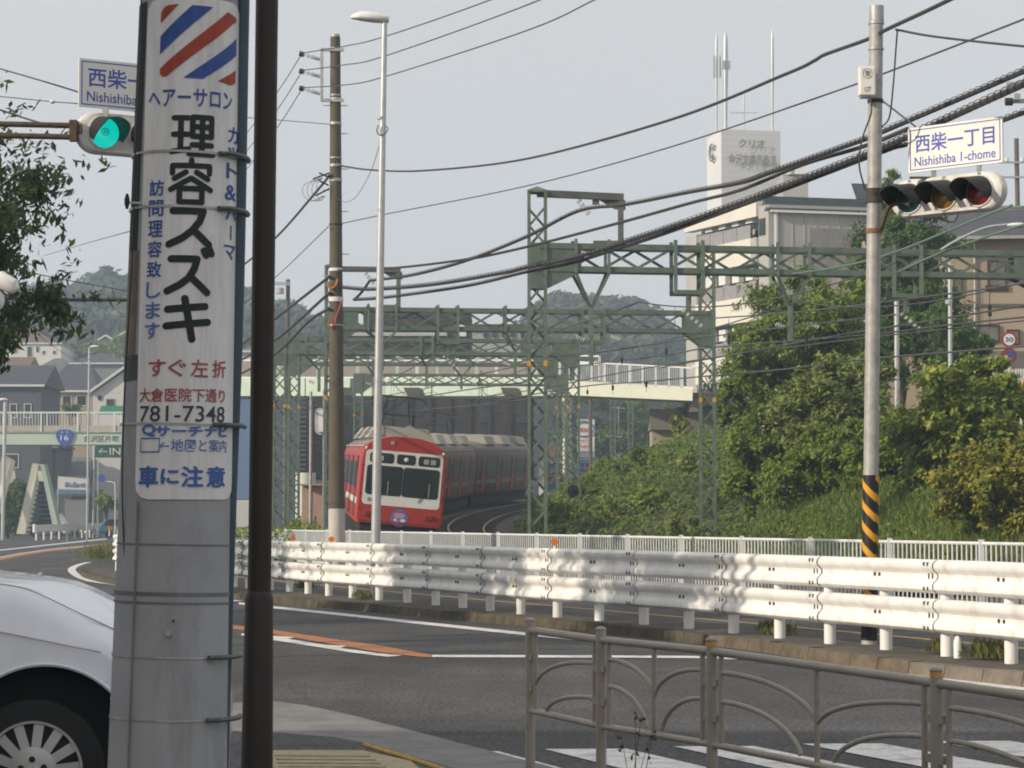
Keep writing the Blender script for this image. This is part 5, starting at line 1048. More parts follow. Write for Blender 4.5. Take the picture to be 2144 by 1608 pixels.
# ============================================================ overhead line wires
OG = 'overhead line wires above the tracks'
for k, pts in enumerate(([(1164, 773, 84), (1256, 760, 79), (1393, 744, 72), (1494, 727, 68), (1806, 702, 56), (1990, 680, 50), (2144, 664, 46), (2400, 640, 40)], [(1050, 837, 95), (1221, 809, 84), (1350, 799, 77), (1550, 781, 67), (1653, 772, 62), (1806, 753, 56), (2144, 725, 45), (2400, 705, 38)], [(1497, 666, 72), (1653, 655, 65), (1806, 638, 58), (1876, 629, 55), (2042, 608, 50), (2144, 593, 47), (2400, 560, 41)], [(1380, 770, 78), (1515, 746, 69), (1705, 711, 60), (1806, 694, 56), (2144, 640, 46)], [(690, 850, 100), (800, 838, 92), (900, 828, 86), (985, 815, 79), (1100, 800, 73)], [(1000, 870, 130), (880, 878, 118), (780, 870, 100), (700, 858, 88)], [(880, 858, 92), (1000, 848, 84), (1100, 836, 78), (1180, 822, 72)])):
    wire('contact_wire', ('upper contact wire running past the embankment trees', 'lowest contact wire running past the embankment trees', 'high messenger wire crossing the cream building and the trees', 'second messenger wire dipping behind the signal pole', 'contact wire above the cab of the red train', 'return wire above the roof of the red train', 'contact wire right of the train pantograph')[k], pts, .022, WIRE, group=OG)
wire('feeder_wire', 'upper green feeder wire rising from the nearest gantry', [(1450, 572, 57), (1600, 578, 56), (1750, 560, 55), (1879, 526, 53), (2101, 437, 48), (2160, 432, 47)], .025, WIREG)
wire('feeder_wire', 'lower green feeder wire rising from the nearest gantry', [(1880, 570, 55), (1976, 527, 52), (2144, 470, 48), (2250, 440, 46)], .025, WIREG)
for px, py, Y, h in ((1302, 735, 76, .55), (1395, 715, 72, .6), (1353, 785, 76, .55), (1283, 795, 80, .5), (1230, 808, 84, .4), (1688, 655, 58, 1.3), (1526, 668, 66, 1.0), (1958, 682, 51, .75), (2072, 612, 49, .7), (1846, 770, 90, .3)):
    p = P(px, py, Y); tag(MB().tube([p, p-V((0, 0, h*.35)), p-V((0, 0, h*.40)), p-V((0, 0, h*.7)), p-V((0, 0, h*.72)), p-V((0, 0, h))], [.008, .008, .04, .04, .008, .008], 6).build('wire_dropper', DARK, None, True), 'slim dark dropper hanging between the overhead line wires', 'dropper', 'droppers on the overhead line')
# contact and messenger wires along both tracks
for c_, nm in ((0.0, 'left'), (3.7, 'right')):
    cw = []; mw = []; Y = 47.0; sup = [47, 55.5, 72.5, 88.5, 98.3, 122.5, 150, 180]; dp = MB()
    while Y <= 180:
        i = max(k for k, v in enumerate(sup) if v <= Y); f = 0 if i == len(sup)-1 else (Y-sup[i])/(sup[i+1]-sup[i]); sg = 1.0-0.55*4*f*(1-f)
        p = cpt(Y, c_+0.45+0.15*math.sin(Y*.2), 5.45); cw.append(p); q = p+V((0, 0, .28+sg*.75)); mw.append(q)
        if int(Y*2) % 9 == 0: dp.tube([p, q], .006, 4)
        Y += 0.5
    t = thing('overhead_line', 'contact wire with messenger wire and droppers above the %s track' % nm, 'wire', cw[0]); MB().tube(cw, .016, 5).build('contact', WIRE, t); MB().tube(mw, .016, 5).build('messenger', WIRE, t); dp.build('droppers', WIRE, t, kind='stuff')
# ============================================================ vegetation on the railway bank
BK = mat('bark', (0.09, 0.07, 0.05))
LA = leafmat('leaf_dark', (0.038, 0.091, 0.018), (0.072, 0.149, 0.025), (0.137, 0.219, 0.037), .3); LB = leafmat('leaf_mid', (0.077, 0.144, 0.018), (0.153, 0.227, 0.028), (0.273, 0.333, 0.045), .3)
LC = leafmat('leaf_long', (0.091, 0.148, 0.025), (0.176, 0.225, 0.045), (0.336, 0.345, 0.095), .25); LD = leafmat('leaf_bright', (0.096, 0.157, 0.018), (0.207, 0.264, 0.033), (0.382, 0.409, 0.076), .3); LE = leafmat('leaf_golden', (0.105, 0.135, 0.016), (0.20, 0.225, 0.028), (0.38, 0.32, 0.045), .3)
def bush(label, px, pyt, pyb, halfpx, Y, m, n, ls, name='shrub', cat='shrub', nclump=60, crad=.26, asp=.45, flat=0.0, tr=.05, droop=0.0, group=None):
    X = ZX(px, Y); zt_ = P(px, pyt, Y).z; zb = P(px, pyb, Y).z; g_ = terr(X, Y); hw = halfpx/F*Y; cz = (zt_+zb)/2
    return tree(name, label, (X, Y, min(g_, zb+.3)), (X, Y, cz), (hw, hw*0.9, (zt_-zb)/2), m, n, ls, nclump, crad, tr, cat, group, asp, flat, droop, 8)
bush('tall dark green tree in front of the beige house on the bank', 1880, 440, 800, 125, 92, LA, 70000, .17, 'evergreen_tree', 'tree', 150, .27, tr=.18)
bush('round dark shrub below the windows of the beige house', 1995, 650, 800, 68, 88, LA, 26000, .12, nclump=60, crad=.24)
bush('large mid-green tree leaning over the overpass end', 1690, 585, 880, 150, 77, LB, 66000, .15, 'broadleaf_tree', 'tree', 150, .25, tr=.14)
bush('mid-green tree in front of the white overpass railing', 1580, 690, 900, 78, 79, LB, 30000, .14, 'broadleaf_tree', 'tree', 70, .22, tr=.10)
bush('long-leaved evergreen bush in the middle of the bank', 1770, 765, 965, 130, 67, LC, 26000, .21, nclump=70, crad=.22, asp=.30, flat=.5)
bush('long-leaved evergreen bush beside the mid-green trees', 1630, 850, 990, 85, 70, LC, 14000, .20, nclump=44, crad=.24, asp=.30, flat=.5)
bush('bright green broad-leaved bush in front of the two round road signs', 2010, 765, 1010, 125, 59.5, LD, 30000, .16, nclump=90, crad=.20, asp=.55)
bush('pointed top of bright green bush below the round road signs', 2068, 750, 900, 60, 61, LD, 12000, .15, nclump=40, crad=.22, asp=.55)
bush('orange-tinted golden bush next to the white boundary fence', 2098, 915, 1135, 125, 54, LE, 32000, .125, nclump=90, crad=.20, asp=.5)
bush('low mid-green bush behind the striped foot of the signal pole', 1850, 880, 1065, 110, 63, LB, 26000, .12, nclump=70, crad=.24)
bush('low mid-green bush in front of the long-leaved evergreen', 1700, 905, 1060, 105, 65, LB, 26000, .115, nclump=70, crad=.24)
bush('small leafy bush at the lower edge of the ivy bank', 1565, 900, 1060, 75, 68, LB, 20000, .11, nclump=50, crad=.26)
bush('dark green bush between the bright bush and the golden bush', 1960, 930, 1080, 75, 60, LD, 14000, .13, nclump=44, crad=.24, asp=.55)
bush('leafy treetop rising behind the unlit signal', 1862, 355, 450, 26, 96, LB, 3500, .15, 'broadleaf_tree', 'tree', 16, .35, tr=.06)
# ivy: leaves lying on the bank surface
def cover(name, label, n, Yr_, ur_, size, hgt, m, cat, asp=.6, clump=0.0, blade=False):
    Y = rng.uniform(*Yr_, n); u = rng.uniform(*ur_, n); X = np.array([XL(y)+6.1 for y in Y])+u
    lump = 0.25*(np.sin(X*2.1+Y*.7)+np.sin(X*.9-Y*1.3)+np.sin(Y*2.3))
    z = np.array([terr(x, y) for x, y in zip(X, Y)])+np.abs(rng.normal(size=n))*hgt*0.5+np.maximum(0, lump)*clump
    pos = np.stack([X, Y, z], 1)
    if blade:
        h = hgt*(0.4+rng.random(n)); ln_v = rng.normal(size=(n, 3))*0.3*h[:, None]; ln_v[:, 2] = h; wv = rng.normal(size=(n, 3)); wv[:, 2] = 0; wv /= np.linalg.norm(wv, axis=1)[:, None]; wv *= size*.5; pos[:, 2] -= .03
        v = np.stack([pos-wv, pos+ln_v*.5+wv*.8, pos+ln_v, pos+ln_v*.5-wv*.8], 1).reshape(-1, 3)
    else:
        nr = rng.normal(size=(n, 3))*.6+np.array([-.5, -.3, 1.0]); nr /= np.linalg.norm(nr, axis=1)[:, None]; t = rng.normal(size=(n, 3)); t -= nr*(t*nr).sum(1)[:, None]; t /= np.linalg.norm(t, axis=1)[:, None]
        b_ = np.cross(nr, t); s = (size*(1+.35*rng.normal(size=n)).clip(.4, 1.8))[:, None]
        v = np.stack([pos-t*s*.5, pos+b_*s*asp*.5, pos+t*s*.5, pos-b_*s*asp*.5], 1).reshape(-1, 3)
    return tag(leafobj(name, v, m), label, cat, kind='stuff')
IV = leafmat('ivy_leaf', (0.058, 0.117, 0.018), (0.114, 0.186, 0.028), (0.222, 0.250, 0.053), .3); GR = leafmat('bank_grass', (0.103, 0.176, 0.028), (0.158, 0.234, 0.043), (0.259, 0.292, 0.076), .3)
cover('ivy', 'ivy covering the railway bank below the overpass', 80000, (62, 150), (-.4, 9), .15, .45, IV, 'ivy', clump=.8)
for i in range(26):
    Y = random.uniform(66, 118); u = random.uniform(.3, 6); X = XL(Y)+6.1+u; g_ = terr(X, Y); r_ = random.uniform(.35, .8)
    tree('scrub_bush', ('mid-green', 'bright green', 'dark ivy-green', 'pale long-leaved')[i % 4]+' scrubby bush growing out of the ivy on the railway bank', (X, Y, g_), (X, Y, g_+r_*.7), (r_, r_, r_*.8), (LB, LD, IV, LC)[i % 4], 2200, .13, 18, .34, .03, 'shrub', ('mid-green', 'bright green', 'dark', 'pale')[i % 4]+' scrubby bushes in the ivy', limbs=4)
cover('ivy', 'low creepers between the bushes of the bank', 30000, (54, 70), (1.2, 9), .13, .25, IV, 'ivy', clump=.4)
cover('ivy', 'small-leaved weeds scattered through the grass of the bank', 16000, (50, 68), (-.8, 3.6), .10, .22, LD, 'weeds', clump=.35)
cover('bank_grass', 'long grass at the foot of the railway bank', 42000, (50, 67), (-.9, 3.4), .028, .26, GR, 'grass', blade=True)
# weeds left of the tracks behind the fence
k = 16000; Y = rng.uniform(74, 90, k); X = np.array([XL(y)-2.2 for y in Y])-np.abs(rng.normal(size=k))*2.6; zz_ = np.array([max(0, terr(x, y)) for x, y in zip(X, Y)])+rng.random(k)**1.5*1.15
v = leaves(k, np.stack([X, Y, zz_], 1), np.full((k, 3), .05), .13, .5); tag(leafobj('trackside_weeds', v, LB), 'leafy weeds around the cabinet left of the tracks', 'weeds', kind='stuff')
# climbing plant on the overpass abutment
p = P(1430, 915, 128); v = leaves(2600, [tuple(P(1428+random.uniform(-14, 14), random.uniform(865, 955), 127.3)) for _ in range(30)], np.full((30, 3), .35), .24, .6); tag(leafobj('climbing_plant', v, LD), 'climbing plant hanging on the concrete abutment of the overpass', 'plant')

# ============================================================ overpass above the tracks
PGR = mat('girder_pale_green', (0.50, 0.60, 0.50), .5, var=.08, scale=1.5, dirt=(0.36, 0.42, 0.35), dscale=.8, damt=.4); CRM = mat('girder_cream', (0.62, 0.64, 0.54), .5, var=.06, scale=1.2); RWH = mat('rail_white', (0.70, 0.72, 0.70), .5, var=.06); PGY = mat('panel_taupe', (0.22, 0.20, 0.19), .7, var=.12, scale=.6)
br = thing('overpass', 'pale green and white footbridge crossing above the red train', 'bridge', P(800, 830, 152))
Ya, Yb_ = 152, 124
def bp(px, py): f = (px-500)/(1450-500); Y = 1/lerp(1/Ya, 1/Yb_, f); return P(px, py, Y)
def bpan(name, x0, x1, yt0, yb0, yt1, yb1, m, th=.25): MB().poly([bp(x0, yb0), bp(x1, yb1), bp(x1, yt1), bp(x0, yt0)], (0, th, 0)).build(name, m, br)
for x0, x1 in ((500, 640), (640, 735), (742, 905), (905, 1010), (1010, 1160)): bpan('girder', x0, x1-2, 792, 829, 792, 829, PGR, 2.4)
bpan('girder', 1160, 1450, 795, 826, 812, 839, CRM, 2.6)
for x0 in (700, 845, 1048): MB().poly([bp(x0+8, 828), bp(x0+40, 828), bp(x0+34, 812), bp(x0, 812)], (0, -.3, 0)).build('bearing', mat('bearing_brown', (0.06, 0.055, 0.05), .8), br)
for i in range(16):
    x0 = 500+i*41.5; bpan('parapet_panel', x0+3, x0+39, 756, 789, 756, 789, PGY, .06)
    q0, q1 = bp(x0, 792), bp(x0, 744); MB().bar(q0, q1, .20, .16).build('parapet_post', RWH if i % 2 else PGR, br)
bpan('deck_edge', 500, 1165, 788.5, 792, 788.5, 792, RWH, .4); bpan('hand_rail', 500, 1165, 753, 755.5, 753, 755.5, RWH, .08)
for i in range(9):
    x0 = 1211+i*27; f = (x0-1211)/(1430-1211); MB().bar(bp(x0, lerp(797, 812, f)), bp(x0, lerp(757, 770, f)), .14 if i % 2 == 0 else .09, .1).build('railing_post', RWH, br)
for i in range(56):
    x0 = 1213+i*3.95; f = (x0-1211)/(1430-1211); ubar('baluster', bp(x0, lerp(798, 813, f)), bp(x0, lerp(759, 772, f)), .03, .03, RWH, br)
bpan('hand_rail', 1205, 1450, 756, 758.5, 769, 772, RWH, .1); bpan('deck_edge', 1170, 1452, 795.5, 799, 810, 814, RWH, .5)
for x0 in (1172, 1190, 1206, 1255): MB().bar(bp(x0, 796), bp(x0, 743 if x0 < 1250 else 745), .13, .1).build('railing_post', RWH, br)
for ya in (743, 760): MB().bar(bp(1172, ya), bp(1256, ya+3), .08, .08).build('hand_rail', RWH, br)
for i in range(10): x0 = 1455+i*8; ubar('baluster', P(x0, 815, 121), P(x0, 768, 121), .05, .05, RWH, br)
MB().bar(P(1450, 767, 121), P(1540, 774, 120), .1, .1).build('hand_rail', RWH, br)
pz = P(1187, 830, 138); MB().cyl((pz.x, 138, 1.5), (pz.x, 138, pz.z), .26, n=20).build('pier', CRM, br, True)
pz = P(606, 830, 150); MB().cyl((pz.x-.2, 150, 0), (pz.x-.2, 150, pz.z), .16, n=14).build('pier', CRM, br, True); pz = P(640, 990, 130); MB().cyl((pz.x, 130, 0), (pz.x, 130, pz.z), .55, n=20).build('pier', CRM, br, True)
ABT = mat('abutment_concrete', (0.20, 0.185, 0.16), .9, var=.2, scale=.7, dirt=(0.10, 0.095, 0.085), dscale=.6); ABL = mat('abutment_pale', (0.42, 0.36, 0.28), .85, var=.12, scale=.8, dirt=(0.22, 0.19, 0.15), dscale=.7)
ab = thing('abutment', 'weathered concrete abutment under the right end of the footbridge', 'abutment', P(1400, 985, 130))
for nm, x0, x1, y0, y1, Y, m in (('cap_beam', 1362, 1440, 856, 900, 129, ABT), ('wall', 1366, 1436, 900, 990, 129.4, ABL), ('pier', 1440, 1530, 850, 1000, 127, ABT), ('deck', 1436, 1560, 822, 850, 126.5, mat('deck_dark', (0.10, 0.09, 0.08), .9, var=.2)), ('bearing_block', 1446, 1462, 836, 862, 125, ABT)):
    a, c = P(x0, y1, Y), P(x1, y0, Y); MB().span(a, (c.x, Y+2.5, c.z)).build(nm, m, ab)
# ============================================================ buildings behind
def window(par, x0, x1, y0, y1, Y, fm, gm=None, mull=1, name='window'):
    a, c = P(x0, y1, Y), P(x1, y0, Y); wd, ht = c.x-a.x, c.z-a.z; e = min(.07, wd*.1)
    o = MB()
    for (u0, v0, u1, v1) in ((0, 0, wd, e), (0, ht-e, wd, ht), (0, e, e, ht-e), (wd-e, e, wd, ht-e)): o.span((a.x+u0, Y-.06, a.z+v0), (a.x+u1, Y+.02, a.z+v1))
    w_ = o.build(name, fm, par); n = mull+1
    for i in range(n): u0 = e+(wd-2*e)*i/n; u1 = e+(wd-2*e)*(i+1)/n; MB().span((a.x+u0+.01, Y-.03, a.z+e), (a.x+u1-.01, Y+.0, a.z+ht-e)).build('pane', gm or GLS, w_)
    return w_
BRN = mat('brown_siding', (0.060, 0.043, 0.038), .8, var=.12, scale=.5); BRD = mat('dark_brick', (0.032, 0.026, 0.025), .85, var=.2, scale=.6, dirt=(0.06, 0.045, 0.04), dscale=.3)
t = thing('brown_building', 'dark brown corrugated building with a small white hatch beyond the gantries', 'building', P(870, 830, 205))
a, c = P(760, 830, 205), P(986, 655, 205); MB().span(a, (c.x, 213, c.z)).build('wall', BRN, t)
n = 40
for i in range(n): x = lerp(a.x+.1, c.x-.1, i/(n-1)); ubar('siding_rib', (x, 204.95, a.z), (x, 204.95, c.z-.1), .07, .08, BRN, t)
a, c = P(952, 704, 204.8), P(976, 680, 204.8); MB().span(a, (c.x, 205, c.z)).build('hatch', CERAM, t)
a, c = P(725, 760, 203), P(930, 703, 203); MB().span(a, (c.x, 205, c.z)).build('annex_wall', BRN, t); a, c = P(722, 703, 202), P(935, 696, 202); MB().span(a, (c.x, 205, c.z)).build('annex_roof', mat('pale_roof', (.45, .45, .44), .6), t)
t = thing('brick_building', 'dark brick building seen under the overpass behind the train', 'building', P(900, 940, 185))
a, c = P(640, 1000, 185), P(1118, 826, 185); MB().span(a, (c.x, 196, c.z)).build('wall', BRD, t)
for i in range(12): x = lerp(a.x+.4, c.x-.4, i/11); ubar('pilaster', (x, 184.9, a.z), (x, 184.9, c.z), .25, .12, BRD, t)
for x0 in (700, 760, 1000, 1050, 1080): window(t, x0, x0+22, 850, 885, 184.9, BRN)
a, c = P(625, 1000, 183), P(690, 832, 183)
for i in range(17): z = lerp(a.z, c.z, i/17); MB().span((a.x, 182.6, z), (c.x, 183, z+(c.z-a.z)/17*.6)).build('louvre', BRD, t)
t = thing('blue_building', 'bright blue sheet-metal wall glimpsed between the concrete pole and the brown pole', 'building', P(505, 1000, 175)); a, c = P(470, 1045, 175), P(524, 828, 175); MB().span(a, (c.x, 182, c.z)).build('wall', mat('blue_metal', (0.12, 0.19, 0.34), .5, var=.08), t); MB().span((a.x-.2, 174.7, c.z), (c.x+.3, 182.3, c.z+.2)).build('roof', RWH, t)
t = thing('grey_building', 'low pale building with dark windows at the far end of the tracks', 'building', P(1050, 720, 230)); a, c = P(985, 800, 230), P(1090, 690, 230); MB().span(a, (c.x, 240, c.z)).build('wall', mat('pale_wall', (.36, .36, .35), .8), t); MB().span((a.x-.3, 229.6, c.z), (c.x+.4, 240.4, c.z+.5)).build('roof', BRN, t)
for x0 in (1012, 1030, 1050, 1068): window(t, x0, x0+11, 697, 706, 229.9, BRN, mull=0)
# cream apartment block
t = thing('apartment_block', 'cream apartment block with balconies and dark blue roof above the bank', 'building', V((13.2, 122, 6)))
CW = mat('tile_cream', (0.40, 0.395, 0.38), .8, var=.06, scale=.6, dirt=(0.36, 0.35, 0.33), dscale=.5, damt=.3); CL = mat('tile_light', (0.66, 0.64, 0.58), .8, var=.06, scale=.5); SLATE = mat('slate_blue', (0.055, 0.075, 0.085), .7, var=.2, scale=1.0)
c0 = V((13.2, 122, 0)); av = V((-3.7, 8, 0)).normalized(); bv = V((0.97, 0.24, 0)).normalized(); zy = lambda py: 1.4+(1089-py)*.0244
def blk(name, m, u0, u1, v0, v1, z0, z1): return MB().poly([c0+av*u0+bv*v0+V((0, 0, z0)), c0+av*u1+bv*v0+V((0, 0, z0)), c0+av*u1+bv*v1+V((0, 0, z0)), c0+av*u0+bv*v1+V((0, 0, z0))], (0, 0, z1-z0)).build(name, m, t)
blk('wall', CW, 0, 8.8, .9, 12, 4.5, zy(425)); blk('corner_wall', CW, 0, 1.0, -.02, .9, 4.5, zy(425)); blk('end_wall', CW, 7.6, 8.8, 0, .9, 4.5, zy(455))
MB().add([c0+bv*-.2+av*-.25+V((0, 0, zy(437))), c0+bv*13+av*-.25+V((0, 0, zy(437))), c0+bv*13+av*1.8+V((0, 0, zy(397))), c0+bv*.6+av*1.8+V((0, 0, zy(397))), c0+av*3+bv*.6+V((0, 0, zy(437))), c0+av*3+bv*13+V((0, 0, zy(437)))], [(0, 1, 2, 3), (3, 2, 5, 4), (0, 3, 4), (1, 5, 2), (0, 4, 5, 1)]).build('roof', SLATE, t)
for i in range(7): f = (i+.5)/7; q = c0+av*lerp(-.25, 1.8, f)+V((0, 0, lerp(zy(437), zy(397), f)+.03)); MB().bar(q+bv*lerp(-.2, .6, f), q+bv*13, .05, .03, up=(0, 0, 1)).build('roof_seam', SLATE, t)
MB().bar(c0+bv*-.05+av*-.25+V((0, 0, zy(440))), c0+bv*13+av*-.25+V((0, 0, zy(440))), .12, .12).build('gutter', RWH, t)
blk('roof_parapet', CL, 1.2, 8.9, -.05, .5, zy(445), zy(412))
for y0, y1 in ((490, 544), (613, 667), (736, 790)):
    blk('balcony_parapet', CL, 1.6, 7.5, -.15, .06, zy(y1), zy(y0)); blk('balcony_side', CW, 1.0, 1.6, -.15, .9, zy(y1), zy(y0)); blk('balcony_floor', CW, 1.6, 7.5, .06, .9, zy(y1), zy(y1)+.2)
    for i in range(4): blk('balcony_screen', mat('screen_grey', (.27, .27, .28), .6), 2.0+i*1.42, 2.0+i*1.42+1.36, .06, .10, zy(y0)+.05, zy(y0)+.75)
    for i in range(4): u = 1.9+i*1.42; blk('air_conditioner', RWH, u+.25, u+.95, .25, .55, zy(y0)+.9, zy(y0)+1.5); blk('balcony_door', GLS, u, u+1.1, .86, .91, zy(y1)+.2, zy(y1)+2.1)
blk('downpipe', RWH, -.08, .06, .3, .42, 5, zy(440)); blk('recess_panel', mat('panel_grey', (.25, .25, .255), .7), -.04, .02, 2.2, 9, zy(560), zy(472))
blk('corner_window', GLS, .3, .9, -.06, -.02, zy(488), zy(452))
for i in range(18): blk('tile_seam', CW, -.035, .0, .6+i*.65, .63+i*.65, 5, zy(440))
b_ = c0+bv*6+av*2+V((0, 0, zy(398))); MB().poly([b_, b_+bv*1.3, b_+bv*1.3+av*.5+V((0, 0, .9)), b_+av*.5+V((0, 0, .9))], (0, 0, .06)).build('solar_panel', SLATE, t); b_ = b_-bv*2.2; 
# tower with roof lettering and antennas
t = thing('tower_block', 'white tiled rooftop tower with metal lettering and antennas', 'building', P(1555, 420, 172)); TWH = mat('tower_tile', (0.66, 0.66, 0.67), .6, var=.05, scale=.5); TLT = mat('tower_bright', (0.74, 0.73, 0.70), .6, var=.04)
a, c = P(1510, 270, 170), P(1637, 270, 170); d_ = P(1480, 271, 174.5); zt_ = a.z
MB().poly([V((a.x, 170, 0)), V((c.x, 171, 0)), V((c.x-1, 176, 0)), V((d_.x, 174.5, 0))], (0, 0, zt_)).build('shaft', TWH, t)
for i in range(14): z = zt_-.3-i*.45; MB().bar((a.x, 169.995, z), (c.x, 170.995, z), .012, .012).build('tile_seam', TWH, t)
MET = mat('sign_metal', (.26, .26, .25), .6, .0, var=.1); dx = (c-a); dx.z = 0; dx = V((c.x-a.x, 1, 0)).normalized(); dl = V((d_.x-a.x, 4.5, 0)).normalized()*-1
flattext('lettering', 'クリオ', P(1574, 301, 170.4)+V((0, -.1, 0)), dx, (0, 0, 1), 2.0, .62, MET, t, .03, .025); flattext('lettering', '金沢文庫壱番館', P(1575, 335, 170.4)+V((0, -.1, 0)), dx, (0, 0, 1), 3.6, .82, MET, t, .02, .025)
e0 = P(1493, 320, 172.2); nl = dl.cross(V((0, 0, 1))); nl = V((dl.y, -dl.x, 0)); 
for ra in (.75, .45): MB().tube([e0+V((-.12, -.12, 0))+dl*(ra*math.cos(q))+V((0, 0, ra*.8*math.sin(q))) for q in [R(30+i*15) for i in range(21)]], .07, 6).build('emblem', MET, t)
for px, pt, r_, nm in ((1500, 70, .09, 'antenna'), (1519, 65, .16, 'antenna'), (1617, 60, .10, 'antenna'), (1558, 185, .05, 'antenna')):
    q0, q1 = P(px, 275, 172), P(px, pt, 172); an = MB(); an.tube([V((q0.x, 172, q0.z-(1.5 if px == 1617 else 0))), lerp(q0, q1, .3), lerp(q0, q1, .62), lerp(q0, q1, .92), q1], [r_*.9, r_*.9, r_*1.25, r_*1.0, .02], 10); ant = an.build(nm, LST, t, True)
    if px < 1600 and pt < 100:
        for k in range(3): q = lerp(q0, q1, .66)+V((.28*math.cos(k*2.1), .28*math.sin(k*2.1), 0)); MB().box(q, (.12, .1, 1.6 if px == 1500 else .6)).build('panel_antenna', LST, ant)
    if pt > 100:
        for k in (-.9, -.5, -.1, .3, .8): MB().bar(P(1558, 236, 172)+V((k, -.5, 0)), P(1558, 236, 172)+V((k, .5, 0)), .03, .03).build('element', LST, ant)
        MB().bar(P(1558, 236, 172)+V((-1, 0, 0)), P(1558, 236, 172)+V((1, 0, 0)), .05, .05).build('boom', LST, ant)
a, c = P(1640, 420, 160), P(1692, 365, 160); MB().span(a, (c.x, 164, c.z)).build('penthouse', CW, t); MB().cyl(P(1655, 366, 160), P(1655, 345, 160), .25, n=12).build('roof_vent', LST, t); MB().box(P(1675, 358, 160), (.8, .6, .5)).build('roof_unit', RWH, t)
# beige house on the bank
t = thing('beige_house', 'beige house with dark tiled roof at the top of the railway bank', 'house', P(2080, 780, 104)); BEI = mat('stucco_beige', (0.40, 0.325, 0.245), .85, var=.08, scale=.6); DRF = mat('tile_dark', (0.07, 0.075, 0.09), .7, var=.2, scale=1.5)
a, c = P(1994, 800, 104), P(2320, 494, 104); MB().span(a, (c.x, 112, c.z)).build('wall', BEI, t)
r0 = P(1972, 497, 103.2); r1 = P(2340, 492, 103.2); rt0, rt1 = P(2010, 442, 107), P(2310, 436, 107); MB().add([r0, r1, rt1, rt0, V((r0.x, 112.6, r0.z)), V((r1.x, 112.6, r1.z))], [(0, 1, 2, 3), (3, 2, 5, 4), (0, 3, 4), (1, 5, 2), (0, 4, 5, 1)]).build('roof', DRF, t)
MB().bar(r0+V((0, -.03, -.03)), r1+V((0, -.03, -.03)), .14, .1).build('gutter', mat('pale_wall', (.36,)*3), t)
for x0, x1, y0, y1 in ((2068, 2108, 545, 607), (2047, 2093, 680, 716), (2108, 2135, 690, 722), (1996, 2014, 565, 618)): window(t, x0, x1, y0, y1, 103.95, BRN, mat('curtain_glass', (.16, .15, .13), .3, var=.3, scale=3), 1)
a, c = P(1996, 642, 103.93), P(2320, 636, 103.93); MB().span(a, (c.x, 104.0, c.z)).build('band', mat('band_grey', (.12, .115, .11), .8), t)
a, c = P(2064, 608, 103.9), P(2112, 597, 103.9); MB().span(a, (c.x, 104.0, c.z)).build('sill', BRN, t); ubar('downpipe', V((P(2040, 620, 103.9).x, 103.9, 6)), P(2040, 500, 103.9), .09, .09, LST, t, rnd=True)
a, c = P(2050, 800, 103), P(2200, 735, 103); MB().span(a, (c.x, 104, c.z)).build('porch_wall', mat('porch_grey', (.15, .14, .13), .85), t)
for pa_ in ((2070, 470), (2110, 462)): pass
a, c = P(1830, 480, 118), P(2144, 430, 118); t = thing('grey_roof_house', 'house with long grey roof behind the dark evergreen tree', 'house', V((a.x, 118, 6))); MB().span((a.x, 118, 4.5), (c.x+2, 126, P(1900, 470, 118).z)).build('wall', BEI, t); MB().add([P(1815, 472, 117.3), P(2200, 476, 117.3), P(2200, 430, 121), P(1850, 432, 121), V((a.x-.4, 126.5, P(1815, 472, 117.3).z)), V((c.x+3, 126.5, P(1815, 472, 117.3).z))], [(0, 1, 2, 3), (3, 2, 5, 4), (0, 3, 4), (1, 5, 2), (0, 4, 5, 1)]).build('roof', mat('tile_grey', (.12, .12, .13), .7, var=.2), t)
# top-of-bank fence, road signs, poles
t = thing('bank_fence', 'white paling fence at the top of the bank below the beige house', 'fence', P(2000, 800, 86))
for i in range(44): x = 1945+i*5.2; ubar('paling', P(x, 803, 86), P(x, 772, 86), .05, .04, RWH, t)
MB().bar(P(1940, 776, 86.05), P(2180, 776, 86.05), .05, .05).build('rail', RWH, t); MB().bar(P(1940, 797, 86.05), P(2180, 797, 86.05), .05, .05).build('rail', RWH, t)
SY2 = 64; t = thing('road_signs', 'round speed limit and no-parking signs stacked on a white post', 'road sign', P(2115, 830, SY2)); ubar('post', P(2117, 880, SY2), P(2113, 695, SY2), .06, .06, RWH, t, rnd=True)
SRD = mat('sign_red', (.30, .03, .03), .45, var=.08); SBL = mat('sign_blue', (.035, .10, .36), .45, var=.08)
for py, base in ((711, TLT), (745, SBL)):
    q = P(2113, py, SY2-.06); r_ = 16.5/F*SY2; dsc = lambda nm, rr_, d, m: MB().cyl(q+V((0, -d, 0)), q+V((0, -d-.006, 0)), rr_, n=28).build(nm, m, t)
    dsc('rim', r_, 0, SRD); dsc('face', r_*.74, .006, base)
    if py == 711: flattext('numeral', '30', q+V((0, -.0135, 0)), (1, 0, 0), (0, 0, 1), r_*1.05, r_*.62, SBL, t, .02)
    else: MB().bar(q+V((-r_*.62, -.014, r_*.62)), q+V((r_*.62, -.014, -r_*.62)), r_*.22, .006).build('slash', SRD, t)
t = thing('warning_sign', 'blue triangular-pointed sign beside the yellow guy cover', 'road sign', P(2138, 850, 63)); q = P(2138, 845, 63); MB().poly([q+V((-.2, 0, -.14)), q+V((.2, 0, -.14)), q+V((0, 0, .2))], (0, .03, 0)).build('plate', SBL, t); ubar('post', q-V((0, 0, 1)), q+V((0, .05, 0)), .05, .05, RWH, t)
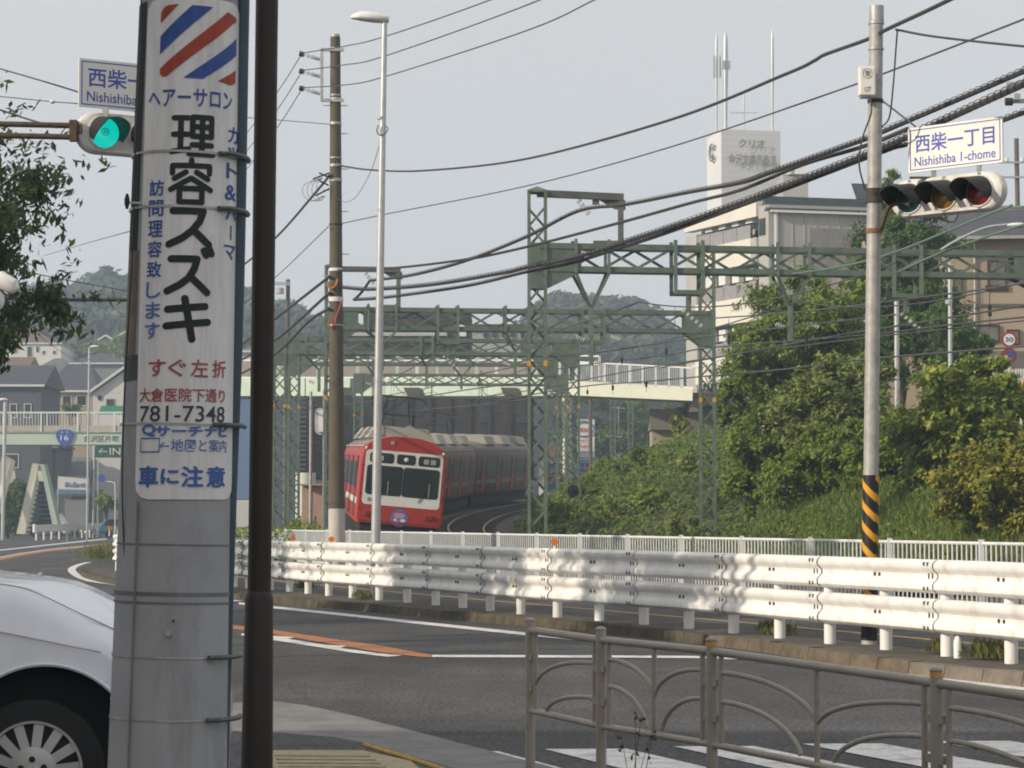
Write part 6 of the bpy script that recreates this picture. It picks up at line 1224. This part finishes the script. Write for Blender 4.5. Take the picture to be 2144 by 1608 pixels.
for (x0, y0, x1, y1) in ((1969, 790, 1977, 763), (2132, 828, 2144, 795)): q0, q1 = P(x0, y0, 84), P(x1, y1, 84); tag(MB().tube([q0, q1], .05, 8).build('guy_cover', YB, None, True), 'yellow guy-wire cover by the white paling fence' if x0 < 2000 else 'yellow guy-wire cover beside the blue triangular sign', 'guy cover')
t = thing('lamp_pole', 'slim grey lamp pole rising in front of the dark shrub', 'lamp post', P(1989, 800, 84)); ubar('shaft', V((ZX(1989, 84), 84, terr(ZX(1989, 84), 84))), P(1989, 552, 84), .15, .15, LST, t, rnd=True)
MB().tube(catmull([P(1960, 530, 84), P(2000, 505, 84), P(2060, 478, 84), P(2110, 470, 84)], 5), .05, 8).build('arm', LST, t, True); MB().tube([P(1989, 552, 84), P(1960, 530, 84)], .05, 8).build('arm', LST, t, True); MB().sph(P(2130, 472, 84), .22, 8, (1.8, 1, .45)).build('lamp_head', RWH, t, True); MB().box(P(1983, 632, 83.9), (.12, .1, .14)).build('tag_box', CRM, t)
t = thing('lamp_pole', 'thin white pole beside the evergreen tree and the nearest gantry', 'post', P(1878, 780, 74)); ubar('shaft', V((ZX(1877, 74), 74, 4)), P(1877, 615, 74), .16, .16, LST, t, rnd=True)
t = thing('distant_pole', 'wooden power pole with crossarms on the skyline behind the signal', 'utility pole', P(2130, 480, 150)); ubar('shaft', P(2132, 500, 150), P(2128, 290, 150), .30, .30, UP, t, rnd=True)
for y in (340, 371): MB().bar(P(2090, y, 149.8), P(2175, y, 149.8), .12, .12).build('crossarm', GALV, t)
for x in (2096, 2108, 2140): MB().cyl(P(x, 338, 149.8), P(x, 330, 149.8), .12, n=8).build('insulator', CERAM, t, True)
t = thing('crossarm_pole', 'galvanised crossarm with insulators poking in beside the cables', 'utility pole', P(2200, 400, 60)); ubar('shaft', (ZX(2200, 60), 60, 0), P(2200, 150, 60), .3, .3, UP, t, rnd=True)
for y in (212, 176): MB().bar(P(2108, y, 59.8), P(2230, y-2, 59.8), .1, .1).build('crossarm', GALV, t)
MB().box(P(2130, 203, 59.7), (.14, .12, .16)).build('switch', GALV, t); MB().cyl(P(2105, 213, 59.7), P(2120, 213, 59.7), .1, n=10).build('insulator', DARK, t, True)
t = thing('transformer_pole', 'slim dark power pole with a transformer behind the brown street pole', 'utility pole', V((ZX(604, 140), 140, 0))); ubar('shaft', V((ZX(604, 140), 140, 0)), P(603, 585, 140), .24, .24, UP, t, rnd=True)
for y in (592, 596): MB().bar(P(540, y, 139.8), P(608, y, 139.8), .08, .08).build('crossarm', GALV, t)
MB().cyl(P(586, 615, 139.6), P(586, 603, 139.6), .24, n=14).build('transformer', mat('plate_lilac', (.42, .42, .45)), t, True)
# signs under the overpass
t = thing('price_sign', 'tall white fuel station price sign seen under the overpass', 'sign', P(1228, 1040, 200)); SW = mat('sign_white', (.70, .70, .69), .5, var=.04)
def sq(par, x0, x1, y0, y1, Y, m, nm, th=.1): a, c = P(x0, y1, Y), P(x1, y0, Y); return MB().span(a, (c.x, Y+th, c.z)).build(nm, m, par)
sq(t, 1209, 1245, 878, 1045, 200, SW, 'board', .5); sq(t, 1210, 1244, 957, 967, 199.95, mat('cyan', (.08, .35, .55), .5), 'panel')
for k, y in enumerate((969, 980, 991)): sq(t, 1210, 1225, y, y+9, 199.95, SBL, 'panel'); sq(t, 1226, 1237, y, y+9, 199.95, SRD, 'panel')
FR = mat('sign_print_red', (.50, .05, .03), .5); 
q = P(1222, 898, 199.9); MB().tube([q+V((.85*math.cos(a), 0, .62*math.sin(a))) for a in [2*math.pi*i/28 for i in range(29)]], .05, 5).build('logo_ring', SBL, t)
flattext('lettering', 'Esso', q, (1, 0, 0), (0, 0, 1), 1.15, .42, FR, t, .02)
for s, y, h, m in (('Express', 922, .26, FR), ('Self', 933, .28, FR), ('Express Wash', 947, .16, FR), ('Synergy', 962, .24, SW), ('RIVE', 1012, .4, INKK)): flattext('lettering', s, P(1226, y, 199.85), (1, 0, 0), (0, 0, 1), 1.2, h, m, t, .01)
ubar('pole', (ZX(1226, 200.2), 200.25, 0), P(1226, 1045, 200.25), .3, .3, RWH, t, rnd=True)
t = thing('shop_sign', 'dark sign board reading Auto beside the bridge pier', 'sign', P(1165, 1035, 190)); sq(t, 1140, 1180, 970, 995, 190, mat('sign_navy', (.05, .06, .10), .5), 'board', .3); sq(t, 1140, 1180, 996, 1012, 190, SRD, 'board', .3); sq(t, 1140, 1180, 1013, 1032, 190, SBL, 'board', .3)
flattext('lettering', 'Auto', P(1166, 985, 189.95), (1, 0, 0), (0, 0, 1), 1.0, .5, SW, t, .01); ubar('pole', (ZX(1160, 190.2), 190.2, 0), P(1160, 1032, 190.2), .25, .25, RWH, t)
t = thing('shop_board', 'blue and white shop board under the overpass right of the price sign', 'sign', P(1315, 990, 210)); sq(t, 1290, 1338, 952, 970, 210, SBL, 'board', .3); sq(t, 1290, 1338, 971, 990, 210, SW, 'board', .3); 
for k in range(5): sq(t, 1296+k*8, 1302+k*8, 958, 965, 209.95, SW, 'print', .04)
ubar('pole', (ZX(1314, 210.4), 210.4, 0), P(1314, 988, 210.4), .3, .3, RWH, t)
t = thing('orange_roof_house', 'small house with orange brown roof beside the bridge pier', 'house', P(1165, 1000, 215)); sq(t, 1130, 1180, 955, 1040, 215, CL, 'wall', 5); a, c = P(1126, 957, 214.5), P(1184, 957, 214.5); MB().add([a, c, P(1155, 925, 217.5), V((a.x, 220.5, a.z)), V((c.x, 220.5, c.z))], [(0, 1, 2), (0, 2, 3), (1, 4, 2), (3, 2, 4), (0, 3, 4, 1)]).build('roof', mat('roof_orange', (.28, .13, .07), .8, var=.15), t)
t = thing('slim_pole', 'slim dark pole in front of the fuel price sign', 'utility pole', P(1237, 1030, 180)); ubar('shaft', (ZX(1237, 180), 180, 0), P(1236, 835, 180), .26, .26, UP, t, rnd=True)
for px, py in ((1288, 910), (1295, 850)): t = thing('house_antenna', 'thin television antenna seen against the dark trees under the overpass', 'antenna', P(px, py+40, 210), 'antennas under the overpass'); ubar('mast', P(px, py+60, 210), P(px, py, 210), .06, .06, LST, t); MB().bar(P(px-14, py+3, 210), P(px+14, py+5, 210), .06, .06).build('boom', LST, t)
# lit patch of trees under the overpass
tree('far_tree', 'dark tree filling the view under the overpass behind the price sign', (ZX(1290, 235), 235, 2), (ZX(1290, 235), 235, 8), (6.5, 3, 6), LA, 16000, .45, 60, .25, .3)
tree('far_tree', 'dark tree filling the view under the overpass by the abutment', (ZX(1390, 240), 240, 2), (ZX(1390, 240), 240, 8), (5.0, 3, 5), LA, 12000, .45, 50, .25, .3)
# ============================================================ footbridge on the left with its stairs
FB = 185.0; fb = thing('footbridge', 'pale green footbridge over the road carrying the route shield', 'bridge', P(120, 930, FB))
def fq(name, x0, x1, y0, y1, m, th=.2, Y=FB, par=None): a, c = P(x0, y1, Y), P(x1, y0, Y); return MB().span(a, (c.x, Y+th, c.z)).build(name, m, par or fb)
fq('girder', -120, 560, 906, 931, PGR, 2.2); fq('girder_flange', -120, 560, 904, 906, mat('flange_green', (.30, .38, .31), .6), 2.4, FB-.1)
fq('kick_panel', -120, 560, 891, 903, mat('panel_beige', (.44, .41, .35), .7, var=.1), .06, FB+.05); fq('top_rail', -120, 560, 862, 865.5, RWH, .12)
for i in range(9): fq('post', -70+i*77, -66.5+i*77, 865, 906, RWH, .12, FB-.03); fq('post', -57+i*77, -54+i*77, 865, 906, RWH, .12, FB+.1)
for i in range(105): x = -112+i*6.2; ubar('baluster', P(x, 905, FB+.08), P(x, 864, FB+.08), .04, .04, RWH, fb)
flattext('lettering', '金沢区片吹', P(212, 918.5, FB-.02), (1, 0, 0), (0, 0, 1), 2.75, .50, mat('ink_dark', (.04, .06, .08)), fb, .006)
sh = thing('route_shield', 'blue route 16 shield fixed to the footbridge girder', 'road sign', P(135, 936, FB)); q = P(135, 917, FB-.15); k_ = FB/F
pts = [(-17, 14), (-10, 17), (0, 18), (10, 17), (17, 14), (18, 4), (14, -6), (7, -15), (0, -19), (-7, -15), (-14, -6), (-18, 4)]
MB().poly([q+V((x*k_, 0, y*k_)) for x, y in pts], (0, .05, 0)).build('plate', SBL, sh); flattext('number', '16', q+V((0, -.005, .02)), (1, 0, 0), (0, 0, 1), .62, .42, mat('sign_white', (.7,)*3), sh, .005)
for x in (-.2, .2): MB().box(q+V((x, -.008, .45)), (.12, .01, .08)).build('print', mat('sign_white', (.7,)*3), sh)
# two flights: parapets either side of the steps, coming down towards the road
stt = thing('footbridge_stairs', 'footbridge staircase coming down towards the road with pale parapets', 'stairs', P(80, 1112, 178))
STM = mat('stair_cream', (.46, .44, .36), .7, var=.12, scale=.8); STG = mat('stair_green', (.26, .32, .27), .7, var=.12)
MB().poly([P(34, 1118, 178), P(52, 1118, 178), P(80, 974, 183), P(68, 970, 183)], (0.3, .35, 0)).build('parapet', STM, stt); MB().poly([P(112, 1112, 178), P(124, 1110, 178), P(92, 972, 183), P(84, 972, 183)], (.2, .35, 0)).build('parapet', STG, stt)
MB().poly([P(76, 986, 182.6), P(90, 986, 182.6), P(95, 1010, 182), P(71, 1010, 182)], (0, .2, 0)).build('landing_wall', STM, stt)
for i in range(14): f = i/13; a = P(lerp(50, 76, f), lerp(1114, 990, f), lerp(178.4, 182.8, f)); c = P(lerp(114, 90, f), lerp(1114, 990, f), lerp(178.4, 182.8, f)); MB().bar(a, c, .3, .12, up=(0, 0, 1)).build('step', mat('step_dark', (.03, .045, .05), .9), stt)
MB().poly([P(52, 1116, 179), P(112, 1112, 179), P(86, 1000, 184), P(78, 1000, 184)], (0, .3, 0)).build('soffit', mat('step_dark', (.03, .045, .05)), stt)
MB().poly([P(-30, 1090, 176), P(-8, 1075, 176), P(22, 965, 183), P(4, 955, 183)], (.3, .4, 0)).build('parapet', STM, stt); MB().poly([P(18, 1012, 182), P(34, 1012, 182), P(28, 968, 183), P(22, 968, 183)], (0, .3, 0)).build('parapet', STM, stt)
t = thing('hedge', 'clipped dark hedge beneath the footbridge stairs', 'hedge', P(20, 1110, 181)); leafobj('foliage', leaves(7000, [tuple(P(random.uniform(-30, 48), random.uniform(1020, 1105), 182)) for _ in range(60)], np.full((60, 3), .8), .32, .6), LA, t)
MB().cyl((ZX(20, 182), 182, 0), (ZX(20, 182), 182, 2), .08).build('stem', BK, t)
# ←IN sign, small road signs
t = thing('car_park_sign', 'dark green car park sign reading IN with an arrow, under the footbridge', 'sign', P(228, 957, 190)); fq('board', 199, 262, 931, 958, mat('sign_dkgreen', (.02, .10, .085), .5), .2, 190, t)
flattext('lettering', '←IN', P(229, 945, 189.97), (1, 0, 0), (0, 0, 1), 1.75, .55, mat('sign_white', (.7,)*3), t, .004); ubar('post', V((ZX(198, 190.2), 190.2, 0)), P(198, 935, 190.2), .16, .16, LST, t, rnd=True)
t = thing('round_road_sign', 'small round blue road sign on a bent white post', 'road sign', P(240, 1090, 160)); q = P(213, 1001, 160); MB().cyl(q, q+V((0, .03, 0)), .25, n=20).build('face', SBL, t); MB().tube(catmull([q+V((0, .04, -.1)), P(222, 1008, 160.1), P(236, 1010, 160.1), P(241, 1020, 160.1), P(241, 1100, 160.1)], 5), .035, 6).build('post', RWH, t, True); ubar('post_foot', V((ZX(241, 160), 160.1, 0)), P(241, 1100, 160.1), .07, .07, RWH, t)
for (px, py, hx, Y, lb) in ((185, 722, 200, 172, 'slim street lamp with white head beside the footbridge shield'), (9, 833, 9, 168, 'short street lamp with domed head standing by the footbridge')):
    t = thing('street_lamp', lb, 'street lamp', V((ZX(px, Y), Y, 0))); ubar('shaft', V((ZX(px, Y), Y, 0)), P(px+2, py+6, Y), .15 if px > 100 else .26, .15, LST, t, rnd=True); MB().sph(P(hx-2, py+4, Y), .24, 8, (1.5, 1, .5)).build('lamp_head', RWH, t, True)
# ============================================================ houses on the left
HZW = {'grey': mat('wall_grey', (.22, .23, .24), .85, var=.1), 'cream': CL, 'white': mat('wall_white', (.60, .60, .58), .8, var=.06), 'dark': mat('wall_dark', (.09, .10, .115), .85, var=.12), 'tan': mat('wall_tan', (.34, .29, .22), .85, var=.1)}
HZR = {'slate': mat('roof_slate', (.065, .072, .085), .75, var=.2, scale=1.2), 'brown': mat('roof_brown', (.14, .085, .07), .8, var=.2), 'orange': mat('roof_tan', (.17, .115, .08), .8, var=.2), 'grey': mat('roof_grey', (.13, .135, .14), .8, var=.2)}
def house(label, x0, x1, yr, ye, yb, Y, dep, wm, rm, kind='hip', wins=(), over=.4, ridge=None, name='house'):
    a, c = P(x0, yb, Y), P(x1, ye, Y); zr = P(x0, yr, Y).z; zb = max(0, a.z) if yb > 1085 else a.z
    t = thing(name, label, 'house', V(((a.x+c.x)/2, Y, 0))); MB().span((a.x, Y, -.0), (c.x, Y+dep, c.z)).build('wall', HZW[wm], t)
    X0, X1, Y0, Y1, z0 = a.x-over, c.x+over, Y-over, Y+dep+over, c.z-.05; ym = Y+dep/2
    if kind == 'hip':
        w_ = min((X1-X0)*.42, dep*.5); r0, r1 = (ZX(ridge[0], ym), ZX(ridge[1], ym)) if ridge else (X0+w_, X1-w_)
        vs = [(X0, Y0, z0), (X1, Y0, z0), (X1, Y1, z0), (X0, Y1, z0), (r0, ym, zr), (r1, ym, zr)]; fs = [(0, 1, 5, 4), (1, 2, 5), (2, 3, 4, 5), (3, 0, 4), (0, 3, 2, 1)]
    elif kind == 'gable':                  # gable end faces the viewer
        xm = (X0+X1)/2 if ridge is None else ZX(ridge[0], Y); vs = [(X0, Y0, z0), (X1, Y0, z0), (xm, Y0, zr), (X0, Y1, z0), (X1, Y1, z0), (xm, Y1, zr)]; fs = [(0, 2, 5, 3), (1, 4, 5, 2), (0, 1, 2), (3, 5, 4), (0, 3, 4, 1)]
        MB().poly([(X0+over, Y-.02, c.z), (X1-over, Y-.02, c.z), (xm, Y-.02, zr-.35)], (0, .1, 0)).build('gable_wall', HZW[wm], t)
        for p, q in (((X0, Y0-.05, z0), (xm, Y0-.05, zr)), ((X1, Y0-.05, z0), (xm, Y0-.05, zr))): MB().bar(p, q, .25, .12).build('bargeboard', HZW['white'], t)
        vs = [(X0, Y0, z0), (xm, Y0, zr), (X1, Y0, z0), (X0, Y1, z0), (xm, Y1, zr), (X1, Y1, z0)]; fs = [(0, 1, 4, 3), (1, 2, 5, 4)]
    else: vs = [(X0, Y0, z0), (X1, Y0, z0), (X1, ym, zr), (X0, ym, zr), (X0, Y1, z0), (X1, Y1, z0)]; fs = [(0, 1, 2, 3), (3, 2, 5, 4), (0, 3, 4), (1, 5, 2), (0, 4, 5, 1)]
    MB().add(vs, fs).build('roof', HZR[rm], t)
    if kind != 'gable': MB().bar((X0, Y0-.06, z0-.02), (X1, Y0-.06, z0-.02), .2, .1).build('eave_board', HZW['white'], t)
    for w_ in wins: window(t, *w_, Y-.02, HZW['white'] if wm != 'white' else HZW['grey'], mull=1)
    return t
house('dark grey house with sloping slate roof left of the footbridge lamp', -90, 86, 758, 806, 1095, 212, 9, 'dark', 'slate', 'ridge', ((20, 36, 845, 875), (50, 66, 845, 875), (10, 40, 950, 980)))
house('long low house under a broad dark slate roof with pale fascia', 90, 198, 757, 818, 1095, 240, 10, 'tan', 'slate', 'hip', ((98, 120, 828, 850), (130, 150, 828, 850), (160, 182, 828, 850)), ridge=(140, 190))
house('white gabled house half hidden by the concrete sign pole', 192, 340, 765, 822, 1095, 228, 8, 'white', 'grey', 'gable', ((222, 240, 835, 860), (205, 214, 828, 838)))
house('cream two-storey house with reddish brown hipped roof on the hillside', 12, 128, 684, 718, 790, 330, 10, 'cream', 'brown', 'hip', ((28, 36, 727, 740), (56, 68, 725, 748), (75, 82, 725, 738), (88, 95, 734, 742), (110, 118, 734, 742)), over=.2, ridge=(40, 66))
house('house with orange tiled roof below the cream house', -60, 50, 742, 776, 1095, 270, 9, 'tan', 'orange', 'ridge')
house('grey roofed house between the cream house and the slate roof', 60, 150, 745, 782, 1095, 290, 9, 'grey', 'grey', 'hip')
house('brown roofed house behind the slender street lamp', 140, 262, 735, 760, 1095, 300, 9, 'grey', 'slate', 'hip')
house('small white gable peeping above the trees', 211, 233, 702, 712, 760, 350, 8, 'grey', 'brown', 'gable'); house('small white gable next to the concrete sign pole', 246, 285, 694, 706, 760, 352, 8, 'white', 'slate', 'gable')
house('dark shop building beneath the footbridge girder', 52, 116, 925, 935, 1095, 218, 8, 'dark', 'slate', 'ridge', ((58, 72, 945, 960), (82, 100, 945, 960)))
house('old house with pale tiled roof beneath the footbridge', 118, 176, 955, 998, 1095, 224, 9, 'tan', 'grey', 'ridge', ((124, 134, 940, 952),))
house('little white gabled house with red brown roof under the green sign', 208, 256, 962, 995, 1095, 230, 7, 'white', 'brown', 'gable', ((226, 236, 985, 995),))
house('white roofed house seen between the two street poles', 495, 545, 722, 735, 1095, 260, 8, 'white', 'grey', 'hip')
t = thing('flat_shop', 'grey shop with shutter below the banner', 'shop', P(155, 1090, 205)); fq('wall', 114, 196, 1024, 1110, HZW['dark'], 5, 205, t); fq('shutter', 135, 185, 1045, 1108, HZW['grey'], .1, 204.85, t); fq('awning', 118, 192, 1024, 1034, mat('awning_blue', (.12, .22, .32), .7), .1, 204.3, t)
t = thing('shop_banner', 'white shop banner with slanted blue lettering', 'banner', P(155, 1025, 203)); MB().poly([P(122, 1024, 203), P(186, 1026, 203), P(185, 1003, 203), P(122, 997, 203)], (0, .08, 0)).build('cloth', HZW['white'], t); flattext('lettering', 'BluEarth', P(158, 1015, 202.95), (1, 0, -.03), (.1, 0, 1), 1.75, .42, INKB, t, .02)
for x in (122, 186): ubar('post', V((ZX(x, 203), 203.05, 0)), P(x, 998, 203.05), .08, .08, LST, t)
t = thing('green_awning', 'green canvas awning behind the footbridge railing', 'awning', P(230, 865, 200)); MB().poly([P(205, 868, 200), P(262, 868, 200), P(262, 850, 201.5), P(212, 850, 201.5)], (0, .1, .02)).build('canvas', mat('canvas_green', (.02, .17, .09), .7), t); MB().bar(V((ZX(206, 200), 200.2, 0)), P(206, 868, 200.2), .1, .1).build('post', LST, t)
# parked vehicles in the background
def smallcar(label, px, Y, col, L_=3.6, H=1.5, van=False, name='parked_car'):
    x = ZX(px, Y); t = thing(name, label, 'van' if van else 'car', (x, Y, 0)); m = mat('paint_%s' % label[:6], col, .3, var=0, coat=.5); w_ = .8
    pr = [(-L_/2, .3), (L_/2, .3), (L_/2, .75), (L_/2*.93, .85), (L_/2*.55, .92), (L_/2*.30, H), (-L_/2*.75, H), (-L_/2, .95)] if not van else [(-L_/2, .3), (L_/2, .3), (L_/2, .9), (L_/2*.85, 1.1), (L_/2*.6, H), (-L_/2, H)]
    MB().poly([(x+a, Y-w_, z) for a, z in pr], (0, 2*w_, 0)).build('body', m, t, bevel=.06)
    MB().poly([(x+L_/2*.46, Y-w_-.01, .95), (x+L_/2*.24, Y-w_-.01, H-.1), (x-L_/2*.7, Y-w_-.01, H-.1), (x-L_/2*.8, Y-w_-.01, .95)], (0, .03, 0)).build('window', GLS, t)
    for s in (-.3, .3): MB().tube([(x+s*L_, Y-w_-.03, .3), (x+s*L_, Y-w_+.2, .3)], .3, 18).build('wheel', mat('tyre', (.018,)*3), t, True)
smallcar('white van parked beside the shop shutter', 104, 196, (.6, .62, .64), 3.4, 1.95, True); smallcar('teal car parked by the round blue road sign', 262, 192, (.03, .16, .20))
t = thing('scooter', 'pale scooter parked in front of the shop shutter', 'scooter', P(175, 1110, 195)); sx_ = ZX(175, 195)
MB().tube(catmull([(sx_-.6, 195, .55), (sx_-.3, 195, .75), (sx_+.1, 195, .4), (sx_+.45, 195, .5), (sx_+.55, 195, .95)], 4), .14, 8).build('body', HZW['white'], t, True)
for s in (-.55, .6): MB().tube([(sx_+s, 194.93, .25), (sx_+s, 195.07, .25)], .25, 16).build('wheel', mat('tyre', (.018,)*3), t, True)
# far guardrail and beige barrier
fg = thing('far_guardrail', 'white single-beam guardrail on the far side of the bend', 'guardrail', P(150, 1130, 170)); n = 12; pp = [V((G(lerp(76, 268, i/n), lerp(1131.5, 1121, i/n), 0)).to_tuple()) for i in range(n+1)]
for i in range(n):
    a, c = pp[i], pp[i+1]; za, zc = P(lerp(76, 268, i/n), lerp(1099, 1093, i/n), a.y).z, P(lerp(76, 268, (i+1)/n), lerp(1099, 1093, (i+1)/n), c.y).z
    MB().bar(V((a.x, a.y-.1, za-.25)), V((c.x, c.y-.1, zc-.25)), .5, .08, up=(1, 0, 0)).build('beam', WPAINT, fg); 
for p in pp: ubar('post', p, p+V((0, 0, .75)), .16, .16, WPAINT, fg, rnd=True)
q = pp[0]; MB().tube([q+V((-.1, -.12, .55)), q+V((-.1, -.12, 1.12))], .14, 12).build('end_roll', WPAINT, fg, True)
gd = thing('beige_barrier', 'weathered beige pipe barrier with two stout posts behind the white car', 'barrier', G(60, 1262, 0)); BGM = mat('barrier_beige', (.42, .36, .27), .7, var=.15, scale=5, dirt=(.28, .22, .15), dscale=4)
for px in (55, 90):
    q = G(px, 1268, 0); q.y = 39.0; q.x = ZX(px, 39); MB().tube([q, q+V((0, 0, .49)), q+V((0, 0, .53)), q+V((0, 0, .55))], [.055, .052, .045, .02], 14).build('post', BGM, gd, True)
MB().tube([V((ZX(-80, 39), 39.1, .47)), V((ZX(92, 39), 39.1, .47))], .045, 10).build('pipe', BGM, gd, True)
for px in (18, 71): ubar('bracket', V((ZX(px, 39), 39, 0)), V((ZX(px, 39), 39, .45)), .03, .03, BGM, gd)
p = P(0, 605, 20); t = thing('roof_floodlight', 'white floodlight jutting in beside the roadside tree', 'floodlight', p-V((0, 0, .3))); MB().tube([p+V((-.16, 0, .05)), p+V((.02, -.02, .07)), p+V((.11, -.03, .02)), p+V((.14, -.03, -.02))], [.05, .08, .07, .04], 14).build('housing', BXW, t, True); MB().sph(p+V((-.02, -.04, -.10)), .07, 8, (1, 1, 1.3)).build('lamp', CERAM, t, True); MB().tube([p+V((-.15, 0, .03)), V((-7.2, 22.2, p.z))], .03, 8).build('arm', GALV, t, True)
# ============================================================ wooded hills
HILL = leafmat('hill_leaf', (0.022, 0.042, 0.016), (0.038, 0.062, 0.022), (0.070, 0.092, 0.032), 0.1); HG_ = mat('hill_ground', (.03, .045, .018), .95, var=.3, scale=.05)
def hill(label, sil, ybase, Y, dep, nl, ls, seed=0):
    xs = [s[0] for s in sil]; ysil = [s[1] for s in sil]
    t = tag(bpy.data.objects.new('wooded_hill', None), label, 'hill', kind='structure'); C.objects.link(t); t.location = (ZX(xs[len(xs)//2], Y), Y, 0)
    b = MB(); nx_, nv = 60, 14; vs = []
    def surf(px, v):
        hy = np.interp(px, xs, ysil)+(20 if px < 900 else 13); zt_ = P(px, hy, Y).z-2.0; z0 = max(0, P(px, ybase, Y-dep).z); z = lerp(z0, zt_, v**.75); Yv = Y-dep*(1-v)
        return V((ZX(px, Yv), Yv, z+1.6*(math.sin(px*.13+v*7)+math.sin(px*.29-v*11))*(v > .05)*min(1, 3*(1.02-v))))
    for j in range(nv+1):
        for i in range(nx_+1): vs.append(surf(lerp(xs[0], xs[-1], i/nx_), j/nv))
    b.add(vs, [(j*(nx_+1)+i, j*(nx_+1)+i+1, (j+1)*(nx_+1)+i+1, (j+1)*(nx_+1)+i) for j in range(nv) for i in range(nx_)])
    vs2 = [surf(lerp(xs[0], xs[-1], i/nx_), 1.0) for i in range(nx_+1)]; b.add(vs2+[V((p.x, p.y+60, -1)) for p in vs2], [(i, i+1, nx_+2+i, nx_+1+i) for i in range(nx_)]); b.build('slope', HG_, t, True)
    cs = []; rs = []
    for _ in range(420):
        px = random.uniform(xs[0], xs[-1]); v = random.random()**.8; p = surf(px, v); r_ = random.uniform(2.2, 4.6)*Y/600; cs.append((p.x, p.y, p.z+r_*.35)); rs.append((r_, r_, r_*.85))
    for i in range(90): p = surf(lerp(xs[0], xs[-1], i/89), 1.0); r_ = random.uniform(1.6, 3.2)*Y/600; cs.append((p.x, p.y, p.z+random.uniform(-.3, .5)*r_)); rs.append((r_, r_, r_))
    leafobj('tree_canopy', leaves(nl, cs, rs, ls, .7, shell=.6), HILL, t, kind='stuff')
hill('dark wooded hill beyond the houses, its crest above the footbridge', [(-120, 650), (-40, 632), (30, 622), (90, 596), (140, 592), (180, 580), (225, 572), (270, 573), (350, 578), (430, 596), (520, 622), (560, 640), (600, 640), (640, 665), (690, 700), (760, 745)], 770, 560, 170, 90000, 2.0)
hill('rounded wooded hill behind the overpass and the cream apartment block', [(1085, 690), (1120, 640), (1145, 622), (1190, 612), (1225, 622), (1260, 622), (1300, 626), (1340, 634), (1370, 660), (1400, 690), (1425, 730), (1450, 760), (1560, 790)], 830, 520, 120, 70000, 1.7)
for lab, px, py, h, Y in (('green tree among the village roofs behind the slender street lamp', 215, 740, 24, 340), ('green tree beside the brown roofed house', 250, 728, 22, 345), ('shrub growing under the green car park sign', 225, 1052, 14, 200), ('dark garden shrubs in front of the long low house', 150, 858, 9, 236)):
    w_ = h*1.5/F*Y; tree('village_tree', lab, (ZX(px, Y), Y, 0), (ZX(px, Y), Y, P(px, py, Y).z), (w_*1.2, w_, h/F*Y), LB, 5000, .4 if Y > 250 else .22, 30, .3, .15)
# ============================================================ unseen building added behind the viewer's left to shade sign pole and car
t = thing('shade_building', 'two-storey stucco building added out of view to shade the sign pole and car', 'shop', (-14, -5, 0)); MB().span((-19, -16, 0), (-10.2, 6.6, 8.6)).build('wall', BEI, t); MB().span((-19.3, -16.3, 8.6), (-9.9, 6.9, 8.9)).build('roof', SLATE, t)
for y in (-13, -9.5, -6, -2.5, .8, 4):
    for z0, z1 in ((1.0, 2.4), (5.0, 6.5)): w_ = MB().span((-10.24, y, z0), (-10.14, y+1.8, z1)).build('window', RWH, t); MB().span((-10.16, y+.08, z0+.08), (-10.12, y+1.72, z1-.08)).build('pane', GLS, w_)
# ============================================================ haze
hz = MB().box((0, 420, 60), (1390, 960, 122)).build('haze', mat('haze_air', (1, 1, 1), var=0)); hz['kind'] = 'stuff'
hm_ = MATS['haze_air']; n_ = hm_.node_tree; n_.nodes.remove(n_.nodes['Principled BSDF']); pv = n_.nodes.new('ShaderNodeVolumePrincipled'); pv.inputs['Color'].default_value = (.66, .82, 1.0, 1); pv.inputs['Density'].default_value = 0.0009; pv.inputs['Anisotropy'].default_value = 0.2
n_.links.new(pv.outputs[0], n_.nodes['Material Output'].inputs['Volume'])
